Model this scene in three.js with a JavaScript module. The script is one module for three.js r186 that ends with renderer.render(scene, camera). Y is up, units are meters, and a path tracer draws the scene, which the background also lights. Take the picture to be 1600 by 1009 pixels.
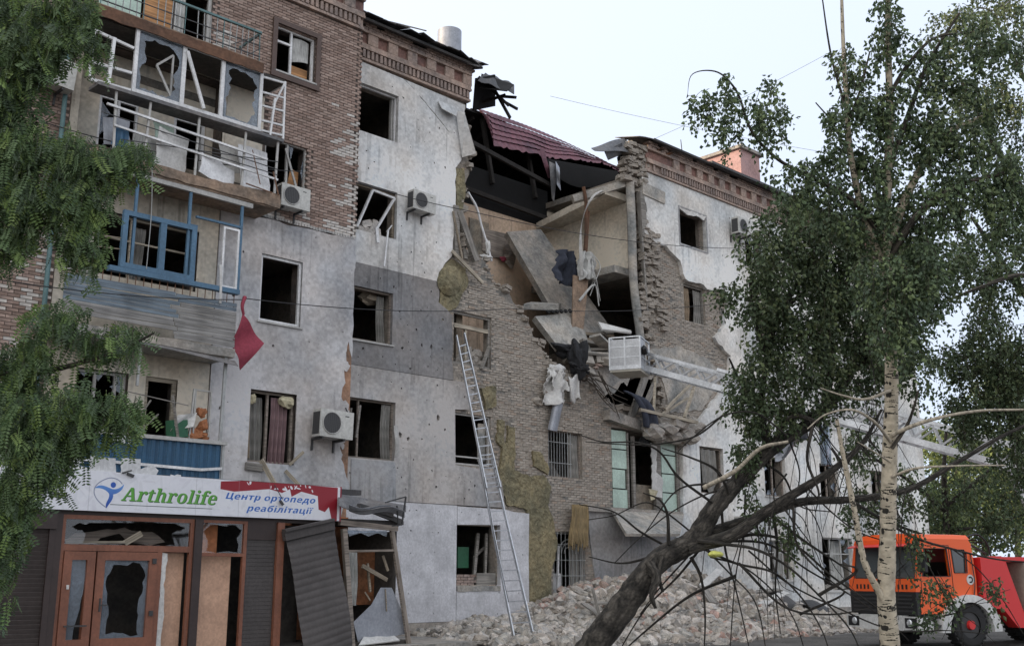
import * as THREE from 'three';
import { mergeGeometries } from 'three/addons/utils/BufferGeometryUtils.js';

// ---------------------------------------------------------------- camera, sky, sun, exposure
// World: x runs along the facades, y is up, z points from the facades to the street.
const scene = new THREE.Scene();
const camera = new THREE.PerspectiveCamera(32.88, 1600 / 1009, 0.1, 1500);
const YAW = THREE.MathUtils.degToRad(44), PITCH = THREE.MathUtils.degToRad(13.05);
const EYE = new THREE.Vector3(0, 1.65, 24);
const FWD = new THREE.Vector3(Math.sin(YAW) * Math.cos(PITCH), Math.sin(PITCH), -Math.cos(YAW) * Math.cos(PITCH));
camera.position.copy(EYE);
camera.lookAt(EYE.clone().add(FWD));

const SUN = new THREE.Vector3(-0.86, 0.27, -0.52).normalize();     // low, behind and left of the buildings
{
  const W = 512, H = 256, d = new Float32Array(W * H * 4), v = new THREE.Vector3();
  for (let j = 0; j < H; j++) for (let i = 0; i < W; i++) {
    const el = ((j + 0.5) / H - 0.5) * Math.PI, az = ((i + 0.5) / W - 0.5) * 2 * Math.PI;
    v.set(Math.cos(el) * Math.cos(az), Math.sin(el), Math.cos(el) * Math.sin(az));
    const c = Math.max(0, v.dot(SUN)), a = 0.966 * v.x - 0.259 * v.z;   // bluer away from the sun, and brightened behind the camera to light the facades
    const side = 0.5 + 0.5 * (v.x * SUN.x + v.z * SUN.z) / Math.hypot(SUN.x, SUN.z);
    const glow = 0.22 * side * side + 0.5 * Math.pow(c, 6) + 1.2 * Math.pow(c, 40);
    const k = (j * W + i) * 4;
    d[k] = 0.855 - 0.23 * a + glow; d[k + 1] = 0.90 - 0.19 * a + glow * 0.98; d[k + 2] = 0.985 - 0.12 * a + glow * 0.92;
    if (v.y < 0) { const g = Math.exp(v.y * 9); for (let q = 0; q < 3; q++) d[k + q] = d[k + q] * g + 0.24 * (1 - g); }
    d[k + 3] = 1;
  }
  const sky = new THREE.DataTexture(d, W, H, THREE.RGBAFormat, THREE.FloatType);
  sky.mapping = THREE.EquirectangularReflectionMapping; sky.magFilter = THREE.LinearFilter; sky.minFilter = THREE.LinearFilter;
  sky.wrapS = THREE.RepeatWrapping; sky.needsUpdate = true;
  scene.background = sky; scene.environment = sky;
}
const sun = new THREE.DirectionalLight(0xffe2bd, 3.2);
sun.name = 'sun'; sun.position.copy(SUN).multiplyScalar(120).add(new THREE.Vector3(22, 8, 0)); sun.target.position.set(22, 8, 0);
sun.castShadow = true; sun.shadow.mapSize.set(4096, 4096); sun.shadow.radius = 1.5;
Object.assign(sun.shadow.camera, { left: -70, right: 70, top: 60, bottom: -60, near: 1, far: 320 });
scene.add(sun, sun.target);

const renderer = new THREE.WebGLRenderer({ antialias: true });
renderer.setSize(1024, 645);
renderer.toneMapping = THREE.LinearToneMapping;
renderer.toneMappingExposure = 1.3;
renderer.shadowMap.enabled = true;
renderer.shadowMap.type = THREE.PCFSoftShadowMap;

// ---------------------------------------------------------------- helpers
function rng(s) { let a = s >>> 0; return () => { a = (a + 0x6D2B79F5) | 0; let t = Math.imul(a ^ (a >>> 15), 1 | a); t = (t + Math.imul(t ^ (t >>> 7), 61 | t)) ^ t; return ((t ^ (t >>> 14)) >>> 0) / 4294967296; }; }
const V = (x, y, z) => new THREE.Vector3(x, y, z);
const lerp = (a, b, t) => a + (b - a) * t;
const clamp = (x, a, b) => Math.min(b, Math.max(a, x));
// survey of the site: a sighting (measured in the 1600 x 1009 photograph) met with a real plane or distance
const RIGHT = V(Math.cos(YAW), 0, Math.sin(YAW)), UPV = RIGHT.clone().cross(FWD);
function sight(px, py) { return FWD.clone().addScaledVector(RIGHT, (px - 800) / 1710).addScaledVector(UPV, -(py - 504.5) / 1710); }
function onZ(px, py, z) { const d = sight(px, py); return EYE.clone().addScaledVector(d, (z - EYE.z) / d.z); }
function onY(px, py, y) { const d = sight(px, py); return EYE.clone().addScaledVector(d, (y - EYE.y) / d.y); }
function far(px, py, dist) { return EYE.clone().addScaledVector(sight(px, py), dist); }
const zz = (list, z = 0) => list.map(([a, b]) => { const p = onZ(a, b, z); return [p.x, p.y]; });   // outline on the plane z
// rough(): breaks a polyline into a ragged edge
function rough(pts, amp, step, seed, closed = false) {
  const r = rng(seed), out = [], n = pts.length;
  for (let i = 0; i < (closed ? n : n - 1); i++) {
    const a = pts[i], b = pts[(i + 1) % n], L = Math.hypot(b[0] - a[0], b[1] - a[1]), k = Math.max(1, Math.round(L / step));
    for (let j = 0; j < k; j++) { const t = j / k, q = j ? amp : 0; out.push([lerp(a[0], b[0], t) + (r() - 0.5) * 2 * q, lerp(a[1], b[1], t) + (r() - 0.5) * 2 * q]); }
  }
  if (!closed) out.push(pts[n - 1]);
  return out;
}
function blob(x, y, rx, ry, seed, n = 9, wob = 0.3) { const r = rng(seed), o = []; for (let i = 0; i < n; i++) { const a = i / n * 6.283 + r() * 0.3, k = 1 - wob + r() * wob * 1.6; o.push([x + Math.cos(a) * rx * k, y + Math.sin(a) * ry * k]); } return o; }
// uv in metres from the dominant direction of each face
function metric(g) {
  if (g.index) g = g.toNonIndexed();
  const p = g.attributes.position, uv = new Float32Array(p.count * 2), a = V(), b = V(), c = V(), n = V();
  for (let i = 0; i < p.count; i += 3) {
    a.fromBufferAttribute(p, i); b.fromBufferAttribute(p, i + 1); c.fromBufferAttribute(p, i + 2);
    n.copy(b).sub(a).cross(V().copy(c).sub(a));
    const ax = Math.abs(n.x), ay = Math.abs(n.y), az = Math.abs(n.z), q = [a, b, c];
    for (let k = 0; k < 3; k++) {
      const v = q[k], j = (i + k) * 2;
      if (az >= ax && az >= ay) { uv[j] = v.x; uv[j + 1] = v.y; } else if (ax >= ay) { uv[j] = v.z; uv[j + 1] = v.y; } else { uv[j] = v.x; uv[j + 1] = v.z; }
    }
  }
  g.setAttribute('uv', new THREE.BufferAttribute(uv, 2));
  for (const k of Object.keys(g.attributes)) if (!['position', 'normal', 'uv', 'color'].includes(k)) g.deleteAttribute(k);
  return g;
}
function box(x0, x1, y0, y1, z0, z1) { const g = new THREE.BoxGeometry(x1 - x0, y1 - y0, z1 - z0); g.translate((x0 + x1) / 2, (y0 + y1) / 2, (z0 + z1) / 2); return metric(g); }
function bar(a, b, w, h = w, roll = 0) {          // straight member from a to b
  const d = b.clone().sub(a), L = d.length(), g = new THREE.BoxGeometry(w, h, L);
  const m = new THREE.Matrix4(), up = Math.abs(d.y) / L > 0.98 ? V(0, 0, 1) : V(0, 1, 0);
  const zA = d.normalize(), xA = up.clone().cross(zA).normalize(), yA = zA.clone().cross(xA);
  m.makeBasis(xA, yA, zA);
  g.rotateZ(roll);
  const g2 = metric(g); g2.applyMatrix4(m); g2.translate((a.x + b.x) / 2, (a.y + b.y) / 2, (a.z + b.z) / 2); return g2;
}
function plate(outline, z0, z1, holes = []) {      // upright sheet with openings, between planes z0 and z1
  const s = new THREE.Shape(outline.map(([x, y]) => new THREE.Vector2(x, y)));
  for (const h of holes) s.holes.push(new THREE.Path(h.map(([x, y]) => new THREE.Vector2(x, y))));
  const g = new THREE.ExtrudeGeometry(s, { depth: z1 - z0, bevelEnabled: false, curveSegments: 4 }); g.translate(0, 0, z0); return metric(g);
}
function slab(q, th, dir) {                        // thick quad: four corners and a thickness
  const n = dir || q[1].clone().sub(q[0]).cross(q[3].clone().sub(q[0])).normalize(), o = n.clone().multiplyScalar(-th);
  const t = q, u = q.map((p) => p.clone().add(o)), f = [];
  const quad = (a, b, c, d) => f.push(a, b, c, a, c, d);
  quad(t[0], t[1], t[2], t[3]); quad(u[3], u[2], u[1], u[0]);
  for (let i = 0; i < 4; i++) { const j = (i + 1) % 4; quad(t[j], t[i], u[i], u[j]); }
  const g = new THREE.BufferGeometry().setFromPoints(f); g.computeVertexNormals(); return metric(g);
}
function sheet(fn, nu, nv, th = 0) {               // curved sheet from fn(u, v) in 0..1, optional thickness
  const pos = [], uv = [], idx = [];
  for (let j = 0; j <= nv; j++) for (let i = 0; i <= nu; i++) { const p = fn(i / nu, j / nv); pos.push(p.x, p.y, p.z); }
  for (let j = 0; j < nv; j++) for (let i = 0; i < nu; i++) { const a = j * (nu + 1) + i; idx.push(a, a + 1, a + nu + 2, a, a + nu + 2, a + nu + 1); }
  let g = new THREE.BufferGeometry(); g.setAttribute('position', new THREE.Float32BufferAttribute(pos, 3)); g.setIndex(idx); g.computeVertexNormals();
  if (th) {
    const n = g.attributes.normal, m = pos.length / 3;
    for (let i = 0; i < m; i++) pos.push(pos[i * 3] - n.getX(i) * th, pos[i * 3 + 1] - n.getY(i) * th, pos[i * 3 + 2] - n.getZ(i) * th);
    const k = idx.length; for (let i = 0; i < k; i += 3) idx.push(idx[i] + m, idx[i + 2] + m, idx[i + 1] + m);
    const rim = []; for (let i = 0; i <= nu; i++) rim.push(i); for (let j = 1; j <= nv; j++) rim.push(j * (nu + 1) + nu); for (let i = nu - 1; i >= 0; i--) rim.push(nv * (nu + 1) + i); for (let j = nv - 1; j > 0; j--) rim.push(j * (nu + 1));
    for (let i = 0; i < rim.length; i++) { const a = rim[i], b = rim[(i + 1) % rim.length]; idx.push(b, a, a + m, b, a + m, b + m); }
    g = new THREE.BufferGeometry(); g.setAttribute('position', new THREE.Float32BufferAttribute(pos, 3)); g.setIndex(idx); g.computeVertexNormals();
  }
  return metric(g);
}
function tube(pts, r0, r1, seg = 6, steps = 0, wob = 0, seed = 1) {   // tapered limb along a smooth path
  const path = pts.length > 2 ? new THREE.CatmullRomCurve3(pts, false, 'centripetal') : new THREE.LineCurve3(pts[0], pts[1]);
  const n = steps || Math.max(2, (pts.length - 1) * 4), P = path.getPoints(n), r = rng(seed);
  const pos = [], nor = [], uv = [], idx = []; let len = 0, T = V(), N = V(), B = V(), prev = null;
  for (let i = 0; i <= n; i++) {
    T.copy(P[Math.min(n, i + 1)]).sub(P[Math.max(0, i - 1)]).normalize();
    if (!prev) N.copy(Math.abs(T.y) > 0.9 ? V(1, 0, 0) : V(0, 1, 0)); else N.copy(prev);
    N.addScaledVector(T, -N.dot(T)).normalize(); prev = N.clone(); B.copy(T).cross(N);
    if (i) len += P[i].distanceTo(P[i - 1]);
    const rad = lerp(r0, r1, i / n) * (1 + (r() - 0.5) * wob);
    for (let k = 0; k <= seg; k++) {
      const a = k / seg * 6.28319, w = wob ? 1 + wob * 0.5 * Math.sin(a * 3 + seed + i * 0.3) : 1, cx = Math.cos(a), sy = Math.sin(a);
      const nx = N.x * cx + B.x * sy, ny = N.y * cx + B.y * sy, nz = N.z * cx + B.z * sy;
      pos.push(P[i].x + nx * rad * w, P[i].y + ny * rad * w, P[i].z + nz * rad * w); nor.push(nx, ny, nz); uv.push(k / seg, len);
    }
  }
  for (let i = 0; i < n; i++) for (let k = 0; k < seg; k++) { const a = i * (seg + 1) + k, b = a + seg + 1; idx.push(a, a + 1, b, b, a + 1, b + 1); }
  const g = new THREE.BufferGeometry(); g.setAttribute('position', new THREE.Float32BufferAttribute(pos, 3)); g.setAttribute('normal', new THREE.Float32BufferAttribute(nor, 3)); g.setAttribute('uv', new THREE.Float32BufferAttribute(uv, 2)); g.setIndex(idx);
  return g.toNonIndexed();
}
function chunk(seed, sx = 1, sy = 1, sz = 1, kind = 0) {               // broken lump: 0 stone, 1 brick-like
  const r = rng(seed); let g = kind ? new THREE.BoxGeometry(1, 1, 1, 2, 2, 2) : new THREE.IcosahedronGeometry(0.6, 1);
  const p = g.attributes.position, seen = new Map();
  for (let i = 0; i < p.count; i++) {
    const key = p.getX(i).toFixed(3) + p.getY(i).toFixed(3) + p.getZ(i).toFixed(3);
    if (!seen.has(key)) { const k = kind ? 0.12 : 0.3; seen.set(key, [(r() - 0.5) * k, (r() - 0.5) * k, (r() - 0.5) * k]); }
    const o = seen.get(key); p.setXYZ(i, (p.getX(i) + o[0]) * sx, (p.getY(i) + o[1]) * sy, (p.getZ(i) + o[2]) * sz);
  }
  g = metric(g); g.computeVertexNormals(); return g;
}
function lump(seed, sx, sy, sz, amp = 0.35, rag = 0) {                 // soft irregular mass
  let g = new THREE.IcosahedronGeometry(0.5, 5); const p = g.attributes.position, v = V();
  for (let i = 0; i < p.count; i++) { v.fromBufferAttribute(p, i); const a = fbm(v.x * 0.5 + v.z * 0.31 + 0.5, v.y * 0.5 + v.z * 0.23 + 0.5, 5, 5, seed, 4), k = 1 + (a - 0.5) * amp * 4; v.multiplyScalar(k); if (rag) v.y -= rag * Math.max(0, fbm(v.x + 0.5, v.z + 0.5, 7, 7, seed + 9, 2) - 0.5); p.setXYZ(i, v.x * sx, v.y * sy, v.z * sz); }
  g.computeVertexNormals(); g = metric(g); return g;
}
function rag(px, py, z, w, h, seed, folds = 3) {                        // crumpled cloth hanging from a point sighted at (px, py)
  const c = onZ(px, py, z), r = rng(seed), f = r() * 6; return sheet((u, v) => { const k = 0.45 + 0.55 * Math.sin(Math.min(1, v * 1.5) * 1.57), e = fbm(u * 0.5 + 0.1, v * 0.5, 6, 6, seed, 4) - 0.5; return V(c.x + (u - 0.5) * w * k + e * 0.3 * w, c.y - v * h * (0.8 + 0.4 * fbm(u, 0.3, 6, 6, seed + 3, 3)), c.z + Math.sin(u * folds * 6.28 + f + v * 2) * 0.12 * w + e * 0.4 * w); }, 28, 22, 0.02);
}
const used = new Map();
function numbered(name) { const k = used.get(name) || 0; used.set(name, k + 1); return k ? name + '_' + String(k).padStart(3, '0') : name; }
function thing(name, label, category, base = [0, 0, 0], group) {
  const o = new THREE.Group(); o.name = numbered(name); o.position.set(...base); o.userData = { label, category, kind: 'thing' }; if (group) o.userData.group = group;
  scene.add(o); return o;
}
function part(name, geo, mat, parent, local = false) {                 // geometry is given in world metres and moved into its thing
  let g = Array.isArray(geo) ? (geo.length > 1 ? mergeGeometries(geo.map((q) => (q.index ? q.toNonIndexed() : q))) : geo[0]) : geo;
  let top = parent; while (top && top.parent && top.parent !== scene) top = top.parent;
  if (top && !local) { g = g.clone(); g.translate(-top.position.x, -top.position.y, -top.position.z); }
  const m = new THREE.Mesh(g, mat); m.name = name; m.castShadow = m.receiveShadow = true; (parent || scene).add(m); return m;
}
function stuff(o) { o.userData.kind = 'stuff'; return o; }
function lone(name, label, category, geo, mat, group) {                // a thing of a single mesh, its origin at its base
  let g = Array.isArray(geo) ? mergeGeometries(geo.map((q) => (q.index ? q.toNonIndexed() : q))) : geo;
  g.computeBoundingBox(); const b = g.boundingBox, c = V((b.min.x + b.max.x) / 2, b.min.y, (b.min.z + b.max.z) / 2); g = g.clone(); g.translate(-c.x, -c.y, -c.z);
  const m = new THREE.Mesh(g, mat); m.position.copy(c); m.name = numbered(name); m.userData = { label, category, kind: 'thing' }; if (group) m.userData.group = group;
  m.castShadow = m.receiveShadow = true; scene.add(m); return m;
}
function setting(name, geo, mat) { const m = new THREE.Mesh(geo, mat); m.name = name; m.userData.kind = 'structure'; m.castShadow = m.receiveShadow = true; scene.add(m); return m; }
// a window leaf or any other four-sided frame, given by two corners on a plane; members are joined mitre-free
function frameG(x0, x1, y0, y1, z0, z1, w) { return [box(x0, x0 + w, y0, y1, z0, z1), box(x1 - w, x1, y0, y1, z0, z1), box(x0 + w, x1 - w, y0, y0 + w, z0, z1), box(x0 + w, x1 - w, y1 - w, y1, z0, z1)]; }
function turn(geos, pivot, ax, ay, az) { const m = new THREE.Matrix4().makeRotationFromEuler(new THREE.Euler(ax, ay, az)); return geos.map((g) => { g.translate(-pivot.x, -pivot.y, -pivot.z); g.applyMatrix4(m); g.translate(pivot.x, pivot.y, pivot.z); return g; }); }
// ---------------------------------------------------------------- surfaces (grain, stains, print)
const hash = (x, y, s) => { let h = Math.imul(x | 0, 374761393) ^ Math.imul(y | 0, 668265263) ^ Math.imul(s | 0, 2147483647 & 1274126177); h = Math.imul(h ^ (h >>> 13), 1274126177); return ((h ^ (h >>> 16)) >>> 0) / 4294967296; };
function vn(x, y, p, q, s) {                       // periodic value noise
  const xi = Math.floor(x), yi = Math.floor(y); let fx = x - xi, fy = y - yi; fx = fx * fx * (3 - 2 * fx); fy = fy * fy * (3 - 2 * fy);
  const w = (a, m) => ((a % m) + m) % m, x0 = w(xi, p), x1 = w(xi + 1, p), y0 = w(yi, q), y1 = w(yi + 1, q);
  return lerp(lerp(hash(x0, y0, s), hash(x1, y0, s), fx), lerp(hash(x0, y1, s), hash(x1, y1, s), fx), fy);
}
function fbm(u, v, p, q, s, oct = 4) { let a = 0, k = 0.5, n = 0; for (let o = 0; o < oct; o++) { a += k * vn(u * p, v * q, p, q, s + o); n += k; k *= 0.5; p *= 2; q *= 2; } return a / n; }
function texture(n, metres, fn, srgb = true, metresV = metres) {   // fn(u, v) gives r, g, b in 0..1 (display values)
  const d = new Uint8Array(n * n * 4);
  for (let j = 0; j < n; j++) for (let i = 0; i < n; i++) { const c = fn(i / n, j / n), k = (j * n + i) * 4; for (let q = 0; q < 3; q++) d[k + q] = clamp((c.length ? c[q] : c) * 255, 0, 255); d[k + 3] = 255; }
  const t = new THREE.DataTexture(d, n, n); t.wrapS = t.wrapT = THREE.RepeatWrapping; t.magFilter = THREE.LinearFilter; t.minFilter = THREE.LinearMipmapLinearFilter; t.generateMipmaps = true;
  if (srgb) t.colorSpace = THREE.SRGBColorSpace; t.repeat.set(1 / metres, 1 / metresV); t.needsUpdate = true; return t;
}
const sst = (a, b, x) => { const t = clamp((x - a) / (b - a), 0, 1); return t * t * (3 - 2 * t); };
const T = {};
T.plaster = texture(1024, 7.3, (u, v) => {         // weathered render: patches, fine grain, run-down dirt, specks
  const big = fbm(u, v, 5, 5, 3, 4), fine = fbm(u, v, 90, 90, 9, 3), run = fbm(u, v, 70, 3, 21, 4), speck = vn(u * 200, v * 200, 200, 200, 5);
  let k = 0.90 + (big - 0.5) * 0.40 + (fine - 0.5) * 0.22 - sst(0.58, 0.74, run) * 0.11 * sst(0.42, 0.62, fbm(u, v, 4, 6, 33, 3)) - (speck > 0.965 ? 0.22 : 0);
  const w = (fbm(u, v, 7, 7, 40, 3) - 0.5) * 0.06; return [k + w, k, k - w];
});
T.grime = texture(1024, 3.1, (u, v) => {           // dusty, blotched masonry
  const a = fbm(u, v, 6, 6, 60, 5), b = fbm(u, v, 60, 60, 66, 3), c = fbm(u, v, 24, 24, 71, 3);
  const k = 0.82 + (a - 0.5) * 0.36 + (b - 0.5) * 0.26 + (c - 0.5) * 0.2, w = (a - 0.5) * 0.08; return [k + w, k, k - w];
});
T.bump = texture(512, 1.3, (u, v) => fbm(u, v, 16, 16, 80, 5), false);
T.coarse = texture(512, 0.9, (u, v) => { const f = fbm(u, v, 9, 9, 85, 5); return sst(0.25, 0.75, f); }, false);
T.wood = texture(512, 1.7, (u, v) => { const g = fbm(u, v, 3, 70, 90, 4), s = fbm(u, v, 5, 5, 95, 3); return 0.85 + (g - 0.5) * 0.5 + (s - 0.5) * 0.25; });
T.cloth = texture(512, 0.8, (u, v) => { const g = fbm(u, v, 60, 4, 100, 3), w = Math.sin(u * 640) * Math.sin(v * 640) * 0.05, s = fbm(u, v, 5, 5, 105, 4); return 0.85 + (g - 0.5) * 0.3 + w + (s - 0.5) * 0.3; });
T.dust = texture(512, 1.9, (u, v) => { const a = fbm(u, v, 4, 4, 110, 5), b = fbm(u, v, 50, 50, 115, 3), r = fbm(u, v, 40, 2, 118, 3); return 0.88 + (a - 0.5) * 0.28 + (b - 0.5) * 0.16 - sst(0.6, 0.8, r) * 0.03; });
T.birch = (() => {                                  // white bark with black lenticels and rough black plates
  const n = 1024, r = rng(7), d = new Float32Array(n * n).fill(1), q = (x, y) => ((y % n + n) % n) * n + ((x % n + n) % n);
  for (let i = 0; i < 95; i++) { const x = r() * n, y = r() * n, w = 12 + r() * r() * 190, h = 1.2 + r() * 5.5, s = r() * 9; for (let a = -w; a < w; a++) { const hh = h * (1 - (a / w) ** 2) + Math.sin(a * 0.11 + s) * 1.2; for (let b = -hh; b < hh; b++) d[q(Math.floor(x + a), Math.floor(y + b + Math.sin(a * 0.02 + s) * 4))] *= 0.12; } }
  for (let i = 0; i < 24; i++) { const x = r() * n, y = r() * n, w = 50 + r() * 120, h = 8 + r() * 26; for (let a = -w; a < w; a++) for (let b = -h; b < h; b++) { const e = (a / w) ** 2 + (b / h) ** 2 + (fbm((x + a) / n, (y + b) / n, 22, 22, 130, 3) - 0.5) * 2.4; if (e < 0.62) d[q(Math.floor(x + a), Math.floor(y + b))] *= 0.1; } }
  return texture(n, 1, (u, v) => { const m = d[Math.floor(v * n) * n + Math.floor(u * n)], g = 0.80 + (fbm(u, v, 10, 26, 140, 4) - 0.5) * 0.34; const k = m < 0.5 ? 0.20 + (fbm(u, v, 40, 40, 150, 2) - 0.5) * 0.2 : g; return [k, k * 0.965, k * 0.90]; }, true, 1.5);
})();
T.bark = texture(512, 1, (u, v) => { const a = fbm(u, v, 14, 5, 160, 4), b = fbm(u, v, 40, 24, 165, 3); const k = 0.66 + (a - 0.5) * 1.0 + (b - 0.5) * 0.4; return [k, k * 0.985, k * 0.95]; }, true, 0.8);
T.barkB = texture(512, 1, (u, v) => sst(0.3, 0.7, fbm(u, v, 16, 5, 160, 4)), false, 0.8);
T.asphalt = texture(512, 2.3, (u, v) => { const a = fbm(u, v, 80, 80, 170, 3), b = fbm(u, v, 5, 5, 175, 4); return 0.75 + (a - 0.5) * 0.6 + (b - 0.5) * 0.4; });

function M(rgb, roughness = 0.9, o = {}) {           // rgb linear base colour
  const m = new THREE.MeshPhysicalMaterial({ roughness, side: THREE.DoubleSide, ...o }); m.color.setRGB(...rgb); return m;
}
const bm = (k) => ({ bumpMap: T.bump, bumpScale: k });
const m = {
  // renders and boards
  white: M([0.76, 0.75, 0.735], 0.92, { map: T.plaster, ...bm(0.006) }),
  whiteR: M([0.80, 0.79, 0.765], 0.92, { map: T.plaster, ...bm(0.006) }),
  grey: M([0.30, 0.29, 0.29], 0.92, { map: T.plaster, ...bm(0.006) }),
  midGrey: M([0.50, 0.475, 0.46], 0.92, { map: T.plaster, ...bm(0.006) }),
  leftRender: M([0.60, 0.585, 0.59], 0.92, { map: T.plaster, ...bm(0.006) }),
  board: M([0.72, 0.72, 0.755], 0.75, { map: T.dust }),
  patch: M([0.40, 0.40, 0.41], 0.9, { map: T.plaster, ...bm(0.004) }),
  wool: M([0.31, 0.27, 0.165], 1, { map: T.grime, bumpMap: T.coarse, bumpScale: 0.03 }),
  mortar: M([0.36, 0.325, 0.285], 1, { map: T.grime, ...bm(0.015) }),
  mortarRed: M([0.15, 0.12, 0.105], 1, { map: T.grime, ...bm(0.01) }),
  dustBrick: M([0.42, 0.38, 0.335], 0.97, { map: T.grime, ...bm(0.012) }),
  brickA: M([0.38, 0.28, 0.24], 0.95, { map: T.grime, ...bm(0.008) }),
  brickB: M([0.45, 0.345, 0.30], 0.95, { map: T.grime, ...bm(0.008) }),
  brickC: M([0.31, 0.225, 0.19], 0.95, { map: T.grime, ...bm(0.008) }),
  brickW: M([0.66, 0.63, 0.60], 0.95, { map: T.grime, ...bm(0.008) }),
  brick: M([1, 1, 1], 0.95, { map: T.grime, ...bm(0.01) }),
  maroonPanel: M([0.33, 0.185, 0.155], 0.92, { map: T.grime, ...bm(0.006) }),
  pinkBand: M([0.54, 0.41, 0.345], 0.93, { map: T.grime, ...bm(0.008) }),
  chimney: M([0.46, 0.29, 0.275], 0.9, { map: T.plaster, ...bm(0.008) }),
  concrete: M([0.42, 0.39, 0.355], 0.95, { map: T.grime, ...bm(0.012) }),
  concreteL: M([0.50, 0.475, 0.435], 0.95, { map: T.grime, ...bm(0.01) }),
  rustRed: M([0.42, 0.25, 0.165], 0.95, { map: T.grime, ...bm(0.008) }),
  slabEdge: M([0.37, 0.27, 0.20], 0.95, { map: T.grime, ...bm(0.012) }),
  // interiors
  peach: M([0.66, 0.50, 0.375], 0.92, { map: T.plaster }),
  beige: M([0.55, 0.48, 0.37], 0.92, { map: T.plaster }),
  beigeD: M([0.34, 0.29, 0.23], 0.95, { map: T.grime }),
  cream: M([0.68, 0.615, 0.515], 0.92, { map: T.plaster }),
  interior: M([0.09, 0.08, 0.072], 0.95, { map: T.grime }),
  interiorW: M([0.26, 0.235, 0.205], 0.95, { map: T.grime }),
  sootShade: M([0.006, 0.006, 0.007], 0.95, { map: T.grime }),  // sooty black, darkened further so the colour carries the attic shade
  charred: M([0.03, 0.026, 0.024], 0.95, { map: T.wood, ...bm(0.01) }),
  // metals, plastics, timber
  pvc: M([0.86, 0.86, 0.87], 0.45, { map: T.dust }),
  pvcD: M([0.55, 0.54, 0.52], 0.6, { map: T.dust }),
  oldFrame: M([0.33, 0.28, 0.24], 0.85, { map: T.wood }),
  brownTrim: M([0.12, 0.075, 0.06], 0.6, { map: T.dust }),
  timber: M([0.36, 0.30, 0.23], 0.9, { map: T.wood, ...bm(0.004) }),
  timberPale: M([0.50, 0.44, 0.35], 0.9, { map: T.wood, ...bm(0.004) }),
  greyTimber: M([0.30, 0.28, 0.255], 0.95, { map: T.wood, ...bm(0.006) }),
  ply: M([0.58, 0.30, 0.13], 0.8, { map: T.wood }),
  blueFrame: M([0.10, 0.20, 0.31], 0.7, { map: T.dust }),
  blueSheet: M([0.026, 0.105, 0.205], 0.5, { map: T.dust }),
  blueSlat: M([0.20, 0.25, 0.30], 0.85, { map: T.wood, ...bm(0.004) }),
  greySlat: M([0.31, 0.30, 0.29], 0.9, { map: T.wood, ...bm(0.004) }),
  tealRail: M([0.13, 0.24, 0.25], 0.6, { map: T.dust }),
  paleRail: M([0.42, 0.43, 0.43], 0.6, { map: T.dust }),
  steel: M([0.47, 0.48, 0.50], 0.42, { metalness: 0.75, map: T.dust }),
  alu: M([0.62, 0.64, 0.67], 0.4, { metalness: 0.7, map: T.dust }),
  darkSteel: M([0.06, 0.06, 0.062], 0.6, { metalness: 0.4 }),
  rust: M([0.20, 0.105, 0.065], 0.9, { map: T.grime }),
  roofDark: M([0.075, 0.072, 0.073], 0.7, { map: T.grime }),
  roofGrey: M([0.22, 0.215, 0.22], 0.7, { map: T.grime, metalness: 0.2 }),
  maroonTile: M([0.20, 0.085, 0.115], 0.7, { map: T.grime }),
  zinc: M([0.42, 0.44, 0.49], 0.5, { map: T.dust, metalness: 0.3 }),
  acWhite: M([0.66, 0.655, 0.62], 0.5, { map: T.dust }),
  acGrille: M([0.05, 0.05, 0.052], 0.6),
  cable: M([0.02, 0.02, 0.022], 0.7),
  // glass, cloth
  glass: M([0.95, 0.96, 0.97], 0.03, { transmission: 1, thickness: 0, ior: 1.5 }),
  dirtyGlass: M([0.70, 0.78, 0.88], 0.12, { transmission: 0.82, thickness: 0, ior: 1.5, map: T.dust }),
  mint: M([0.56, 0.72, 0.62], 0.35, { map: T.dust }),
  curtain: M([0.30, 0.195, 0.205], 0.95, { map: T.cloth }),
  curtainG: M([0.30, 0.29, 0.27], 0.95, { map: T.cloth }),
  curtainB: M([0.36, 0.28, 0.20], 0.95, { map: T.cloth }),
  net: M([0.62, 0.62, 0.60], 0.95, { map: T.cloth }),
  redCloth: M([0.31, 0.045, 0.075], 0.9, { map: T.dust }),
  straw: M([0.33, 0.245, 0.13], 1, { map: T.cloth }),
  darkCloth: M([0.025, 0.026, 0.03], 0.95, { map: T.cloth }),
  denim: M([0.05, 0.058, 0.085], 0.95, { map: T.cloth }),
  greenBox: M([0.03, 0.15, 0.075], 0.6, { map: T.dust }),
  paper: M([0.72, 0.71, 0.69], 0.9, { map: T.dust }),
  foam: M([0.62, 0.57, 0.40], 0.95, { map: T.grime }),
  // shop
  shopBrown: M([0.27, 0.105, 0.062], 0.5, { map: T.dust }),
  shopDark: M([0.05, 0.033, 0.03], 0.55, { map: T.dust }),
  shutter: M([0.082, 0.066, 0.062], 0.6, { map: T.dust }),
  shutterG: M([0.085, 0.074, 0.072], 0.65, { map: T.dust }),
  shopPeach: M([0.68, 0.42, 0.29], 0.75, { map: T.dust }),
  orange: M([0.50, 0.20, 0.09], 0.85, { map: T.grime }),
  signFace: M([0.74, 0.745, 0.76], 0.45, { map: T.dust }),
};
m.bark = M([0.19, 0.17, 0.15], 0.95, { map: T.bark, bumpMap: T.barkB, bumpScale: 0.02 });
m.barkDark = M([0.115, 0.105, 0.097], 0.95, { map: T.bark, bumpMap: T.barkB, bumpScale: 0.02 });
m.twig = M([0.075, 0.062, 0.05], 0.95);
m.birchBark = M([0.74, 0.70, 0.63], 0.85, { map: T.birch });
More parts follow.
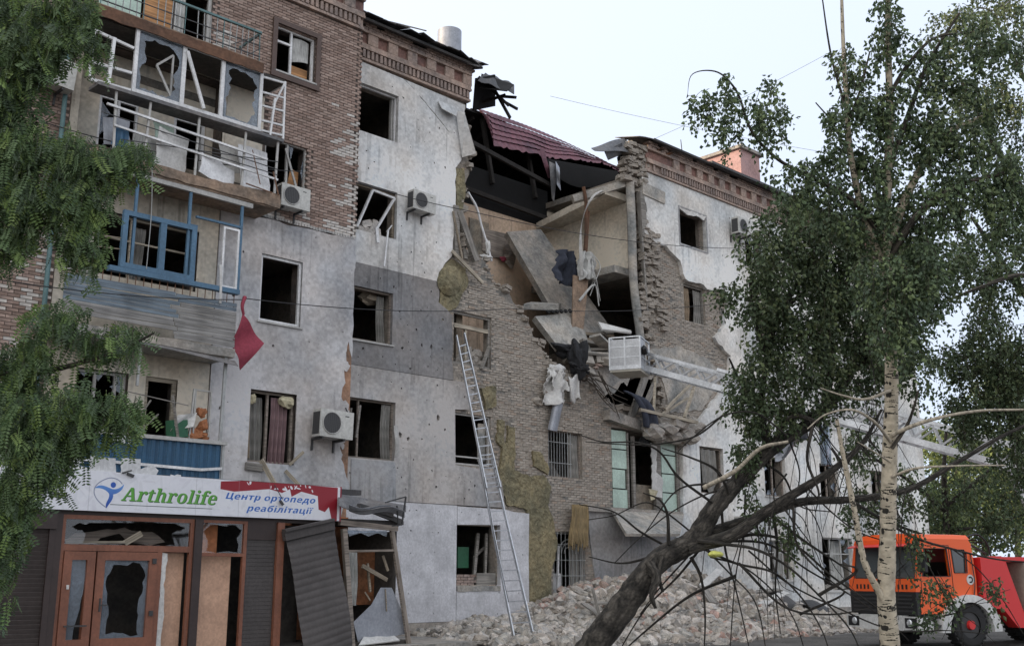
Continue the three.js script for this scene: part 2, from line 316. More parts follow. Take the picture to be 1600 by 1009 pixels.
m.leaf = M([1, 1, 1], 0.75, { transmission: 0.25, thickness: 0 });
// ---------------------------------------------------------------- ground
setting('ground', (() => { const g = new THREE.PlaneGeometry(700, 700, 1, 1); g.rotateX(-Math.PI / 2); return metric(g); })(), M([0.17, 0.16, 0.148], 0.95, { map: T.asphalt, bumpMap: T.bump, bumpScale: 0.02 }));
setting('pavement', metric(box(-20, 60, 0.004, 0.12, 0.12, 3.6)), m.concrete);

// ---------------------------------------------------------------- masonry helpers
function inside(pt, poly) { let c = false; for (let i = 0, j = poly.length - 1; i < poly.length; j = i++) { const [xi, yi] = poly[i], [xj, yj] = poly[j]; if ((yi > pt[1]) !== (yj > pt[1]) && pt[0] < (xj - xi) * (pt[1] - yi) / (yj - yi) + xi) c = !c; } return c; }
function near(pt, poly) { let b = 9; for (let i = 0, j = poly.length - 1; i < poly.length; j = i++) { const [x1, y1] = poly[j], [x2, y2] = poly[i], dx = x2 - x1, dy = y2 - y1, t = clamp(((pt[0] - x1) * dx + (pt[1] - y1) * dy) / (dx * dx + dy * dy + 1e-9), 0, 1); b = Math.min(b, Math.hypot(pt[0] - x1 - dx * t, pt[1] - y1 - dy * t)); } return b; }
const rect = (x0, x1, y0, y1) => [[x0, y0], [x1, y0], [x1, y1], [x0, y1]];
const brickGeos = [11, 12, 13, 14].map((s) => { const r = rng(s), g = (() => { const q = new THREE.BoxGeometry(0.243, 0.064, 0.10), p = q.attributes.position, f = {}; for (let i = 0; i < p.count; i++) { const k = [p.getX(i) > 0, p.getY(i) > 0, p.getZ(i) > 0].join(); f[k] ??= [(r() - 0.5) * 0.008, (r() - 0.5) * 0.007, (r() - 0.5) * 0.006]; p.setXYZ(i, p.getX(i) + f[k][0], p.getY(i) + f[k][1], p.getZ(i) + f[k][2]); } const n = metric(q); n.computeVertexNormals(); return n; })(), uv = g.attributes.uv, a = r() * 3, b = r() * 3; for (let i = 0; i < uv.count; i++) uv.setXY(i, uv.getX(i) + a, uv.getY(i) + b); return g; });
// coursed bricks over a face: the nearest 300 are parts of their own, the rest one part
function bricks(parent, { x0, x1, y0, y1, z, ok, tone, palette, seed, most = 300, len = 0.255, course = 0.077, jit = 0.008 }) {
  const r = rng(seed), list = [], top = parent.position; let row = 0;
  for (let y = y0; y < y1; y += course, row++) for (let x = x0 + (row % 2) * len / 2; x < x1; x += len) {
    const q = r(), w = r(), e = r();
    const full = ok(x - len * 0.45, y) && ok(x + len * 0.45, y), half = !full && ok(x, y);
    if (!full && !half) continue;
    const k = half ? 0.5 : 1, xx = x; const t = tone(xx, y, q);
    if (t < 0) continue;
    list.push({ p: V(xx, y, z + (w - 0.5) * jit * 2), s: k * (0.96 + e * 0.05), t, ry: (q - 0.5) * 0.03, rz: (w - 0.5) * 0.02, d: EYE.distanceToSquared(V(xx, y, z)) });
  }
  list.sort((a, b) => a.d - b.d);
  list.slice(0, most).forEach((b, i) => { const o = new THREE.Mesh(brickGeos[i % 4], palette[b.t].mat); o.name = 'brick'; o.position.copy(b.p).sub(top); o.rotation.set(0, b.ry, b.rz); o.scale.x = b.s; o.castShadow = o.receiveShadow = true; parent.add(o); });
  const rest = list.slice(most); if (!rest.length) return;
  const im = new THREE.InstancedMesh(brickGeos[0], m.brick, rest.length), o = new THREE.Object3D(), c = new THREE.Color();
  rest.forEach((b, i) => { o.position.copy(b.p).sub(top); o.rotation.set(0, b.ry, b.rz); o.scale.set(b.s, 1, 1); o.updateMatrix(); im.setMatrixAt(i, o.matrix); const k = 0.85 + r() * 0.3; c.copy(palette[b.t].mat.color).multiplyScalar(k); im.setColorAt(i, c); });
  im.name = 'brickwork'; im.castShadow = im.receiveShadow = true; stuff(im); parent.add(im);
}
const PAL = { red: [{ mat: m.brickA }, { mat: m.brickB }, { mat: m.brickC }, { mat: m.brickW }], dust: [{ mat: m.dustBrick }, { mat: M([0.39, 0.35, 0.305], 0.97, { map: T.grime, ...bm(0.012) }) }, { mat: M([0.47, 0.425, 0.375], 0.97, { map: T.grime, ...bm(0.012) }) }, { mat: M([0.42, 0.345, 0.285], 0.97, { map: T.grime, ...bm(0.012) }) }] };
// brick cornice of a wall: projecting courses, toothed course, sunk square panels between piers
function cornice(parent, x0, x1, y0, zf, seed, keep = () => true) {
  const r = rng(seed), sun_ = [], teeth = [];
  part('cornice_course', [box(x0, x1, y0, y0 + 0.075, zf - 0.1, zf + 0.07), box(x0, x1, y0 + 0.34, y0 + 0.415, zf - 0.1, zf + 0.12)], m.pinkBand, parent);
  part('cornice_band', [box(x0, x1, y0 + 0.075, y0 + 0.34, zf - 0.1, zf + 0.012), box(x0, x1, y0 + 0.415, y0 + 0.52, zf - 0.1, zf + 0.09), box(x0, x1, y0 + 0.86, y0 + 0.94, zf - 0.1, zf + 0.13)], m.pinkBand, parent);
  part('panel_back', box(x0, x1, y0 + 0.52, y0 + 0.86, zf - 0.1, zf + 0.02), m.maroonPanel, parent);
  for (let x = x0 + 0.05; x < x1 - 0.12; x += 0.155) if (keep(x)) teeth.push(turn([box(x, x + 0.085, y0 + 0.09, y0 + 0.325, zf, zf + 0.085 + r() * 0.02)], V(x, y0 + 0.2, zf), 0, 0, (r() - 0.5) * 0.06)[0]);
  part('toothed_course', teeth, m.brickB, parent);
  for (let x = x0 + 0.1; x < x1 - 0.3; x += 0.74) if (keep(x)) part('cornice_pier', box(x, x + 0.36, y0 + 0.523, y0 + 0.857, zf + 0.021, zf + 0.095 + r() * 0.01), m.pinkBand, parent);
  for (let x = x0 + 0.02; x < x1 - 0.2; x += 0.27) if (keep(x)) for (let k = 0; k < 3; k++) if (r() > 0.10 * k) sun_.push(box(x + (k % 2) * 0.13, x + 0.25 + (k % 2) * 0.13 - 0.005, y0 + 0.945 + k * 0.077, y0 + 1.013 + k * 0.077, zf - 0.12, zf + 0.13 + k * 0.025 + (r() - 0.5) * 0.02));
  stuff(part('cornice_bricks', sun_, m.brickB, parent));
}
// window in an opening: frame, optional mullions, sill, remains of glass
function windowPart(parent, x0, x1, y0, y1, zf, o = {}) {
  const w = o.w || 0.06, d = o.d || 0.07, z1 = zf - (o.set || 0.14), z0 = z1 - d, mat = o.mat || m.pvc;
  const g = o.noFrame ? [] : frameG(x0, x1, y0, y1, z0, z1, w);
  for (const t of o.mull || []) g.push(box(lerp(x0, x1, t) - w * 0.5, lerp(x0, x1, t) + w * 0.5, y0 + w, y1 - w, z0 + 0.004, z1 - 0.004));
  for (const t of o.trans || []) g.push(box(x0 + w, x1 - w, lerp(y0, y1, t) - w * 0.4, lerp(y0, y1, t) + w * 0.4, z0 + 0.008, z1 - 0.008));
  const win = new THREE.Group(); win.name = 'window'; parent.add(win);
  if (g.length) part('frame', g, mat, win);
  if (o.sill !== false) part('sill', turn([box(x0 - 0.05, x1 + 0.05, y0 - 0.05, y0 - 0.004, zf - 0.2, zf + 0.05)], V((x0 + x1) / 2, y0, zf), 0, 0, (o.tilt || 0)), o.sillMat || m.pvcD, win);
  return win;
}
function shards(parent, x0, x1, y0, y1, z, seed, n = 6, mat = m.dirtyGlass) {   // teeth of broken glass round a pane
  const r = rng(seed), W = x1 - x0, H = y1 - y0;
  const put = (a, b, c) => part('glass_shard', plate([a, b, c], z - 0.003, z + 0.003), mat, parent);
  for (let i = 0; i < n; i++) {
    const s = Math.floor(r() * 4), t = r(), k = 0.08 + r() * 0.22, q = 0.06 + r() * 0.12;
    if (s === 0) put([x0 + W * clamp(t - q, 0, 1), y0], [x0 + W * clamp(t + q, 0, 1), y0], [x0 + W * clamp(t + (r() - 0.5) * 0.1, 0, 1), y0 + H * k]);
    if (s === 1) put([x0 + W * clamp(t - q, 0, 1), y1], [x0 + W * clamp(t + (r() - 0.5) * 0.1, 0, 1), y1 - H * k], [x0 + W * clamp(t + q, 0, 1), y1]);
    if (s === 2) put([x0, y0 + H * clamp(t - q, 0, 1)], [x0 + W * k, y0 + H * t], [x0, y0 + H * clamp(t + q, 0, 1)]);
    if (s === 3) put([x1, y0 + H * clamp(t - q, 0, 1)], [x1, y0 + H * clamp(t + q, 0, 1)], [x1 - W * k, y0 + H * t]);
  }
}
function drape(x0, x1, y0, y1, z, folds, amp, seed, hem = 0) {                   // hanging cloth
  const r = rng(seed), ph = r() * 6; return sheet((u, v) => V(lerp(x0, x1, u) + Math.sin(v * 3 + ph) * 0.03, lerp(y1, y0 + hem * Math.sin(u * 5 + ph), v), z + Math.sin(u * folds * 6.28 + ph + Math.sin(v * 4) * 0.5) * amp * (0.4 + v)), 40, 12);
}

// ---------------------------------------------------------------- the rendered apartment building with the collapsed bay
const B = thing('apartment_building', 'pale rendered five storey apartment building with a collapsed bay and missing roof', 'building', [33, 0, -5]);
const XL = 16.42, XR = 50.4, TOP = 16.22;
const holeL = rough(zz([[727, 164], [731, 200], [737, 262], [726, 300], [724, 360], [735, 395], [762, 408], [772, 432], [800, 458], [828, 500], [852, 548], [880, 580], [925, 596], [955, 628], [985, 640]]), 0.09, 0.28, 5);
const holeR = rough(zz([[1040, 640], [1036, 600], [1022, 560], [1016, 510], [1020, 450], [1014, 400], [1010, 360], [1004, 300]]), 0.08, 0.3, 6);
const wallOutline = [[XL, 0], [XR, 0], [XR, TOP], [30.0, TOP], ...holeR.slice().reverse(), ...holeL.slice().reverse(), [21.2, TOP], [XL, TOP]];
const OPEN = {
  a5: [16.98, 18.50, 14.06, 15.53], a4: [16.98, 18.54, 11.10, 12.52], a3: [16.98, 18.48, 7.98, 9.48], a2: [16.98, 18.66, 4.75, 6.37],
  b3: [20.84, 22.38, 7.82, 9.42], b2: [20.90, 22.38, 4.84, 6.35], b1: [20.98, 22.65, 1.40, 3.10],
  c2: [24.87, 26.47, 4.72, 6.22], c1: [25.05, 26.54, 1.10, 3.02], mint: [27.93, 31.52, 3.84, 6.55],
  d5: [31.95, 33.62, 13.88, 15.28], d4: [32.25, 33.55, 10.95, 12.40], d2: [32.64, 34.10, 4.60, 6.30],
  e5: [36.25, 37.75, 13.90, 15.35], e4: [36.70, 38.20, 10.80, 12.35], e3: [36.70, 38.20, 7.80, 9.30], e2: [36.80, 38.30, 4.70, 6.25], e1: [36.85, 38.50, 1.50, 3.02],
  f5: [40.9, 42.4, 13.9, 15.35], f4: [40.9, 42.4, 10.8, 12.35], f3: [40.9, 42.4, 7.8, 9.3], f2: [40.9, 42.4, 4.7, 6.25], f1: [40.72, 43.15, 1.06, 3.22],
  g5: [45.2, 46.7, 13.9, 15.35], g4: [45.2, 46.7, 10.8, 12.35], g3: [45.2, 46.7, 7.8, 9.3], g2: [45.2, 46.7, 4.7, 6.25], g1: [45.2, 46.7, 1.4, 3.1],
};
const holesW = Object.values(OPEN).map((o) => rect(...o));
part('front_wall', plate(wallOutline, -0.46, -0.11, holesW), m.mortar, B);
part('plinth', [box(XL, XR, 0, 0.42, -0.11, 0.10)], m.concrete, B);
part('rear_wall', box(XL, XR, 0, 17.2, -10.9, -10.5), m.mortar, B);
part('end_wall', plate([[0, 0], [10.04, 0], [10.04, 17.2], [5.5, 18.9], [0, 17.2]].map(([a, b]) => [a, b]), 0, 0.35).rotateY(Math.PI / 2).translate(XR - 0.35, 0, -0.46), m.whiteR, B);

// render: four coats of different age on the left, one on the right
const rp = rng(77);
const edgeA = zz([[727, 164], [724, 205], [721, 250], [712, 262], [713, 330], [706, 400], [691, 419], [688, 440]]);
const A1 = [[XL, 10.15], [20.18, 10.15], ...rough(edgeA, 0.04, 0.22, 8).reverse(), [XL, TOP - 0.02]];
const edgeA2 = zz([[688, 441], [685, 472], [699, 484], [706, 492], [707, 570], [709, 594]]);
const A2 = [[XL, 7.262], ...rough(edgeA2, 0.03, 0.2, 9).reverse(), [20.18, 10.142], [XL, 10.142]];
const A3 = [[XL, 3.66], [22.95, 3.66], ...rough(zz([[788, 785], [784, 752], [772, 736]]), 0.03, 0.2, 10), [20.90, 4.80], [20.86, 6.42], ...rough(zz([[732, 640], [741, 612], [722, 596]]), 0.04, 0.2, 11), [20.8, 7.254], [XL, 7.254]];
function pits(poly, holes, n, seed, s0, s1, pick) {        // shrapnel holes knocked right through the render
  const r = rng(seed), out = []; let xs = poly.map((p) => p[0]), ys = poly.map((p) => p[1]); const bx = [Math.min(...xs), Math.max(...xs), Math.min(...ys), Math.max(...ys)];
  for (let t = 0; t < n * 20 && out.length < n; t++) {
    const x = pick ? pick(r)[0] : lerp(bx[0], bx[1], r()), y = pick ? pick(r)[1] : lerp(bx[2], bx[3], r()), s = lerp(s0, s1, r() ** 3), a = 0.6 + r();
    if (!inside([x, y], poly) || near([x, y], poly) < 0.14) continue;
    if (holes.some((h) => inside([x, y], h) || near([x, y], h) < 0.14) || out.some((h) => Math.hypot(h.c[0] - x, h.c[1] - y) < 0.2)) continue;
    const b = blob(x, y, s, s * a, seed * 100 + t, 7, 0.45); b.c = [x, y]; out.push(b);
  }
  return out;
}
const hA = [OPEN.a5, OPEN.a4, OPEN.a3, OPEN.a2].map((o) => rect(...o));
const hA1 = hA.slice(0, 2), hA2 = [hA[2]], hA3 = [hA[3]];
const crack = (pts, w, seed) => { const r = rng(seed), q = zz(pts), a = rough(q, 0.02, 0.12, seed), u = [], l = []; a.forEach(([x, y], i) => { const k = i === 0 || i === a.length - 1 ? 0.003 : w * (0.3 + r()); u.push([x + k, y + k * 0.6]); l.push([x - k, y - k * 0.6]); }); return [...l, ...u.reverse()]; };
const cr1 = [crack([[630, 123], [648, 140]], 0.012, 1), crack([[655, 149], [676, 174], [703, 207]], 0.016, 2)];
part('render_coat', plate(A1, -0.11, 0.0, [...hA1, ...cr1, ...pits(A1, [...hA1, ...cr1], 34, 21, 0.015, 0.05)]), m.white, B);
part('render_coat', plate(A2, -0.11, 0.0, [...hA2, ...pits(A2, hA2, 34, 22, 0.018, 0.055)]), m.grey, B);
part('render_coat', plate(A3, -0.11, 0.0, [...hA3, ...pits(A3, hA3, 46, 23, 0.018, 0.065)]), m.midGrey, B);
// foam boards at street level, nailed in rows
const bb1 = rect(17.0, 20.945, 0.43, 3.64), bb2 = [[20.965, 0.43], [23.86, 0.43], [23.84, 2.2], [23.87, 3.52], [23.2, 3.55], [22.9, 3.6], [20.965, 3.62], [20.965, 3.10], [22.66, 3.14], [22.68, 1.42], [22.5, 1.30], [20.965, 1.25]];
const nails = (r) => { const c = Math.round(r() * 7), q = Math.round(r() * 5); return [17.6 + c * 0.83 + (r() - 0.5) * 0.12 + (r() > 0.6 ? 0.14 : 0), 0.62 + q * 0.56 + (r() - 0.5) * 0.08]; };
part('foam_board', plate(bb1, -0.11, 0.035, pits(bb1, [], 70, 24, 0.014, 0.034, nails)), m.board, B);
part('foam_board', plate(bb2, -0.11, 0.038, pits(bb2, [], 40, 25, 0.014, 0.034, nails)), m.board, B);
// right side
const edgeB = rough(zz([[1003, 292], [1010, 330], [1004, 362], [1022, 378], [1040, 384], [1052, 398], [1062, 408], [1070, 436], [1082, 441], [1098, 445], [1104, 452], [1131, 452], [1136, 478], [1131, 508], [1116, 527], [1122, 538], [1141, 556], [1138, 585], [1126, 612], [1104, 640], [1085, 668], [1066, 688], [1066, 800], [1062, 830], [1048, 850], [1052, 900]]), 0.045, 0.22, 12);
const Bp = [...edgeB, [31.1, 0.43], [XR, 0.43], [XR, TOP - 0.02], [29.75, TOP - 0.02]];
const hB = ['d5', 'd2', 'e5', 'e4', 'e3', 'e2', 'e1', 'f5', 'f4', 'f3', 'f2', 'f1', 'g5', 'g4', 'g3', 'g2', 'g1'].map((k) => rect(...OPEN[k]));
part('render_coat', plate(Bp, -0.11, 0.05, [...hB, ...pits(Bp, hB, 110, 26, 0.02, 0.085)]), m.whiteR, B);
part('grey_render', plate(rough(zz([[917, 793], [960, 797], [1062, 803], [1060, 905], [992, 912], [935, 915], [925, 850]]), 0.04, 0.3, 13, true), -0.11, -0.05), m.patch, B);
part('grey_render', plate(rough(zz([[1012, 545], [1060, 540], [1108, 560], [1130, 585], [1100, 640], [1050, 645], [1040, 600]]), 0.05, 0.25, 14, true), -0.11, -0.06), m.concreteL, B);
// repaired patch of render under the second floor window, torn flap of render at the top of the break
part('render_patch', plate(zz([[548, 717], [617, 722], [618, 784], [547, 783]]), 0.004, 0.016), m.patch, B);
part('render_flap', slab([onZ(712, 172, 0.06), onZ(726, 176, 0.25), onZ(744, 240, 0.3), onZ(722, 246, 0.05)], 0.03), m.white, B);
part('render_flap', slab([onZ(684, 158, 0.02), onZ(716, 168, 0.02), onZ(712, 182, 0.22), onZ(690, 170, 0.18)], 0.025), m.white, B);
// mineral wool left on the wall where the render has gone
const WOOL = [
  [[780, 745], [786, 694], [800, 690], [805, 735], [830, 745], [850, 742], [862, 760], [857, 790], [866, 815], [872, 850], [862, 900], [864, 935], [846, 948], [826, 966], [825, 797], [792, 788]],
  [[690, 420], [705, 404], [728, 418], [733, 440], [716, 478], [700, 487], [687, 474]],
  [[686, 488], [706, 488], [706, 560], [700, 573], [692, 556]],
  [[753, 606], [775, 603], [776, 634], [760, 640]], [[794, 664], [806, 668], [806, 718], [796, 722]], [[834, 704], [846, 706], [860, 732], [858, 742], [836, 728]],
  [[712, 262], [726, 262], [728, 300], [722, 330], [714, 332]], [[780, 655], [790, 658], [788, 700], [778, 690]],
].map((q, i) => rough(zz(q), 0.035, 0.16, 200 + i, true));
WOOL.forEach((q, i) => part('wool_batt', plate(q, -0.11, -0.012 - (i % 3) * 0.012), m.wool, B));
part('wool_bulge', sheet((u, v) => { const a = u * 6.28, k = v; const p = onZ(703 + Math.cos(a) * 20 * k, 438 + Math.sin(a) * 24 * k, 0.02 + 0.14 * (1 - k * k) + 0.03 * Math.sin(a * 5) * k); return p; }, 22, 6), m.wool, B);
const exposed = (x, y) => inside([x, y], wallOutline) && !holesW.some((h) => inside([x, y], h)) && ![A1, A2, A3, bb1, bb2, Bp].some((q) => inside([x, y], q) && near([x, y], q) > 0.04) && !WOOL.some((q) => inside([x, y], q));
bricks(B, { x0: 19.9, x1: 35.4, y0: 0.46, y1: 16.1, z: -0.150, ok: exposed, palette: PAL.dust, seed: 31, jit: 0.014,
  tone: (x, y, q) => (near([x, y], wallOutline) < 0.25 && q < 0.3 ? -1 : q < 0.03 ? -1 : q < 0.45 ? 0 : q < 0.7 ? 1 : q < 0.9 ? 2 : 3) });
// stumps of broken masonry along the break
{
  const r = rng(41), g = [];
  for (const [e, n] of [[holeL, 210], [holeR, 150]]) for (let i = 0; i < n; i++) { const p = e[Math.floor(r() * e.length)], s = 0.07 + r() * 0.15; const c = chunk(500 + i, s * (1 + r()), s * 0.7, s * (1 + r() * 0.6), r() > 0.35 ? 1 : 0); c.rotateY(r() * 3).rotateZ((r() - 0.5) * 0.7); c.translate(p[0] + (r() - 0.5) * 0.24, p[1] + (r() - 0.5) * 0.22, -0.28 + (r() - 0.5) * 0.42); g.push(c); }
  stuff(part('broken_masonry', g, m.dustBrick, B));
  const g2 = []; for (let i = 0; i < 190; i++) { const t = r(), y = lerp(10.3, 14, t), s = 0.08 + r() * 0.12, x = 30.15 + (r() - 0.4) * (0.7 + (1 - t) * 0.8), c = chunk(900 + i, s * 2, s * 0.7, s * 1.4, 1); c.rotateY((r() - 0.5) * 0.8).rotateZ((r() - 0.5) * 0.5); c.translate(x, y, -0.1 + (r() - 0.5) * 0.16); g2.push(c); }
  stuff(part('broken_masonry', g2, m.dustBrick, B));
}
// cornice, left stub and right run
cornice(B, XL, 21.3, TOP, 0.0, 51);
cornice(B, 30.0, XR, TOP, 0.05, 52, (x) => x > 31.2 || rp() > 0.5);
{ const r = rng(43), g = []; for (let i = 0; i < 210; i++) { const s = 0.07 + r() * 0.11, c = chunk(1200 + i, s * 2, s * 0.8, s * 1.6, 1); c.rotateY((r() - 0.5)).rotateZ((r() - 0.5) * 0.5); const y = 15.6 + r() * 1.6; c.translate(29.25 + r() * 1.1 + (y - 15.6) * 0.1 - 0.35, y, -0.15 + (r() - 0.5) * 0.36); g.push(c); } stuff(part('broken_masonry', g, m.dustBrick, B)); }

// floors, cross walls and the inner wall; nothing is left of them in the collapsed bay above the second floor
const FL = [3.52, 6.72, 9.85, 12.95, 16.08];
for (const y of FL) {
  const gone = y > 9, g = [box(XL, gone ? 21.3 : XR, y - 0.22, y, -10.5, -0.46)];
  if (gone) g.push(box(29.6, XR, y - 0.22, y, -10.5, -0.46), box(21.3, 29.6, y - 0.22, y, -10.5, -4.95));
  part('floor_slab', g, m.interiorW, B);
}
part('ground_floor', box(XL, XR, 0.3, 0.5, -10.5, -0.46), m.interior, B);
part('inner_wall', [box(XL, 21.6, 0, 16, -4.95, -4.7), box(29.7, XR, 0, 16, -4.95, -4.7), box(21.6, 29.7, 0, 9.6, -4.95, -4.7)], m.interiorW, B);
part('peach_wall', box(21.6, 29.7, 9.6, 15.05, -4.95, -4.7), m.peach, B);
part('sooty_shade_wall', box(21.6, 29.7, 15.05, 16.6, -4.97, -4.72), m.sootShade, B);  // sooty, with the shade below the attic put into its black
for (const x of [19.4, 23.8, 34.9, 39.6, 44]) part('cross_wall', box(x, x + 0.15, 0.5, x > 21.3 && x < 29 ? 6.5 : 16, -4.7, -0.46), m.interiorW, B);
part('cross_wall', box(21.3, 21.55, 6.7, 16, -4.7, -0.5), m.beigeD, B);
part('cream_cross_wall', box(29.45, 29.65, 12.5, 15.0, -4.7, -0.45), m.cream, B);
part('low_ceiling', box(29.66, 34.9, 12.24, 12.5, -4.7, -0.5), m.interiorW, B);
part('ceiling_strip', slab([onZ(946, 303, -0.6), V(29.66, 15.02, -0.42), V(29.66, 14.72, -4.68), onZ(838, 358, -4.68)], -0.26, V(0, 1, 0)), m.cream, B);
part('floor_edge', [box(28.75, 29.66, 12.24, 12.5, -4.7, -0.5)], m.concreteL, B);
part('wall_paper', plate(zz([[855, 330], [905, 345], [906, 420], [880, 412], [855, 400]].map((q) => q), -4.68), -4.69, -4.68), m.cream, B);
// attic: rear roof slope with charred rafters, front slopes either side of the gap
const roofG = (x0, x1, za, ya, zb, yb, th) => slab([V(x0, ya, za), V(x1, ya, za), V(x1, yb, zb), V(x0, yb, zb)], th);
part('rear_roof', roofG(XL, XR, -5, 19.0, -11.2, 17.1, 0.09), m.sootShade, B);
part('front_roof', roofG(XL, 21.5, 0.42, 17.36, -5, 19.02, 0.07), m.roofDark, B);
part('front_roof', slab([V(30.0, 17.40, 0.5), V(XR, 17.40, 0.5), V(XR, 19.02, -5), V(34.5, 19.02, -5)], 0.07), m.roofDark, B);
part('front_roof', slab([V(21.5, 18.0, -2.0), V(24.2, 18.45, -3.4), V(25.6, 19.0, -5), V(21.5, 19.02, -5)], 0.07), m.sootShade, B);
part('attic_end', plate([[0, 16.1], [10, 16.1], [10, 17.2], [5, 18.95], [0, 17.3]], 0, 0.2).rotateY(Math.PI / 2).translate(21.2, 0, -0.46), m.sootShade, B);
part('attic_end', plate([[0, 16.1], [10, 16.1], [10, 17.2], [5, 18.95], [0, 17.3]], 0, 0.2).rotateY(Math.PI / 2).translate(34.9, 0, -0.5), m.sootShade, B);
part('attic_lining', box(30.2, 34.9, 16.1, 16.2, -4.9, -0.5), m.sootShade, B);
for (let i = 0; i < 9; i++) part('rafter', bar(V(22.3 + i * 0.95, 18.8, -5.15), V(22.4 + i * 0.95, 16.95, -10.6), 0.09, 0.16), m.charred, B);
for (const [a, b] of [[V(22, 17.0, -3.2), V(29.5, 16.6, -4.2)], [V(22.0, 15.6, -4.4), V(29.4, 15.35, -4.5)], [V(23.4, 16.1, -4.6), V(23.5, 18.9, -5.1)], [V(26.6, 16.1, -4.6), V(26.5, 18.9, -5.1)], [V(28.9, 16.1, -4.6), V(28.8, 18.9, -5.1)]]) part('attic_beam', bar(a, b, 0.13, 0.16), m.charred, B);
// torn roofing: dark sheets on the left stub
{
  const r = rng(61), edge = rough([[16.4, 17.46], [18.2, 17.52], [19.4, 17.46], [20.4, 17.50], [21.55, 17.42]], 0.05, 0.25, 62);
  for (let i = 0; i < edge.length - 1; i += 2) { const a = edge[i], b = edge[Math.min(i + 2, edge.length - 1)]; part('roof_sheet', slab([V(a[0], a[1] - r() * 0.06, 0.5 + r() * 0.14), V(b[0] - 0.01, b[1] - r() * 0.05, 0.5 + r() * 0.14), V(b[0] - 0.01, b[1] + 0.45, -1.0), V(a[0], a[1] + 0.45 + r() * 0.05, -1.0)], 0.02), i % 3 ? m.roofDark : m.roofGrey, B); }
  part('roof_sheet', slab([onZ(722, 96, 0.3), onZ(748, 104, 0.5), onZ(762, 100, 0.5), onZ(742, 92, -0.2)], 0.015), m.roofGrey, B);
  part('roof_board', bar(onZ(602, 32, -0.6), onZ(666, 48, -0.6), 0.03), m.greyTimber, B);
  // charred piece hanging out over the gap
  part('hanging_roof', [slab([onZ(742, 122, 0.1), onZ(772, 116, -0.3), onZ(772, 165, -0.9), onZ(738, 172, -0.6)], 0.05), slab([onZ(752, 116, -0.6), onZ(803, 133, 0.2), onZ(792, 143, 0.6), onZ(748, 138, 0.1)], 0.03)], m.sootShade, B);
  part('torn_sheet', sheet((u, v) => { const p = onZ(lerp(758, 803, u) - v * 12 * (1 - u), lerp(114, 132, u) + v * lerp(12, 14, u) + Math.sin(u * 14) * 1.6, -0.5 + v * 0.9); return p; }, 10, 4, 0.02), m.roofDark, B);
  for (const q of [[[748, 120], [795, 165], 0.2], [[770, 135], [797, 184], 0.35], [[781, 155], [808, 170], 0.5], [[752, 160], [790, 148], 0.1], [[778, 150], [806, 152], 0.4]]) part('broken_rafter', bar(onZ(...q[0], -0.6), onZ(...q[1], q[2]), 0.06, 0.09), m.charred, B);
}
// maroon metal roofing sagging from the ridge: one strip per course, each with its pressed tiles
{
  const top = (u) => onZ(lerp(740, 965, u), lerp(167, 263, u) + Math.sin(u * 3.1) * -7, -5.0);
  const low = [[0, 762, 182], [0.06, 765, 205], [0.12, 770, 226], [0.35, 842, 241], [0.5, 866, 247], [0.62, 905, 249], [0.8, 938, 252], [1, 968, 268]];
  const bot = (u) => { let i = 0; while (i < low.length - 2 && u > low[i + 1][0]) i++; const a = low[i], b = low[i + 1], t = (u - a[0]) / (b[0] - a[0]); return onZ(lerp(a[1], b[1], t), lerp(a[2], b[2], t), -4.35); };
  const K = 6; for (let k = 0; k < K; k++) part('roof_tile_strip', sheet((u, v) => {
    const a = (k + v) / K, A = top(u), C = bot(u), p = A.lerp(C, a); p.z += 0.015 * Math.sin(u * 210) + v * 0.055 + 0.03 * Math.sin(u * 23) * a; p.y += 0.02 * Math.sin(u * 17 + k) * a; if (k === K - 1) p.y -= 0.09 * v * Math.abs(Math.sin(u * 31 + Math.sin(u * 70))); return p;
  }, 150, 4, 0.012), m.maroonTile, B);
  part('ridge_board', bar(onZ(735, 172, -5.05), onZ(970, 268, -5.05), 0.12, 0.14), m.sootShade, B);
  part('sagging_lining', sheet((u, v) => onZ(lerp(850, 966, u), lerp(247, 268, u) + v * (10 + 26 * Math.sin(Math.pow(u, 0.9) * 3.14)) , -4.3 + v * 0.25 * u), 16, 5, 0.02), m.sootShade, B);
  part('hanging_strip', sheet((u, v) => onZ(843 + u * 7 + v * 13, 232 + v * 48 + Math.sin(v * 5) * 2, -4.1 + Math.sin(v * 4) * 0.1 + u * 0.05), 3, 10, 0.015), m.maroonTile, B);
  part('hanging_strip', sheet((u, v) => onZ(858 + u * lerp(12, 4, v) + v * 4, 252 + v * 58 + u * 6, -4.0 + Math.sin(v * 4 + u * 2) * 0.14), 4, 10, 0.015), m.roofGrey, B);
  part('hanging_strip', sheet((u, v) => onZ(868 + u * 6 + v * 2, 252 + v * 36 + u * 10, -3.9 + Math.sin(v * 6) * 0.1), 3, 8, 0.015), m.zinc, B);
}
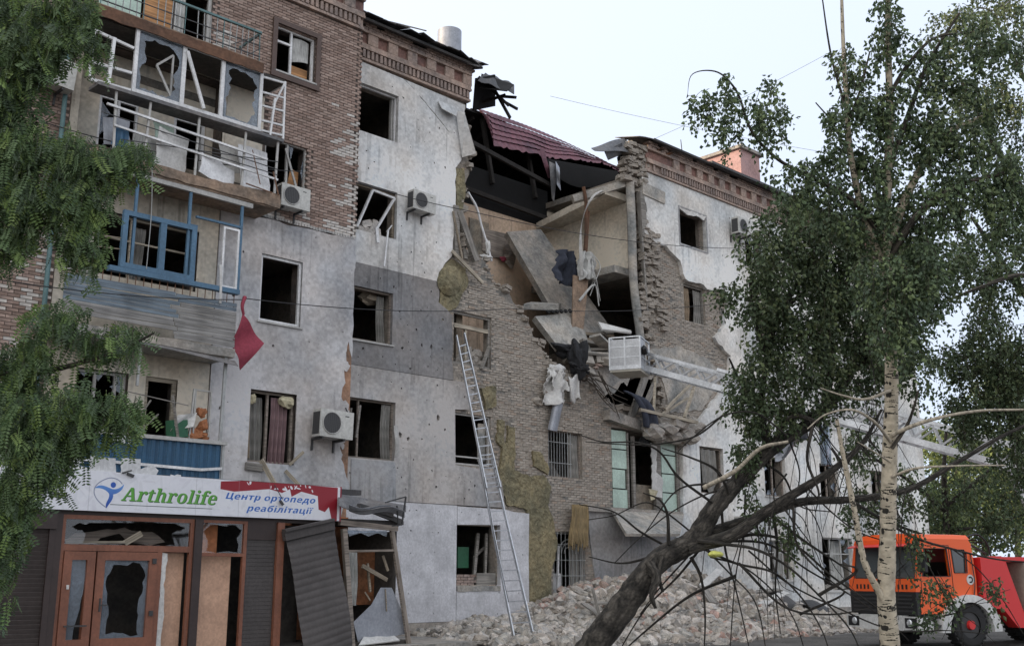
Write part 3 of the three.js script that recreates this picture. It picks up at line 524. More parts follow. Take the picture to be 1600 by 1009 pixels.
// torn roofing on the right stub
part('torn_sheet', sheet((u, v) => { const p = onZ(lerp(978, 924, u) + v * 14 * (1 - u * 0.6), lerp(216, 229, u) + v * lerp(24, 4, u) + Math.sin(u * 5) * -2, lerp(-0.4, 0.9, u) + v * 0.25); return p; }, 10, 4, 0.02), m.roofGrey, B);
part('torn_sheet', slab([onZ(944, 236, 0.5), onZ(972, 222, 0.2), onZ(974, 240, -0.3), onZ(950, 250, 0.2)], 0.015), m.roofGrey, B);
part('torn_sheet', slab([onZ(964, 246, -0.2), onZ(976, 232, -0.4), onZ(978, 246, -0.4), onZ(966, 256, -0.3)], 0.015), m.sootShade, B);
{ const e = rough([[29.3, 17.32], [30.4, 17.45], [32, 17.36], [34, 17.40]], 0.05, 0.4, 66); for (let i = 0; i < e.length - 1; i++) part('roof_sheet', slab([V(e[i][0], e[i][1], 0.36), V(e[i + 1][0] - 0.01, e[i + 1][1], 0.36), V(e[i + 1][0] - 0.01, e[i + 1][1] + 0.3, -0.8), V(e[i][0], e[i][1] + 0.3, -0.8)], 0.025), m.roofGrey, B); }
part('gutter', box(33.5, XR, 17.36, 17.46, 0.4, 0.56), m.darkSteel, B);
// chimney stack and vent
const ch = part('chimney', [box(39.35, 40.85, 17.2, 20.35, -4.1, -2.0)], m.chimney, B);
part('chimney_cap', box(39.2, 41.0, 20.352, 20.5, -4.25, -1.85), m.concrete, ch);
{ const g = new THREE.CylinderGeometry(0.40, 0.40, 1.0, 24); g.translate(21.55, 18.75, -1.3); part('vent_pipe', metric(g), m.zinc, B); }

// column left standing, broken stumps of the frame
part('column', tube([onZ(984, 286, -0.12), onZ(987, 350, -0.1), onZ(990, 440, -0.1), onZ(1000, 520, -0.1), onZ(1006, 575, -0.12)], 0.21, 0.19, 4, 14, 0.05, 3), m.concreteL, B);
part('column', [bar(onZ(999, 300, -0.05), onZ(1003, 370, 0.0), 0.12, 0.18), bar(onZ(1002, 368, 0.0), onZ(1012, 505, -0.02), 0.07, 0.12)], m.greyTimber, B);
part('torn_lath', slab([onZ(1000, 296, 0.04), onZ(1006, 300, 0.06), onZ(1011, 350, 0.1), onZ(1004, 362, 0.06)], 0.02), m.greyTimber, B);
part('lintel', turn([box(29.75, 31.05, 15.25, 15.72, -0.1, 0.1)], V(30, 15.5, 0), 0, 0, -0.06), m.concreteL, B);
part('beam_stub', bar(onZ(895, 312, -1.4), onZ(975, 288, -0.3), 0.3, 0.26), m.concreteL, B);
// ---------------------------------------------------------------- the brick block on the left
const K = thing('brick_apartment_block', 'brown brick apartment block, lower floors rendered, standing forward of its neighbour', 'building', [0, 0, -4]);
const KO = {
  w5: [13.70, 14.90, 14.42, 15.72], w4: [13.55, 14.82, 11.02, 12.58], w3: [13.60, 14.80, 7.75, 9.45], w2: [13.50, 14.80, 4.30, 6.04],
  d5: [10.85, 11.85, 13.75, 15.75], p5: [9.6, 10.7, 14.5, 15.75], log: [8.8, 12.34, 10.56, 13.6], d3: [9.40, 11.9, 8.15, 9.62], e3: [8.8, 9.3, 8.15, 9.6], d2: [10.85, 11.62, 3.95, 6.02], e2: [9.3, 10.45, 4.95, 6.02],
};
const KH = Object.values(KO).map((o) => rect(...o));
const KX0 = -24, KX1 = 16.42, KT = 16.5;
part('front_wall', plate(rect(KX0, KX1, 0, KT), 0.5, 0.962, KH), m.mortarRed, K);
part('side_wall', [box(KX1 - 0.4, KX1, 0, KT, -9.5, 0.498), box(KX0, KX0 + 0.4, 0, KT, -9.5, 0.498)], m.mortarRed, K);
part('rear_wall', box(KX0, KX1, 0, KT, -9.9, -9.502), m.mortarRed, K);
part('inner_wall', box(KX0 + 0.4, KX1 - 0.4, 0, KT - 0.02, -3.7, -3.5), m.interior, K);
for (const y of [3.6, 6.7, 9.95, 13.3, 16.3]) part('floor_slab', box(KX0 + 0.4, KX1 - 0.4, y - 0.2, y, -9.5, 0.5), m.interiorW, K);
for (const x of [8.2, 12.9, 15.6]) part('cross_wall', box(x, x + 0.15, 3.6, 16.1, -3.5, 0.498), m.interiorW, K);
part('roof', [slab([V(KX0 - 0.2, 17.75, 1.45), V(KX1 + 0.15, 17.75, 1.45), V(KX1 + 0.15, 19.5, -4.4), V(KX0 - 0.2, 19.5, -4.4)], 0.1), slab([V(KX0 - 0.2, 19.5, -4.4), V(KX1 + 0.15, 19.5, -4.4), V(KX1 + 0.15, 17.7, -10.2), V(KX0 - 0.2, 17.7, -10.2)], 0.1)], m.roofDark, K);
part('gable', plate([[0, 0], [10.4, 0], [10.4, 1.1], [5.3, 2.9], [0, 1.1]], 0, 0.3).rotateY(Math.PI / 2).translate(KX1 - 0.3, KT, 0.5), m.mortarRed, K);
cornice(K, 4.5, KX1 - 0.02, KT, 1.0, 53);
part('parapet', box(4.5, KX1 - 0.02, KT + 1.17, KT + 1.28, 0.5, 1.22), m.pinkBand, K);
// render of the lower storeys, with the rust-red base coat laid bare along the corner
const kr = rough([[12.42, 10.42], [13.4, 10.34], [14.6, 10.36], [15.9, 10.40], [KX1, 10.5]], 0.03, 0.3, 70);
const strip = rough(zz([[556, 372], [550, 440], [548, 470], [546, 530], [538, 590], [533, 620], [545, 632], [543, 680], [531, 700], [538, 735], [546, 760]], 1), 0.07, 0.1, 71);
const KP = [[12.42, 3.0], [16.2, 3.0], ...strip.slice().reverse().filter((p) => p[1] > 3.1 && p[1] < 10.3), ...kr.slice().reverse()];
part('render_coat', plate(KP, 0.915, 1.0, [rect(...KO.w3), rect(...KO.w2), ...pits(KP, [rect(...KO.w3), rect(...KO.w2)], 26, 72, 0.012, 0.05)]), m.leftRender, K);
part('bare_strip', plate([[15.4, 3.0], [KX1 - 0.004, 3.0], [KX1 - 0.004, 10.3], [15.4, 10.3]].map((p) => p), 0.915, 0.972), m.rustRed, K);
part('corner_render', plate(rough([[16.34, 7.4], [KX1 + 0.003, 7.2], [KX1 + 0.003, 10.4], [16.2, 10.38], [16.26, 9.2], [16.22, 8.4], [16.3, 7.9]], 0.02, 0.3, 73, true), 0.915, 0.99), m.leftRender, K);
[[16.15, 4.2, 0.09, 0.16], [16.3, 5.6, 0.07, 0.2], [16.12, 6.6, 0.06, 0.1], [16.28, 6.95, 0.1, 0.12], [16.22, 4.9, 0.05, 0.1], [16.33, 3.6, 0.06, 0.25]].forEach(([x, y, a, b], i) => part('render_scab', plate(blob(x, y, a, b, 740 + i, 11, 0.4), 0.915, 0.99), m.leftRender, K));
part('balcony_back_wall', plate(rect(8.62, 12.40, 3.0, 13.7), 0.915, 0.975, [KO.log, KO.d3, KO.e3, KO.d2, KO.e2].map((o) => rect(...o))), m.cream, K);
part('balcony_back_wall', plate(rect(12.41, 13.46, 10.48, 13.7), 0.915, 0.974), m.cream, K);
part('render_below', plate(rect(4.5, 8.6, 3.0, 4.6), 0.915, 0.99), m.leftRender, K);
const kExposed = (x, y) => !(x > 12.40 && y < 10.46) && !(x > 8.6 && x < 12.44 && y < 13.72) && !(x > 12.3 && x < 13.46 && y < 13.72) && !(y < 4.62) && !KH.some((h) => inside([x, y], h)) && x < KX1 - 0.02;
bricks(K, { x0: 7.2, x1: 16.42, y0: 4.65, y1: KT - 0.03, z: 0.926, ok: kExposed, palette: PAL.red, seed: 32, jit: 0.006,
  tone: (x, y, q) => { const w = sst(15.5, 16.4, x + Math.sin(y * 5) * 0.2) * sst(14.4, 13.2, y) + (y < 10.75 ? 0.35 : 0) + (x < 12.5 && y < 15 && x > 11.7 ? 0.75 : 0); return q < w * 0.8 ? 3 : q * 7 % 1 < 0.4 ? 0 : q * 7 % 1 < 0.8 ? 1 : 2; } });
stuff(part('soldier_bricks', (() => { const g = []; for (let x = 12.5; x < 16.35; x += 0.085) g.push(box(x, x + 0.068, 10.40 + Math.sin(x * 9) * 0.01, 10.47, 0.915, 1.01)); return g; })(), m.brickW, K));

// windows of the block
{
  const [x0, x1, y0, y1] = KO.w5; const w = windowPart(K, x0, x1, y0, y1, 1.0, { mull: [0.42], set: 0.1 });
  part('surround', frameG(x0 - 0.14, x1 + 0.14, y0 - 0.2, y1 + 0.14, 1.003, 1.05, 0.135), m.brownTrim, w);
  part('sash', [box(x0 + 0.07, x0 + 0.48, 15.27, 15.33, 0.84, 0.9)], m.pvc, w);
  part('blind', sheet((u, v) => V(lerp(x0 + 0.58, x1 - 0.1, u), lerp(y1 - 0.12, y0 + 0.48 + 0.12 * u, v), 0.78 + Math.sin(u * 3) * 0.07), 8, 8), m.net, w);
  part('board', plate([[x0 + 0.55, y0 + 0.06], [x1 - 0.08, y0 + 0.06], [x1 - 0.08, y0 + 0.42], [x0 + 0.55, y0 + 0.42]], 0.72, 0.74), m.ply, w);
}
{
  const [x0, x1, y0, y1] = KO.w4; const w = windowPart(K, x0, x1, y0, y1, 1.0, { set: 0.1, mat: m.pvcD, mull: [0.55] });
  part('board', plate([[14.25, 11.1], [14.72, 11.1], [14.74, 11.95], [14.5, 12.0], [14.42, 11.6]], 0.66, 0.68), m.ply, w);
  shards(w, x0 + 0.7, x1 - 0.07, y0 + 0.08, y1 - 0.08, 0.86, 801, 5);
  part('loose_sash', [bar(V(14.18, 12.4, 0.9), V(14.55, 11.2, 1.02), 0.05, 0.05)], m.pvcD, w);
}
{
  const [x0, x1, y0, y1] = KO.w3; windowPart(K, x0, x1, y0, y1, 1.0, { set: 0.06, w: 0.07 });
  part('fallen_shelf', [bar(V(13.7, 8.5, -1.6), V(14.6, 8.35, -1.2), 0.06, 0.2), bar(V(14.0, 8.6, -1.4), V(14.1, 8.0, -1.3), 0.06)], m.greyTimber, K);
}
{
  const [x0, x1, y0, y1] = KO.w2; const w = windowPart(K, x0, x1, y0, y1, 1.0, { set: 0.16, mat: m.oldFrame, mull: [0.44], sill: false });
  part('curtain', drape(x0 + 0.12, x0 + 0.52, y0 - 0.02, y1 - 0.14, 0.70, 3, 0.035, 4), m.curtainG, w);
  part('curtain', drape(x0 + 0.62, x1 - 0.22, y0 - 0.32, y1 - 0.12, 0.84, 4, 0.05, 9, 0.08), m.curtain, w);
  part('curtain', drape(x0 + 0.02, x0 + 0.14, y0 + 0.1, y1 - 0.1, 0.84, 1, 0.02, 5), m.curtainB, w);
  part('foam_lump', [chunk(81, 0.4, 0.24, 0.2).translate(x1 - 0.28, y1 - 0.2, 0.95), chunk(82, 0.15, 0.22, 0.15).translate(x0 + 0.08, y1 - 0.24, 0.95)], m.foam, w);
  part('sill_board', turn([box(x0 - 0.05, x0 + 0.42, y0 - 0.2, y0 - 0.02, 0.9, 1.08)], V(x0, y0, 1), 0, 0, -0.05), m.greyTimber, w);
  part('splintered_board', [bar(V(13.86, 4.36, 1.02), V(14.13, 3.55, 1.5), 0.035, 0.12), bar(V(14.55, 4.15, 1.02), V(14.83, 3.75, 1.3), 0.03, 0.09), bar(V(14.66, 4.3, 1.02), V(14.9, 4.62, 1.25), 0.03, 0.07)], m.timberPale, w);
}
function plainWindow(parent, key, zf, seed, o = {}) { const [x0, x1, y0, y1] = key; const w = windowPart(parent, x0, x1, y0, y1, zf, o); shards(w, x0 + 0.07, x1 - 0.07, y0 + 0.07, y1 - 0.07, zf - (o.set || 0.14) - 0.03, seed, o.n || 7); return w; }
const LG = { d4: [9.45, 10.4, 11.0, 12.55], e4: [11.3, 12.15, 10.6, 12.6] };
part('loggia_back_wall', plate(rect(8.7, 12.45, 10.5, 13.62), 0.40, 0.48, [rect(...LG.d4), rect(...LG.e4)]), m.cream, K);
plainWindow(K, LG.d4, 0.48, 810, { mat: m.pvc, mull: [0.5], sill: false, set: 0.02 }); plainWindow(K, KO.e2, 0.97, 811, { mat: m.pvcD, mull: [0.4, 0.8] }); plainWindow(K, KO.e3, 0.97, 812, { mat: m.oldFrame });
{ const w = windowPart(K, ...KO.d3, 0.97, { mat: m.timberPale, mull: [0.36], trans: [0.62], set: 0.12, w: 0.05, sill: false }); part('curtain', drape(10.4, 10.72, 8.2, 9.5, 0.6, 3, 0.03, 12), m.curtainG, w); }
for (const [k, mt] of [['d5', m.pvcD], ['e4', m.pvc], ['d2', m.timberPale]]) { const [x0, x1, y0, y1] = KO[k] || LG[k]; const w = windowPart(K, x0, x1, y0, y1, k === 'e4' ? 0.49 : 0.98, { mat: mt, w: 0.09, sill: false, set: 0.06 }); w.name = 'balcony_door'; }
part('plywood_sheet', plate(rect(10.06, 10.78, 13.85, 15.9), 1.01, 1.03), m.ply, K);
part('curtain', drape(10.8, 11.05, 13.8, 15.9, 1.06, 2, 0.03, 19), m.net, K);
part('blinds', plate(rect(9.0, 10.0, 14.2, 15.8), 1.01, 1.03), m.mint, K);
part('drain_pipe', tube([V(8.42, 0, 1.12), V(8.42, 16.3, 1.12)], 0.055, 0.055, 8), m.tealRail, K);

// ---------------------------------------------------------------- balconies
const balGroup = 'balconies stacked on the brick block';
{ // top floor: open, with a painted railing
  const b = thing('balcony', 'open top floor balcony with a teal painted steel railing', 'balcony', [10.6, 13.7, 1.5], balGroup);
  part('slab', box(8.5, 12.72, 13.72, 13.90, 1.0, 2.05), m.slabEdge, b);
  part('slab_edge', plate(rough(rect(8.5, 12.74, 13.60, 13.86), 0.018, 0.2, 90, true), 2.052, 2.08), m.rust, b);
  part('handrail', [bar(V(8.6, 14.66, 2.0), V(12.66, 14.68, 2.0), 0.06, 0.05), bar(V(12.66, 14.68, 2.0), V(12.66, 14.66, 1.0), 0.05)], m.tealRail, b);
  part('lower_rail', [bar(V(8.6, 14.02, 2.0), V(12.66, 14.04, 2.0), 0.025), bar(V(8.6, 14.3, 2.0), V(12.66, 14.32, 2.0), 0.02)], m.darkSteel, b);
  for (let i = 0; i < 25; i++) { const x = 8.66 + i * 0.166; if (i === 7 || i === 13) continue; part('baluster', bar(V(x, 13.9, 2.0), V(x + Math.sin(i * 7) * 0.02, 14.64, 2.0), 0.018), i % 6 === 0 ? m.tealRail : m.paleRail, b); }
  part('bent_bars', [bar(V(11.9, 14.1, 2.06), V(12.5, 14.5, 2.1), 0.02), bar(V(12.1, 13.95, 2.06), V(12.2, 14.45, 2.1), 0.02), bar(V(12.3, 13.95, 2.05), V(12.6, 14.2, 2.12), 0.02)], m.darkSteel, b);
}
{ // fourth floor: glazed
  const b = thing('balcony', 'long balcony with broken white framed glazing and rails stripped of their panels', 'balcony', [11.1, 10.2, 1.5], balGroup);
  const sl = part('slab', box(8.7, 13.36, 10.28, 10.52, 1.0, 2.02), m.slabEdge, b);
  part('slab_edge', plate(rough([[8.7, 10.36], [13.4, 10.30], [13.38, 10.64], [11.2, 10.56], [8.7, 10.58]], 0.02, 0.22, 91, true), 2.022, 2.06), m.slabEdge, sl);
  part('slab_trim', turn([box(9.2, 12.7, 10.17, 10.28, 1.94, 2.01)], V(11, 10.2, 2), 0, 0, -0.012), m.pvcD, b);
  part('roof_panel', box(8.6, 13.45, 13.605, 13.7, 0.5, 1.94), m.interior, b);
  const fr = part('glazing_frame', [...frameG(9.52, 12.78, 12.12, 13.70, 1.95, 2.02, 0.08), box(10.66, 10.76, 12.2, 13.62, 1.953, 2.017), box(11.66, 11.75, 12.2, 13.62, 1.953, 2.017)], m.pvc, b);
  const hole = (x0, x1, s) => { const W = x1 - x0, o = rect(x0, x1, 12.2, 13.62), h = rough([[x0 + W * 0.1, 12.26], [x0 + W * 0.7, 12.24], [x0 + W * 0.9, 12.5], [x0 + W * 0.82, 12.8], [x0 + W * 0.94, 13.2], [x0 + W * 0.8, 13.42], [x0 + W * 0.35, 13.52], [x0 + W * 0.12, 13.42], [x0 + W * 0.2, 13.0], [x0 + W * 0.06, 12.7]], 0.045, 0.1, s, true); return plate(o, 1.984, 1.989, [h]); };
  part('broken_pane', hole(9.6, 10.66, 93), m.dirtyGlass, fr); part('broken_pane', hole(11.75, 12.7, 94), m.dirtyGlass, fr);
  part('hanging_sash', [bar(V(10.75, 13.5, 2.04), V(11.22, 12.2, 2.1), 0.06, 0.07)], m.pvc, b);
  part('hanging_sash', [bar(V(10.48, 13.35, 1.9), V(10.12, 13.0, 1.85), 0.05), bar(V(10.12, 13.0, 1.85), V(10.52, 12.25, 1.92), 0.05), bar(V(10.48, 13.35, 1.9), V(10.5, 12.4, 1.85), 0.04)], m.pvcD, b);
  // end bays, twisted
  part('end_frame', [bar(V(8.62, 13.3, 1.9), V(9.5, 13.15, 1.98), 0.06), bar(V(8.62, 12.55, 1.9), V(9.5, 12.55, 1.98), 0.06), bar(V(8.62, 13.3, 1.9), V(8.60, 12.2, 1.9), 0.06), bar(V(9.05, 13.25, 1.96), V(8.98, 12.1, 2.02), 0.07), bar(V(8.62, 12.14, 1.9), V(9.5, 12.13, 1.98), 0.07)], m.pvc, b);
  part('end_frame', [...[12.16, 12.42, 12.8, 13.15, 13.55].map((y) => bar(V(12.78, y, 2.0), V(13.42, y + 0.06, 1.96), 0.045)), bar(V(13.44, 12.1, 1.96), V(13.42, 13.65, 1.96), 0.05), bar(V(13.06, 12.1, 1.98), V(13.14, 13.1, 2.0), 0.05), bar(V(13.1, 12.9, 2.0), V(13.4, 13.6, 2.0), 0.04), bar(V(13.44, 12.3, 1.96), V(13.44, 12.3, 1.0), 0.04), bar(V(13.44, 13.6, 1.96), V(13.44, 13.6, 1.0), 0.04)], m.pvc, b);
  part('window_board', box(8.75, 13.42, 12.02, 12.10, 1.55, 2.05), m.roofGrey, b);
  for (const [x, l] of [[9.25, -0.05], [9.95, 0.05], [11.18, 0.02], [12.38, 0.04], [13.28, 0.03]]) part('post', bar(V(x, 10.55, 1.96), V(x + l, 12.02, 1.96), 0.05, 0.04), m.pvcD, b);
  part('rail', [bar(V(9.0, 11.66, 2.0), V(13.0, 11.46, 2.02), 0.05), bar(V(9.2, 11.22, 2.0), V(13.32, 11.02, 2.02), 0.045)], m.pvc, b);
  part('rail', [bar(V(8.9, 11.45, 1.98), V(13.34, 11.3, 1.98), 0.018), bar(V(9.4, 10.95, 1.98), V(13.34, 11.5, 1.98), 0.018), bar(V(11.2, 11.2, 1.98), V(13.34, 11.16, 1.98), 0.018)], m.darkSteel, b);
  const r = rng(95);
  for (const [x0, x1, y0, y1, z, mt] of [[9.1, 9.7, 10.9, 11.5, 1.7, m.zinc], [9.75, 10.5, 10.7, 11.35, 1.6, m.net], [10.2, 11.05, 10.6, 11.5, 1.85, m.paper], [11.25, 12.25, 10.6, 11.1, 1.9, m.pvc], [12.0, 12.6, 11.1, 11.75, 1.5, m.paper], [12.35, 13.2, 10.65, 11.75, 1.8, m.pvc], [10.4, 10.9, 11.2, 11.9, 1.4, m.mint]]) part('loose_panel', turn([plate(rough(rect(x0, x1, y0, y1), 0.05, 0.25, Math.floor(r() * 900), true), z, z + 0.02)], V((x0 + x1) / 2, (y0 + y1) / 2, z), (r() - 0.5) * 0.3, (r() - 0.5) * 0.5, (r() - 0.5) * 0.3), mt, b);
  part('blue_cloth', drape(9.2, 9.55, 10.8, 11.25, 1.92, 2, 0.03, 96), m.blueSheet, b);
  part('bent_bars', [bar(V(12.6, 11.6, 2.0), V(12.8, 10.75, 2.1), 0.02), bar(V(12.45, 10.7, 2.05), V(13.1, 10.6, 2.15), 0.025), bar(V(13.2, 11.2, 2.0), V(13.3, 10.6, 2.12), 0.03)], m.rust, b);
  part('board_below', plate(rect(8.8, 12.9, 10.6, 11.0), 1.2, 1.22), m.beigeD, b);
}
{ // third floor: blue frames over weathered boarding
  const b = thing('balcony', 'balcony with a blue timber window frame above weathered blue grey boards', 'balcony', [10.4, 6.5, 1.5], balGroup);
  part('slab', box(8.5, 12.42, 6.50, 6.68, 1.0, 2.0), m.concreteL, b);
  for (const x of [9.85, 11.12, 12.44]) part('post', bar(V(x, 8.08, 1.96), V(x, 10.2, 1.96), 0.06), m.blueFrame, b);
  part('top_beam', bar(V(11.28, 9.62, 1.97), V(12.46, 9.62, 1.97), 0.06, 0.05), m.blueFrame, b);
  part('window_frame', [...frameG(9.58, 11.30, 8.1, 9.38, 1.93, 2.03, 0.11), box(10.44, 10.58, 8.21, 9.27, 1.935, 2.025), box(11.18, 11.36, 8.06, 9.44, 1.90, 1.93)], m.blueFrame, b);
  part('sill_beam', turn([box(9.35, 12.46, 7.98, 8.09, 1.9, 2.05)], V(10, 8, 2), 0, 0, 0.004), m.blueFrame, b);
  part('window_frame', [...frameG(11.98, 12.40, 8.1, 9.55, 1.95, 2.0, 0.05)], m.pvc, b);
  part('hanging_strip', sheet((u, v) => V(11.9 + u * 0.06 + v * 0.05, lerp(8.6, 7.7, v), 2.03 + Math.sin(v * 3) * 0.03), 2, 8, 0.008), m.paper, b);
  for (let i = 0; i < 21; i++) part('baluster', bar(V(8.7 + i * 0.183, 7.68, 1.97), V(8.7 + i * 0.183, 7.99, 1.97), 0.014), m.rust, b);
  const r = rng(97);
  for (let k = 0; k < 11; k++) { // boards in two lengths, some slipped
    const y = 6.74 + k * 0.092, cut = 10.9 + (r() - 0.5) * 0.3;
    const bl = (x0, x1, mt) => part('slat', turn([box(x0, x1, y, y + 0.084, 1.985 + r() * 0.012, 2.005 + r() * 0.012)], V(x0, y, 2), 0, 0, (r() - 0.5) * 0.012 + 0.012 * (k > 8 ? 1 : 0)), mt, b);
    if (k > 1 || r() > 0.5) bl(8.45, cut, k > 4 ? m.blueSlat : m.greySlat); bl(cut + 0.02, 12.42, k > 3 ? (r() > 0.4 ? m.blueSlat : m.greySlat) : m.greySlat);
  }
  part('apron', plate(rough([[8.45, 6.55], [12.42, 6.50], [12.42, 6.70], [8.45, 6.72]], 0.015, 0.3, 98, true), 2.02, 2.05), m.concrete, b);
  part('torn_flashing', sheet((u, v) => V(lerp(9.0, 12.45, u), 6.47 + 0.06 * Math.sin(u * 4) - 0.10 * v * (0.4 + u), 2.02 + v * 0.16), 14, 3, 0.01), m.roofGrey, b);
  part('lath', [bar(V(8.9, 8.45, 1.9), V(9.6, 8.5, 1.95), 0.02), bar(V(8.8, 8.7, 1.9), V(9.6, 8.75, 1.95), 0.02)], m.timber, b);
}
{ // second floor: blue corrugated front
  const b = thing('balcony', 'balcony with a blue corrugated sheet front, wrecked inside, above the shop sign', 'balcony', [10.6, 3.5, 1.5], balGroup);
  part('slab', box(8.5, 12.32, 3.42, 3.6, 1.0, 2.0), m.concrete, b);
  part('corrugated_sheet', sheet((u, v) => V(lerp(8.7, 12.26, u), lerp(3.62, 4.50, v), 1.99 + 0.02 * Math.sign(Math.sin(u * 3.56 / 0.19 * 6.283)) * Math.min(1, Math.abs(Math.sin(u * 3.56 / 0.19 * 6.283)) * 4)), 300, 1, 0.004), m.blueSheet, b);
  part('top_rail', box(8.6, 12.36, 4.50, 4.58, 1.88, 2.06), m.pvcD, b);
  part('corner_post', [bar(V(12.29, 3.6, 2.0), V(12.29, 4.5, 2.0), 0.05), bar(V(12.22, 4.58, 1.97), V(12.25, 6.5, 1.97), 0.07, 0.05)], m.paleRail, b);
  part('trim_strip', [bar(V(8.8, 3.97, 2.04), V(11.75, 3.92, 2.05), 0.02, 0.06), bar(V(11.75, 3.92, 2.05), V(12.27, 3.98, 2.04), 0.02, 0.06)], m.pvc, b);
  part('hanging_post', bar(V(10.22, 6.45, 1.95), V(10.2, 5.6, 1.96), 0.05), m.paleRail, b);
  part('end_frame', [...frameG(11.72, 12.14, 4.7, 5.75, 1.6, 1.64, 0.035), bar(V(11.7, 5.75, 1.62), V(11.65, 4.6, 1.62), 0.04)], m.pvcD, b);
  part('broken_tiles', [[11.85, 4.75, 0.3], [12.0, 4.95, 0.26], [11.95, 5.25, 0.22], [12.05, 4.7, 0.2], [11.7, 4.68, 0.2]].map(([x, y, s], i) => chunk(860 + i, s, s * 0.8, 0.2, 0).rotateZ(i).translate(x, y, 1.55)), m.orange, b);
  part('torn_cloth', sheet((u, v) => V(11.3 + u * 0.5 - v * 0.15, 5.1 - v * 0.35 + u * 0.12, 1.7 + Math.sin(u * 5 + v * 3) * 0.08), 8, 6, 0.01), m.paper, b);
  part('green_box', turn([box(11.15, 11.55, 4.62, 5.0, 1.5, 1.75)], V(11.3, 4.8, 1.6), 0, 0.2, 0.12), m.greenBox, b);
  part('wreckage', [bar(V(10.2, 4.6, 1.7), V(10.75, 5.4, 1.5), 0.03), bar(V(10.4, 4.6, 1.7), V(10.9, 5.1, 1.6), 0.03), bar(V(11.3, 4.6, 1.8), V(11.05, 5.5, 1.9), 0.06, 0.03), bar(V(10.0, 5.45, 1.97), V(11.4, 5.3, 1.98), 0.02)], m.greyTimber, b);
  part('loose_panel', turn([plate(rough(rect(9.6, 10.3, 4.6, 5.1), 0.04, 0.2, 99, true), 1.6, 1.62)], V(10, 4.8, 1.6), 0.1, 0.2, 0.05), m.paper, b);
}
// red cloth caught on the bracket
lone('red_cloth', 'torn red cloth hanging from the end of the boarded balcony', 'cloth', [sheet((u, v) => { const P = [onZ(378, 490, 2.05), onZ(411, 537, 2.1), onZ(376, 578, 2.1), onZ(362, 535, 2.0)]; const a = P[0].clone().lerp(P[1], u), c = P[3].clone().lerp(P[2], u), p = a.lerp(c, v); p.z += 0.05 * Math.sin(u * 7 + v * 4); return p; }, 10, 10, 0.01), tube([onZ(382, 464, 2.0), onZ(378, 478, 2.08), onZ(380, 492, 2.06)], 0.05, 0.03, 6)], m.redCloth);
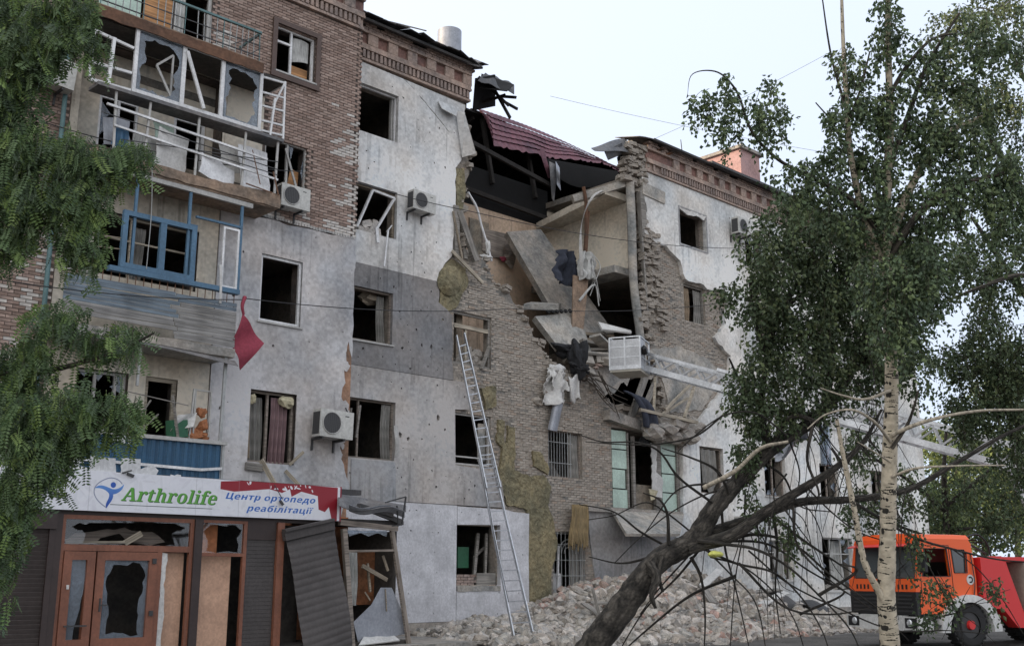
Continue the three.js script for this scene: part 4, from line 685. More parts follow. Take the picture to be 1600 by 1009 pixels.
// ---------------------------------------------------------------- shop
const S = thing('shopfront', 'brown framed ground floor shopfront with smashed doors and windows', 'shopfront', [11, 0, 2]);
{
  part('roof', box(4.5, 14.7, 3.56, 3.66, 1.0, 3.0), m.roofDark, S);
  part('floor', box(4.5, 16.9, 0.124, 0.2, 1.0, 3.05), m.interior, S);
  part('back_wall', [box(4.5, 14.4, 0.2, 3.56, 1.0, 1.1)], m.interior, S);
  part('back_wall', box(14.4, 16.4, 0.2, 3.1, 1.0, 1.1), m.orange, S);
  part('header', box(4.5, 14.68, 2.80, 3.56, 2.9, 3.0), m.shopDark, S);
  // roller shutter: slats
  const sh = part('shutter_box', box(4.5, 8.33, 2.52, 2.796, 2.92, 3.1), m.shopDark, S);
  for (let y = 0.15, i = 0; y < 2.5; y += 0.082, i++) part('slat', turn([box(4.5, 8.22, y, y + 0.077, 2.97, 2.995)], V(6, y + 0.04, 2.98), 0.4, 0, 0), m.shutter, sh);
  part('shutter_guide', box(8.22, 8.33, 0.12, 2.52, 2.93, 3.05), m.shopDark, S);
  part('post', box(8.335, 8.46, 0.12, 2.80, 2.92, 3.04), m.shopDark, S);
  // door set
  const dz0 = 2.93, dz1 = 3.01;
  part('door_frame', [box(8.46, 8.53, 0.12, 2.80, dz0, dz1), box(8.53, 11.18, 2.72, 2.80, dz0, dz1), box(8.53, 11.18, 2.13, 2.25, dz0, dz1), box(10.42, 10.52, 0.12, 2.13, dz0, dz1), box(11.10, 11.18, 0.12, 2.13, dz0, dz1), box(11.10, 11.18, 2.25, 2.72, dz0, dz1)], m.shopBrown, S);
  const leaf = (x0, x1, ang, pv) => { const d = part('door', turn([...frameG(x0, x1, 0.18, 2.12, dz0 + 0.01, dz1 + 0.03, 0.16), box(x0 + 0.16, x1 - 0.16, 0.34, 0.5, dz0 + 0.01, dz1 + 0.03)], V(pv, 0, dz1), 0, ang, 0), m.shopBrown, S); return d; };
  const d1 = leaf(8.54, 9.16, 0.05, 8.54), d2 = leaf(9.2, 10.41, -0.04, 10.41);
  part('handle', [bar(V(9.28, 1.0, 3.09), V(9.28, 1.25, 3.09), 0.03), bar(V(9.28, 1.12, 3.06), V(9.42, 1.12, 3.1), 0.025)], m.darkSteel, d2);
  for (const y of [0.9, 1.9]) part('hinge', box(10.3, 10.38, y, y + 0.1, 3.04, 3.07), m.darkSteel, d2);
  part('handle', bar(V(8.62, 0.75, 3.1), V(9.05, 0.75, 3.1), 0.03), m.darkSteel, d1);
  part('sticker', plate(rect(8.62, 8.67, 1.42, 1.5), 3.061, 3.063), m.paper, d1);
  const torn = (x0, x1, y0, y1, s) => { const W = x1 - x0, H = y1 - y0; return plate(rect(x0, x1, y0, y1), 2.975, 2.98, [rough([[x0 + W * 0.14, y0 + H * 0.05], [x0 + W * 0.88, y0 + H * 0.03], [x0 + W * 0.84, y0 + H * 0.5], [x0 + W * 0.96, y0 + H * 0.8], [x0 + W * 0.8, y0 + H * 0.96], [x0 + W * 0.2, y0 + H * 0.94], [x0 + W * 0.05, y0 + H * 0.7], [x0 + W * 0.16, y0 + H * 0.4]], 0.04, 0.12, s, true)]); };
  part('broken_pane', torn(9.36, 10.25, 0.5, 1.96, 301), m.dirtyGlass, d2);
  part('broken_pane', plate(rough([[8.7, 0.5], [8.85, 0.5], [8.95, 1.2], [9.0, 1.7], [8.98, 1.96], [8.7, 1.96]], 0.02, 0.2, 302, true), 2.975, 2.98), m.dirtyGlass, d1);
  part('transom_pane', torn(8.53, 11.10, 2.25, 2.72, 303), m.glass, S);
  part('peach_board', box(10.62, 11.08, 0.2, 2.12, 2.80, 2.84), m.shopPeach, S);
  part('torn_film', plate(rough([[10.52, 0.2], [10.62, 0.2], [10.66, 0.9], [10.6, 1.5], [10.64, 2.1], [10.52, 2.12]], 0.025, 0.12, 304, true), 2.985, 2.99), m.paper, S);
  part('post', box(11.18, 11.36, 0.12, 2.80, 2.9, 3.06), m.shopDark, S);
  part('window_frame', [box(11.36, 12.42, 2.74, 2.80, dz0, dz1), box(11.36, 12.42, 2.06, 2.13, dz0, dz1), box(12.34, 12.42, 0.12, 2.06, dz0, dz1), box(12.34, 12.42, 2.13, 2.74, dz0, dz1)], m.shopBrown, S);
  part('transom_pane', torn(11.36, 12.34, 2.13, 2.74, 305), m.glass, S);
  part('peach_board', box(11.40, 12.16, 0.2, 2.06, 2.80, 2.84), m.shopPeach, S);
  part('inner_panel', box(11.36, 11.92, 2.13, 2.74, 2.6, 2.64), m.orange, S);
  const sh2 = part('shutter_box', box(12.43, 13.14, 2.42, 2.80, 2.94, 3.0), m.shopDark, S);
  for (let y = 0.15; y < 2.4; y += 0.082) part('slat', box(12.43, 13.14, y, y + 0.077, 2.96, 2.975), m.shutterG, sh2);
  part('corner_post', [box(13.15, 13.32, 0.12, 2.80, 2.92, 3.05)], m.shopBrown, S);
  part('transom_wreck', plate(rough([[8.6, 2.3], [9.4, 2.28], [9.9, 2.5], [10.4, 2.3], [10.9, 2.35], [10.6, 2.55], [10.0, 2.62], [9.2, 2.5]], 0.06, 0.2, 306, true), 2.3, 2.33), m.oldFrame, S);
  part('fallen_board', [bar(V(9.9, 2.3, 2.6), V(10.2, 2.5, 2.7), 0.02, 0.12), bar(V(8.8, 2.3, 2.4), V(9.9, 2.32, 2.6), 0.03, 0.05)], m.timberPale, S);
  // blown-in shutter curtain leaning out of the next bay
  const A = onZ(445, 842, 3.1), Bq = onZ(520, 826, 3.15), C = onZ(553, 1030, 3.7), D = onZ(478, 1060, 3.6);
  const cur = part('fallen_shutter', sheet((u, v) => { const p = A.clone().lerp(Bq, u).lerp(D.clone().lerp(C, u), v); p.z += 0.03 * Math.sin(v * 9 + u * 2) + 0.012 * Math.abs(Math.sin(v * 60)); p.x += 0.05 * Math.sin(v * 3.1); return p; }, 10, 130, 0.012), m.shutterG, S);
  part('shutter_roll', [bar(onZ(443, 838, 3.16), onZ(520, 820, 3.2), 0.14, 0.2), bar(onZ(443, 829, 3.2), onZ(520, 812, 3.24), 0.16, 0.06)], m.shutterG, cur);
  part('bay_wall', box(14.45, 15.0, 0.2, 2.75, 2.2, 2.25), m.shopPeach, S);
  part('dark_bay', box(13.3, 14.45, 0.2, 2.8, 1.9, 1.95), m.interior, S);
  part('wool_batt', sheet((u, v) => onZ(525 + u * 18 + v * 4, 905 + v * 55 + u * 4, 2.9 + 0.1 * Math.sin(u * 5 + v * 7)), 6, 8, 0.05), m.wool, S);
  // wrecked end bay
  part('bay_frame', [bar(onZ(537, 826, 3.05), onZ(551, 1030, 3.1), 0.12, 0.1), bar(onZ(612, 828, 3.05), onZ(640, 1015, 3.1), 0.09, 0.09), bar(onZ(530, 816, 3.05), onZ(620, 826, 3.05), 0.1, 0.12), bar(onZ(541, 861, 3.06), onZ(613, 860, 3.06), 0.1, 0.05)], m.oldFrame, S);
  part('bay_panel', plate(zz([[552, 972], [580, 945], [595, 918], [612, 918], [630, 960], [634, 990], [560, 1006]], 3.0), 2.98, 3.0), m.zinc, S);
  part('bay_panel', slab([onZ(560, 1008, 3.2), onZ(625, 1000, 3.25), onZ(612, 990, 2.9), onZ(572, 988, 2.9)], 0.03), m.paper, S);
  part('broken_pane', plate(rough(zz([[542, 828], [605, 830], [604, 838], [590, 833], [575, 838], [562, 832], [546, 838]], 3.03), 0.01, 0.1, 307, true), 3.02, 3.025), m.dirtyGlass, S);
  part('curtain', drape(15.2, 15.55, 1.0, 2.2, 2.7, 4, 0.03, 308), m.net, S);
  part('broken_timber', [bar(onZ(566, 884, 2.95), onZ(604, 906, 2.9), 0.05, 0.09), bar(onZ(598, 868, 2.9), onZ(606, 892, 2.95), 0.04, 0.06), bar(onZ(574, 880, 2.8), onZ(578, 925, 2.8), 0.05), bar(onZ(602, 920, 3.02), onZ(604, 955, 3.02), 0.02), bar(onZ(570, 925, 3.0), onZ(578, 938, 3.05), 0.03)], m.timber, S);
  part('inner_board', plate(rect(15.9, 16.4, 1.0, 2.25), 2.2, 2.24), m.orange, S);
  part('bay_side', box(16.42, 16.5, 0.2, 2.7, 1.0, 2.95), m.interior, S);
  part('bay_roof', box(14.75, 16.7, 2.86, 2.95, 1.0, 2.95), m.roofDark, S);
  const can = part('crushed_canopy', sheet((u, v) => { const p = onZ(lerp(528, 634, u), lerp(772, 790, u) + v * lerp(18, 12, u) + 6 * Math.sin(u * 6) * v, 2.9 + v * 0.5 + 0.08 * Math.sin(u * 9 + v * 3)); return p; }, 22, 6, 0.015), m.roofGrey, S);
  part('canopy_edge', sheet((u, v) => onZ(lerp(545, 632, u), lerp(788, 796, u) + v * 10 + 4 * Math.sin(u * 7), 3.4 + 0.06 * Math.sin(u * 5) - v * 0.2), 16, 3, 0.01), m.zinc, can);
  part('canopy_wreck', [bar(onZ(528, 768, 2.9), onZ(560, 770, 2.6), 0.16, 0.12), bar(onZ(560, 790, 3.2), onZ(612, 805, 3.1), 0.12, 0.1), bar(onZ(575, 795, 3.2), onZ(625, 815, 3.0), 0.08, 0.12)], m.roofDark, can);
  part('bracket', [bar(onZ(602, 785, 3.3), onZ(634, 776, 3.35), 0.03), bar(onZ(634, 776, 3.35), onZ(628, 818, 3.3), 0.03), bar(onZ(620, 790, 3.3), onZ(622, 822, 3.2), 0.03), bar(onZ(612, 822, 3.2), onZ(628, 820, 3.3), 0.025)], m.darkSteel, can);
}
// sign board with printed film
{
  const X0 = 6.6, X1 = 14.70, Y0 = 2.88, Y1 = 3.64, ZS = 3.12, W = 2048, H = 192;
  const cv = document.createElement('canvas'); cv.width = W; cv.height = H; const c = cv.getContext('2d');
  const sx = (px) => (onZ(px, 778, ZS).x - X0) / (X1 - X0) * W, sy = (px, py) => (Y1 - onZ(px, py, ZS).y) / (Y1 - Y0) * H;
  const r = rng(400);
  c.fillStyle = '#dfe0e6'; c.fillRect(0, 0, W, H);
  for (let i = 0; i < 700; i++) { c.fillStyle = 'rgba(' + (r() > 0.5 ? '200,200,206,' : '232,232,236,') + (0.1 + r() * 0.25) + ')'; c.beginPath(); c.ellipse(r() * W, r() * H, 2 + r() * 40, 1 + r() * 10, r() * 3, 0, 7); c.fill(); }
  // red band at the right, torn
  c.fillStyle = '#8f1d2b'; c.beginPath(); const rr = [[343, 752], [400, 750], [450, 755], [527, 762], [527, 815], [519, 812], [514, 792], [508, 800], [498, 796], [496, 775], [470, 768], [455, 776], [452, 764], [440, 770], [420, 764], [365, 768], [343, 764]];
  rr.forEach(([a, b], i) => { const x = sx(a), y = sy(a, b); i ? c.lineTo(x, y) : c.moveTo(x, y); }); c.closePath(); c.fill();
  c.fillStyle = '#e2e2e6'; for (let i = 0; i < 16; i++) { c.beginPath(); c.ellipse(sx(380 + r() * 120), sy(400, 754 + r() * 8), 3 + r() * 14, 2 + r() * 5, r() * 3, 0, 7); c.fill(); }
  // name and rule
  const gr = c.createLinearGradient(0, 30, 0, 130); gr.addColorStop(0, '#5aa03c'); gr.addColorStop(1, '#2f7430');
  c.save(); c.font = 'italic bold 92px serif'; c.textBaseline = 'alphabetic'; const tw = c.measureText('Arthrolife').width, ax = sx(188), bx = sx(337);
  c.translate(ax, sy(190, 782)); c.transform(1, (sy(337, 787) - sy(190, 782)) / (bx - ax) * 0.2, 0, 1, 0, 0); c.scale((bx - ax) / tw, 1);
  c.fillStyle = '#26412a'; c.fillText('Arthrolife', 3, 3); c.fillStyle = gr; c.fillText('Arthrolife', 0, 0); c.restore();
  c.strokeStyle = '#3c4742'; c.lineWidth = 3; c.beginPath(); c.moveTo(sx(172), sy(172, 788)); c.lineTo(sx(332), sy(332, 795)); c.stroke();
  // emblem: a rounded outline and a figure with raised arms
  { const ex = sx(168), ey = sy(168, 768), k = sx(192) - sx(145); c.save(); c.translate(ex, ey);
    c.lineWidth = 5; c.strokeStyle = '#8d93a6'; c.beginPath(); c.moveTo(-k * 0.02, 78); c.bezierCurveTo(-k * 0.62, 30, -k * 0.62, -30, -k * 0.1, -62); c.bezierCurveTo(k * 0.1, -74, k * 0.32, -66, k * 0.44, -40); c.stroke();
    const g2 = c.createLinearGradient(0, -50, 0, 80); g2.addColorStop(0, '#6c9fd8'); g2.addColorStop(1, '#1b3f9a'); c.fillStyle = g2;
    c.beginPath(); c.moveTo(-k * 0.46, -14); c.bezierCurveTo(-k * 0.3, -44, -k * 0.05, -20, k * 0.12, -14); c.bezierCurveTo(k * 0.3, -12, k * 0.42, -24, k * 0.5, -42); c.bezierCurveTo(k * 0.5, -10, k * 0.3, 8, k * 0.16, 12); c.bezierCurveTo(k * 0.2, 40, k * 0.02, 60, -k * 0.02, 80); c.bezierCurveTo(-k * 0.14, 60, k * 0.08, 36, k * 0.02, 10); c.bezierCurveTo(-k * 0.1, -14, -k * 0.3, -16, -k * 0.46, -14); c.fill();
    c.fillStyle = '#2b56ab'; c.beginPath(); c.ellipse(k * 0.14, -34, k * 0.09, 14, 0, 0, 7); c.fill(); c.restore(); }
  // two lines of text on the right
  const line = (t, x0, x1, y, size) => { c.save(); c.font = 'italic bold ' + size + 'px sans-serif'; const w = c.measureText(t).width, a = sx(x0), b = sx(x1); c.translate(a, sy(x0, y)); c.scale((b - a) / w, 1); c.fillStyle = '#2c62b4'; c.fillText(t, 0, 0); c.restore(); };
  line('Центр ортопедо', 350, 492, 779, 46); line('реабілітації', 385, 487, 798, 46);
  line('ОЛІТИКИ', 28, 94, 757, 52); line('діагностики', -20, 44, 781, 46);
  c.fillStyle = '#dfe0e6'; for (let i = 0; i < 46; i++) { c.beginPath(); c.ellipse(lerp(sx(355), sx(490), r()), lerp(sy(400, 768), sy(400, 800), r()), 1 + r() * 8, 1 + r() * 3, r() * 3, 0, 7); c.fill(); }
  for (let i = 0; i < 30; i++) { c.beginPath(); c.ellipse(lerp(sx(5), sx(94), r()), lerp(sy(50, 742), sy(50, 786), r()), 1 + r() * 9, 1 + r() * 4, r() * 3, 0, 7); c.fill(); }
  c.fillStyle = '#1c1b1c'; for (let i = 0; i < 60; i++) { const px = 48 + r() * 55; c.beginPath(); const x = sx(px), y = sy(px, 762 + (px - 48) * 0.24 + (r() - 0.5) * 22 * (1 - (px - 48) / 70)); c.moveTo(x, y); for (let q = 0; q < 5; q++) c.lineTo(x + (r() - 0.5) * 26, y + (r() - 0.5) * 14); c.fill(); }
  c.strokeStyle = '#9a9aa0'; c.lineWidth = 1.2; for (const px of [137, 305, 372, 420]) { c.beginPath(); c.moveTo(sx(px), 0); c.lineTo(sx(px) + 4, H); c.stroke(); }
  const tex = new THREE.CanvasTexture(cv); tex.colorSpace = THREE.SRGBColorSpace; tex.magFilter = THREE.LinearFilter; tex.anisotropy = 8;
  const face = new THREE.PlaneGeometry(X1 - X0, Y1 - Y0); face.translate((X0 + X1) / 2, (Y0 + Y1) / 2, ZS);
  const G = thing('shop_sign', 'long white shop sign reading Arthrolife with torn red film at its end', 'sign', [(X0 + X1) / 2, Y0, 3.06]);
  part('printed_face', face, M([0.92, 0.92, 0.93], 0.45, { map: tex }), G);
  part('box', box(X0, X1 + 0.004, Y0, Y1, 3.004, ZS - 0.004), m.signFace, G);
  part('end_plate', box(X1 + 0.006, X1 + 0.03, Y0 - 0.01, Y1 + 0.01, 3.0, ZS + 0.01), M([0.27, 0.02, 0.04], 0.5), G);
  const film = (q, s, mt = m.signFace) => part('torn_film', plate(rough(zz(q, 3.08), 0.012, 0.08, s, true), 3.075, 3.082), mt, G);
  film([[106, 745], [106, 712], [128, 710], [130, 722], [122, 728], [136, 730], [138, 746]], 401); film([[138, 748], [138, 712], [160, 714], [180, 716], [180, 742], [176, 748]], 402); film([[188, 745], [189, 716], [219, 717], [219, 733], [236, 726], [247, 735], [243, 743], [228, 747]], 403); film([[265, 752], [266, 741], [272, 743], [276, 741], [282, 742], [281, 752]], 404);
  part('torn_film', plate(rough(zz([[173, 694], [175, 676], [178, 680], [193, 680], [196, 678], [195, 693], [186, 690], [180, 690]], 2.07), 0.008, 0.06, 405, true), 2.066, 2.074), m.signFace, G);
  part('torn_film', plate(rough(zz([[198, 682], [204, 678], [204, 694], [200, 694]], 2.07), 0.008, 0.06, 406, true), 2.066, 2.074), m.signFace, G);
  part('snapped_bracket', [bar(onZ(190, 739, 3.14), onZ(205, 735, 3.16), 0.03), bar(onZ(198, 740, 3.14), onZ(208, 744, 3.14), 0.05), bar(onZ(428, 757, 3.16), onZ(441, 780, 3.2), 0.015), bar(onZ(437, 782, 3.16), onZ(442, 789, 3.18), 0.05)], m.darkSteel, G);
}
// air conditioners
const acProto = (() => {
  const g = { body: box(-0.42, 0.42, 0, 0.58, -0.15, 0.15), fan: new THREE.CylinderGeometry(0.225, 0.225, 0.012, 28).rotateX(Math.PI / 2).translate(-0.13, 0.30, 0.157) };
  g.ring = new THREE.TorusGeometry(0.228, 0.014, 6, 30).translate(-0.13, 0.30, 0.157); g.fins = []; for (let i = 0; i < 9; i++) g.fins.push(box(-0.34 + i * 0.05, -0.333 + i * 0.05, 0.30 - Math.sqrt(Math.max(0, 0.048 - (i * 0.05 - 0.2) ** 2)), 0.30 + Math.sqrt(Math.max(0, 0.048 - (i * 0.05 - 0.2) ** 2)), 0.163, 0.168)); return g;
})();
function aircon(label, x, y, zw, s, tilt, yaw = 0) {
  const a = thing('air_conditioner', label, 'air conditioner', [x, y, zw + 0.28 * s], 'outdoor units on the walls'); a.rotation.set(0, yaw, tilt); a.scale.setScalar(s);
  const put = (n, g, mt, p = a) => part(n, g, mt, p, true);
  const bd = put('casing', acProto.body, m.acWhite); const f = put('fan', metric(acProto.fan.clone()), m.acGrille, a); put('fan_ring', metric(acProto.ring.clone()), m.pvcD, f); put('fan_guard', acProto.fins, m.darkSteel, f);
  put('seam', box(0.13, 0.134, 0.02, 0.56, 0.148, 0.152), m.pvcD, bd); put('badge', box(0.2, 0.3, 0.47, 0.49, 0.15, 0.153), m.darkSteel, bd); put('side_coil', box(-0.424, -0.418, 0.05, 0.52, -0.13, 0.12), m.acGrille, bd);
  for (const bx of [-0.34, 0.2]) put('bracket', [box(bx, bx + 0.04, -0.05, -0.003, -0.28, 0.13), box(bx, bx + 0.04, -0.26, -0.053, -0.28, -0.24)], m.darkSteel);
  put('pipe', tube([V(0.42, 0.4, -0.1), V(0.5, 0.55, -0.15), V(0.48, 0.75, -0.26)], 0.014, 0.014, 5), m.cable);
  return a;
}
aircon('white air conditioner between the curtained window and the corner above the sign', 15.66, 5.0, 1.0, 1.18, -0.03);
aircon('white air conditioner at the end of the glazed balcony', 14.22, 10.66, 1.02, 1.0, 0.0);
aircon('white air conditioner beside the window with the hanging frame', 19.22, 12.02, 0.0, 1.0, -0.02);
aircon('small white air conditioner under the right hand cornice', 35.6, 14.9, 0.05, 1.15, 0.0);
aircon('dirty air conditioner low on the right wall behind the fallen tree', 34.9, 3.2, 0.05, 1.1, 0.05);
{ const a = aircon('air conditioner half hidden by the leaves at the left edge', 8.0, 12.0, 1.0, 1.1, -0.08); }
// ---------------------------------------------------------------- windows of the rendered building
{
  let w;
  w = windowPart(B, ...OPEN.a5, 0, { set: 0.12, w: 0.05, sill: false }); part('inner_reveal', box(18.40, 18.44, 14.1, 15.5, -0.30, -0.2), m.pvcD, w);
  part('fallen_panel', bar(V(17.2, 14.3, -1.6), V(18.4, 14.6, -1.3), 0.05, 0.3), m.interiorW, w);
  w = windowPart(B, ...OPEN.a4, 0, { set: 0.16, w: 0.05, mat: m.timber, sill: false });
  const q = (a, b, z) => onZ(a, b, z);
  part('torn_sash', [bar(q(582, 297, 0.02), q(557, 354, 0.05), 0.07, 0.06), bar(q(582, 297, 0.02), q(616, 310, 0.05), 0.07, 0.06), bar(q(616, 310, 0.05), q(588, 357, 0.12), 0.07, 0.06), bar(q(588, 356, 0.12), q(590, 379, 0.14), 0.1, 0.05)], m.pvc, w);
  part('dangling_strip', [bar(q(606, 360, 0.1), q(600, 416, 0.12), 0.05, 0.03), bar(q(604, 362, 0.02), q(612, 352, 0.02), 0.04, 0.03)], m.pvc, w);
  part('broken_blocks', [0, 1, 2, 3, 4].map((i) => chunk(870 + i, 0.34, 0.2, 0.3, 1).rotateZ(i * 0.4).translate(17.5 + i * 0.13, 11.2 + (i % 2) * 0.22, -0.32)), m.brickW, w);
  w = windowPart(B, ...OPEN.a3, 0, { set: 0.1, w: 0.05, mat: m.oldFrame, tilt: 0.01 }); part('curtain', drape(18.15, 18.42, 8.05, 9.4, -0.30, 3, 0.03, 31), m.curtainG, w);
  part('ceiling_lamp_lump', chunk(880, 0.5, 0.3, 0.3).translate(18.0, 9.35, -0.5), m.beigeD, w);
  w = windowPart(B, ...OPEN.a2, 0, { set: 0.12, w: 0.05, mat: m.oldFrame, mull: [0.3], sill: false });
  part('curtain', drape(18.3, 18.62, 4.78, 6.3, -0.16, 3, 0.03, 33), m.curtainG, w); part('curtain', drape(17.0, 17.2, 4.8, 6.3, -0.3, 2, 0.03, 34), m.net, w);
  part('hanging_strip', sheet((u, v) => onZ(615 + u * 6 + v * 4 * Math.sin(v * 3), 665 + v * 48, 0.04 + 0.05 * Math.sin(v * 4)), 2, 8, 0.01), m.pvcD, w);
  part('frame_piece', [bar(V(17.55, 6.2, -0.15), V(17.42, 5.3, -0.1), 0.06), bar(V(17.3, 6.1, -0.2), V(17.05, 4.9, -0.1), 0.05)], m.greyTimber, w);
  w = windowPart(B, ...OPEN.b3, -0.06, { set: 0.1, w: 0.07, mat: m.greyTimber, sill: false });
  part('cross_bar', [box(20.92, 22.3, 8.93, 9.05, -0.24, -0.15), box(21.38, 21.45, 7.9, 8.93, -0.26, -0.18)], m.timberPale, w);
  part('rubble_on_sill', [0, 1, 2, 3, 4, 5, 6].map((i) => chunk(885 + i, 0.5 - i * 0.03, 0.34, 0.3).translate(21.5 + i * 0.12, 7.95 + (i % 3) * 0.16, -0.5)), m.concrete, w);
  part('leaning_board', bar(V(22.3, 8.5, -0.1), V(21.9, 7.75, -0.02), 0.12, 0.05), m.greyTimber, w);
  w = windowPart(B, ...OPEN.b2, -0.02, { set: 0.14, w: 0.05, mat: m.pvcD, trans: [0.16], sill: false }); part('side_panel', box(22.05, 22.34, 5.0, 6.15, -0.34, -0.3), m.concreteL, w);
  w = windowPart(B, ...OPEN.b1, 0.03, { noFrame: true, sill: false });
  part('green_box', box(21.55, 21.98, 1.9, 2.5, -0.9, -0.6), m.greenBox, w);
  part('timber', [bar(V(22.0, 1.55, -0.4), V(22.25, 2.9, -0.5), 0.1, 0.07), bar(V(22.05, 2.2, -0.45), V(22.6, 2.5, -0.6), 0.06), bar(V(22.35, 1.45, -0.3), V(22.5, 2.9, -0.4), 0.08, 0.06), bar(V(21.1, 1.7, -0.7), V(21.7, 2.2, -0.9), 0.05)], m.greyTimber, w);
  part('board', box(21.85, 22.6, 1.32, 1.75, -0.16, -0.1), m.greyTimber, w);
  for (let i = 0; i < 3; i++) for (let k = 0; k < 4; k++) part('sill_brick', box(21.0 + i * 0.26 + (k % 2) * 0.1, 21.24 + i * 0.26 + (k % 2) * 0.1, 1.40 + k * 0.08, 1.47 + k * 0.08, -0.3, -0.12), k === 3 && i === 2 ? m.brickC : m.brickB, w);
  part('sill', plate(rough(rect(20.98, 22.66, 1.24, 1.39), 0.02, 0.2, 310, true), -0.1, 0.06), m.concreteL, w);
  const grille = (o, z, wn, arch) => { const [x0, x1, y0, y1] = o; for (let i = 0; i < 9; i++) part('grille_bar', tube([V(lerp(x0 + 0.05, x1 - 0.05, i / 8), y0, z), V(lerp(x0 + 0.05, x1 - 0.05, i / 8) + Math.sin(i * 5) * 0.015, y1, z)], 0.011, 0.011, 5, 2), m.paleRail, wn); for (const t of arch ? [0.3, 0.55, 0.8] : [0.3, 0.75]) part('grille_bar', bar(V(x0, lerp(y0, y1, t), z + 0.02), V(x1, lerp(y0, y1, t), z + 0.02), 0.02), m.paleRail, wn); };
  w = windowPart(B, ...OPEN.c2, -0.08, { mat: m.oldFrame, sill: false, w: 0.05 }); grille([24.9, 26.0, 4.74, 6.2], -0.16, w, false);
  part('curtain', drape(25.95, 26.45, 4.75, 6.15, -0.26, 3, 0.03, 41), m.curtainG, w); part('fallen_plaster', plate([[24.9, 4.74], [25.8, 4.74], [25.4, 5.2], [25.0, 5.6]], -0.5, -0.45), m.interiorW, w);
  w = windowPart(B, ...OPEN.c1, -0.06, { mat: m.pvcD, sill: false, w: 0.06 }); grille(OPEN.c1, -0.12, w, true);
  part('arch_bar', [0.2, 0.32, 0.44].map((k) => new THREE.TorusGeometry(k, 0.012, 4, 16, Math.PI).translate(25.75, 2.35, -0.1)).map(metric), m.paleRail, w);
  part('white_post', [bar(V(25.32, 1.2, -0.2), V(25.42, 2.6, -0.22), 0.07, 0.05), box(25.2, 25.6, 1.15, 1.75, -0.35, -0.3)], m.pvc, w);
  part('curtain', drape(26.0, 26.5, 1.15, 2.6, -0.3, 3, 0.03, 43), m.curtainG, w);
  w = windowPart(B, ...OPEN.d5, 0.05, { mat: m.oldFrame, set: 0.30, w: 0.05, sill: false }); part('torn_render', plate(rough([[31.9, 15.30], [33.66, 15.30], [33.5, 15.12], [33.0, 15.2], [32.5, 15.1], [32.1, 15.2]], 0.03, 0.1, 311, true), 0.02, 0.07), m.whiteR, w);
  part('frame_surround', frameG(31.88, 33.69, 13.80, 15.36, 0.052, 0.066, 0.06), m.patch, w);
  w = windowPart(B, ...OPEN.d4, -0.05, { mat: m.greyTimber, sill: false }); part('curtain', drape(32.3, 32.75, 11.0, 12.3, -0.28, 4, 0.04, 45), m.curtainB, w); part('curtain', drape(33.0, 33.5, 10.98, 12.3, -0.28, 4, 0.04, 46), m.curtainG, w);
  w = windowPart(B, ...OPEN.d2, 0.05, { mat: m.oldFrame, sill: false }); part('torn_curtain', sheet((u, v) => V(lerp(32.75, 33.6, u) + v * 0.1, lerp(6.2, 4.7 + 0.3 * Math.sin(u * 8), v), 0.0 + Math.sin(u * 14) * 0.05), 20, 8), m.curtainG, w);
  let s = 820; for (const k of ['e5', 'e4', 'e3', 'e2', 'f5', 'f4', 'f3', 'f2', 'g5', 'g4', 'g3', 'g2', 'g1']) plainWindow(B, OPEN[k], 0.05, s++, { mat: s % 2 ? m.pvc : m.oldFrame, mull: [0.5] });
  for (const [k, sd] of [['e1', 840], ['f1', 841]]) { w = plainWindow(B, OPEN[k], 0.05, sd, { mat: m.pvcD, mull: [0.35, 0.7], trans: [0.7] }); const [x0, x1, y0, y1] = OPEN[k]; part('curtain', drape(lerp(x0, x1, 0.55), x1 - 0.1, y0 + 0.1, y1 - 0.1, -0.36, 4, 0.04, sd), m.net, w); part('rubble_on_sill', [0, 1, 2, 3].map((i) => chunk(sd + i, 0.4, 0.3, 0.3).translate(x0 + 0.5 + i * 0.3, y0 + 0.1, -0.4)), m.concreteL, w); }
}
{ // loggia with mint panels
  const L = new THREE.Group(); L.name = 'mint_loggia'; B.add(L); const [x0, x1, y0, y1] = OPEN.mint; const z = -0.12;
  for (const [a, b] of [[x0 + 0.04, 28.72], [30.62, 31.42]]) for (let k = 0; k < 4; k++) part('mint_panel', turn([box(a, b - (k === 1 ? 0.1 : 0), y0 + 0.04 + k * 0.66, y0 + 0.66 + k * 0.66, z - 0.03, z)], V(a, y0, z), 0, 0, 0.004 * (k - 1)), m.mint, L);
  part('frame', [box(28.72, 28.80, y0, y1 - 0.1, z - 0.06, z + 0.03), box(29.0, 29.12, y0, y1 - 0.2, z - 0.06, z + 0.04), box(30.2, 30.52, y0, y1, z - 0.08, z + 0.05), box(31.42, 31.52, y0, y1, z - 0.06, z + 0.05), box(x0, x1, y0, y0 + 0.05, z - 0.04, z + 0.05)], m.greyTimber, L);
  part('torn_panel', plate(rough([[29.9, 4.4], [30.5, 4.3], [30.55, 5.0], [30.2, 5.2], [30.3, 6.1], [29.95, 6.2], [30.0, 5.2]], 0.04, 0.15, 320, true), z + 0.05, z + 0.08), m.paper, L);
  part('cardboard', plate([[29.75, 4.6], [30.25, 4.55], [30.05, 4.25], [29.85, 4.2]], z + 0.08, z + 0.1), m.foam, L);
  part('window_board', box(29.2, 30.6, y0 + 0.05, y0 + 0.9, z - 0.2, z - 0.16), m.beigeD, L);
  part('dark_rag', lump(330, 0.5, 0.5, 0.3).translate(29.4, 6.2, 0.05), m.darkCloth, L);
}
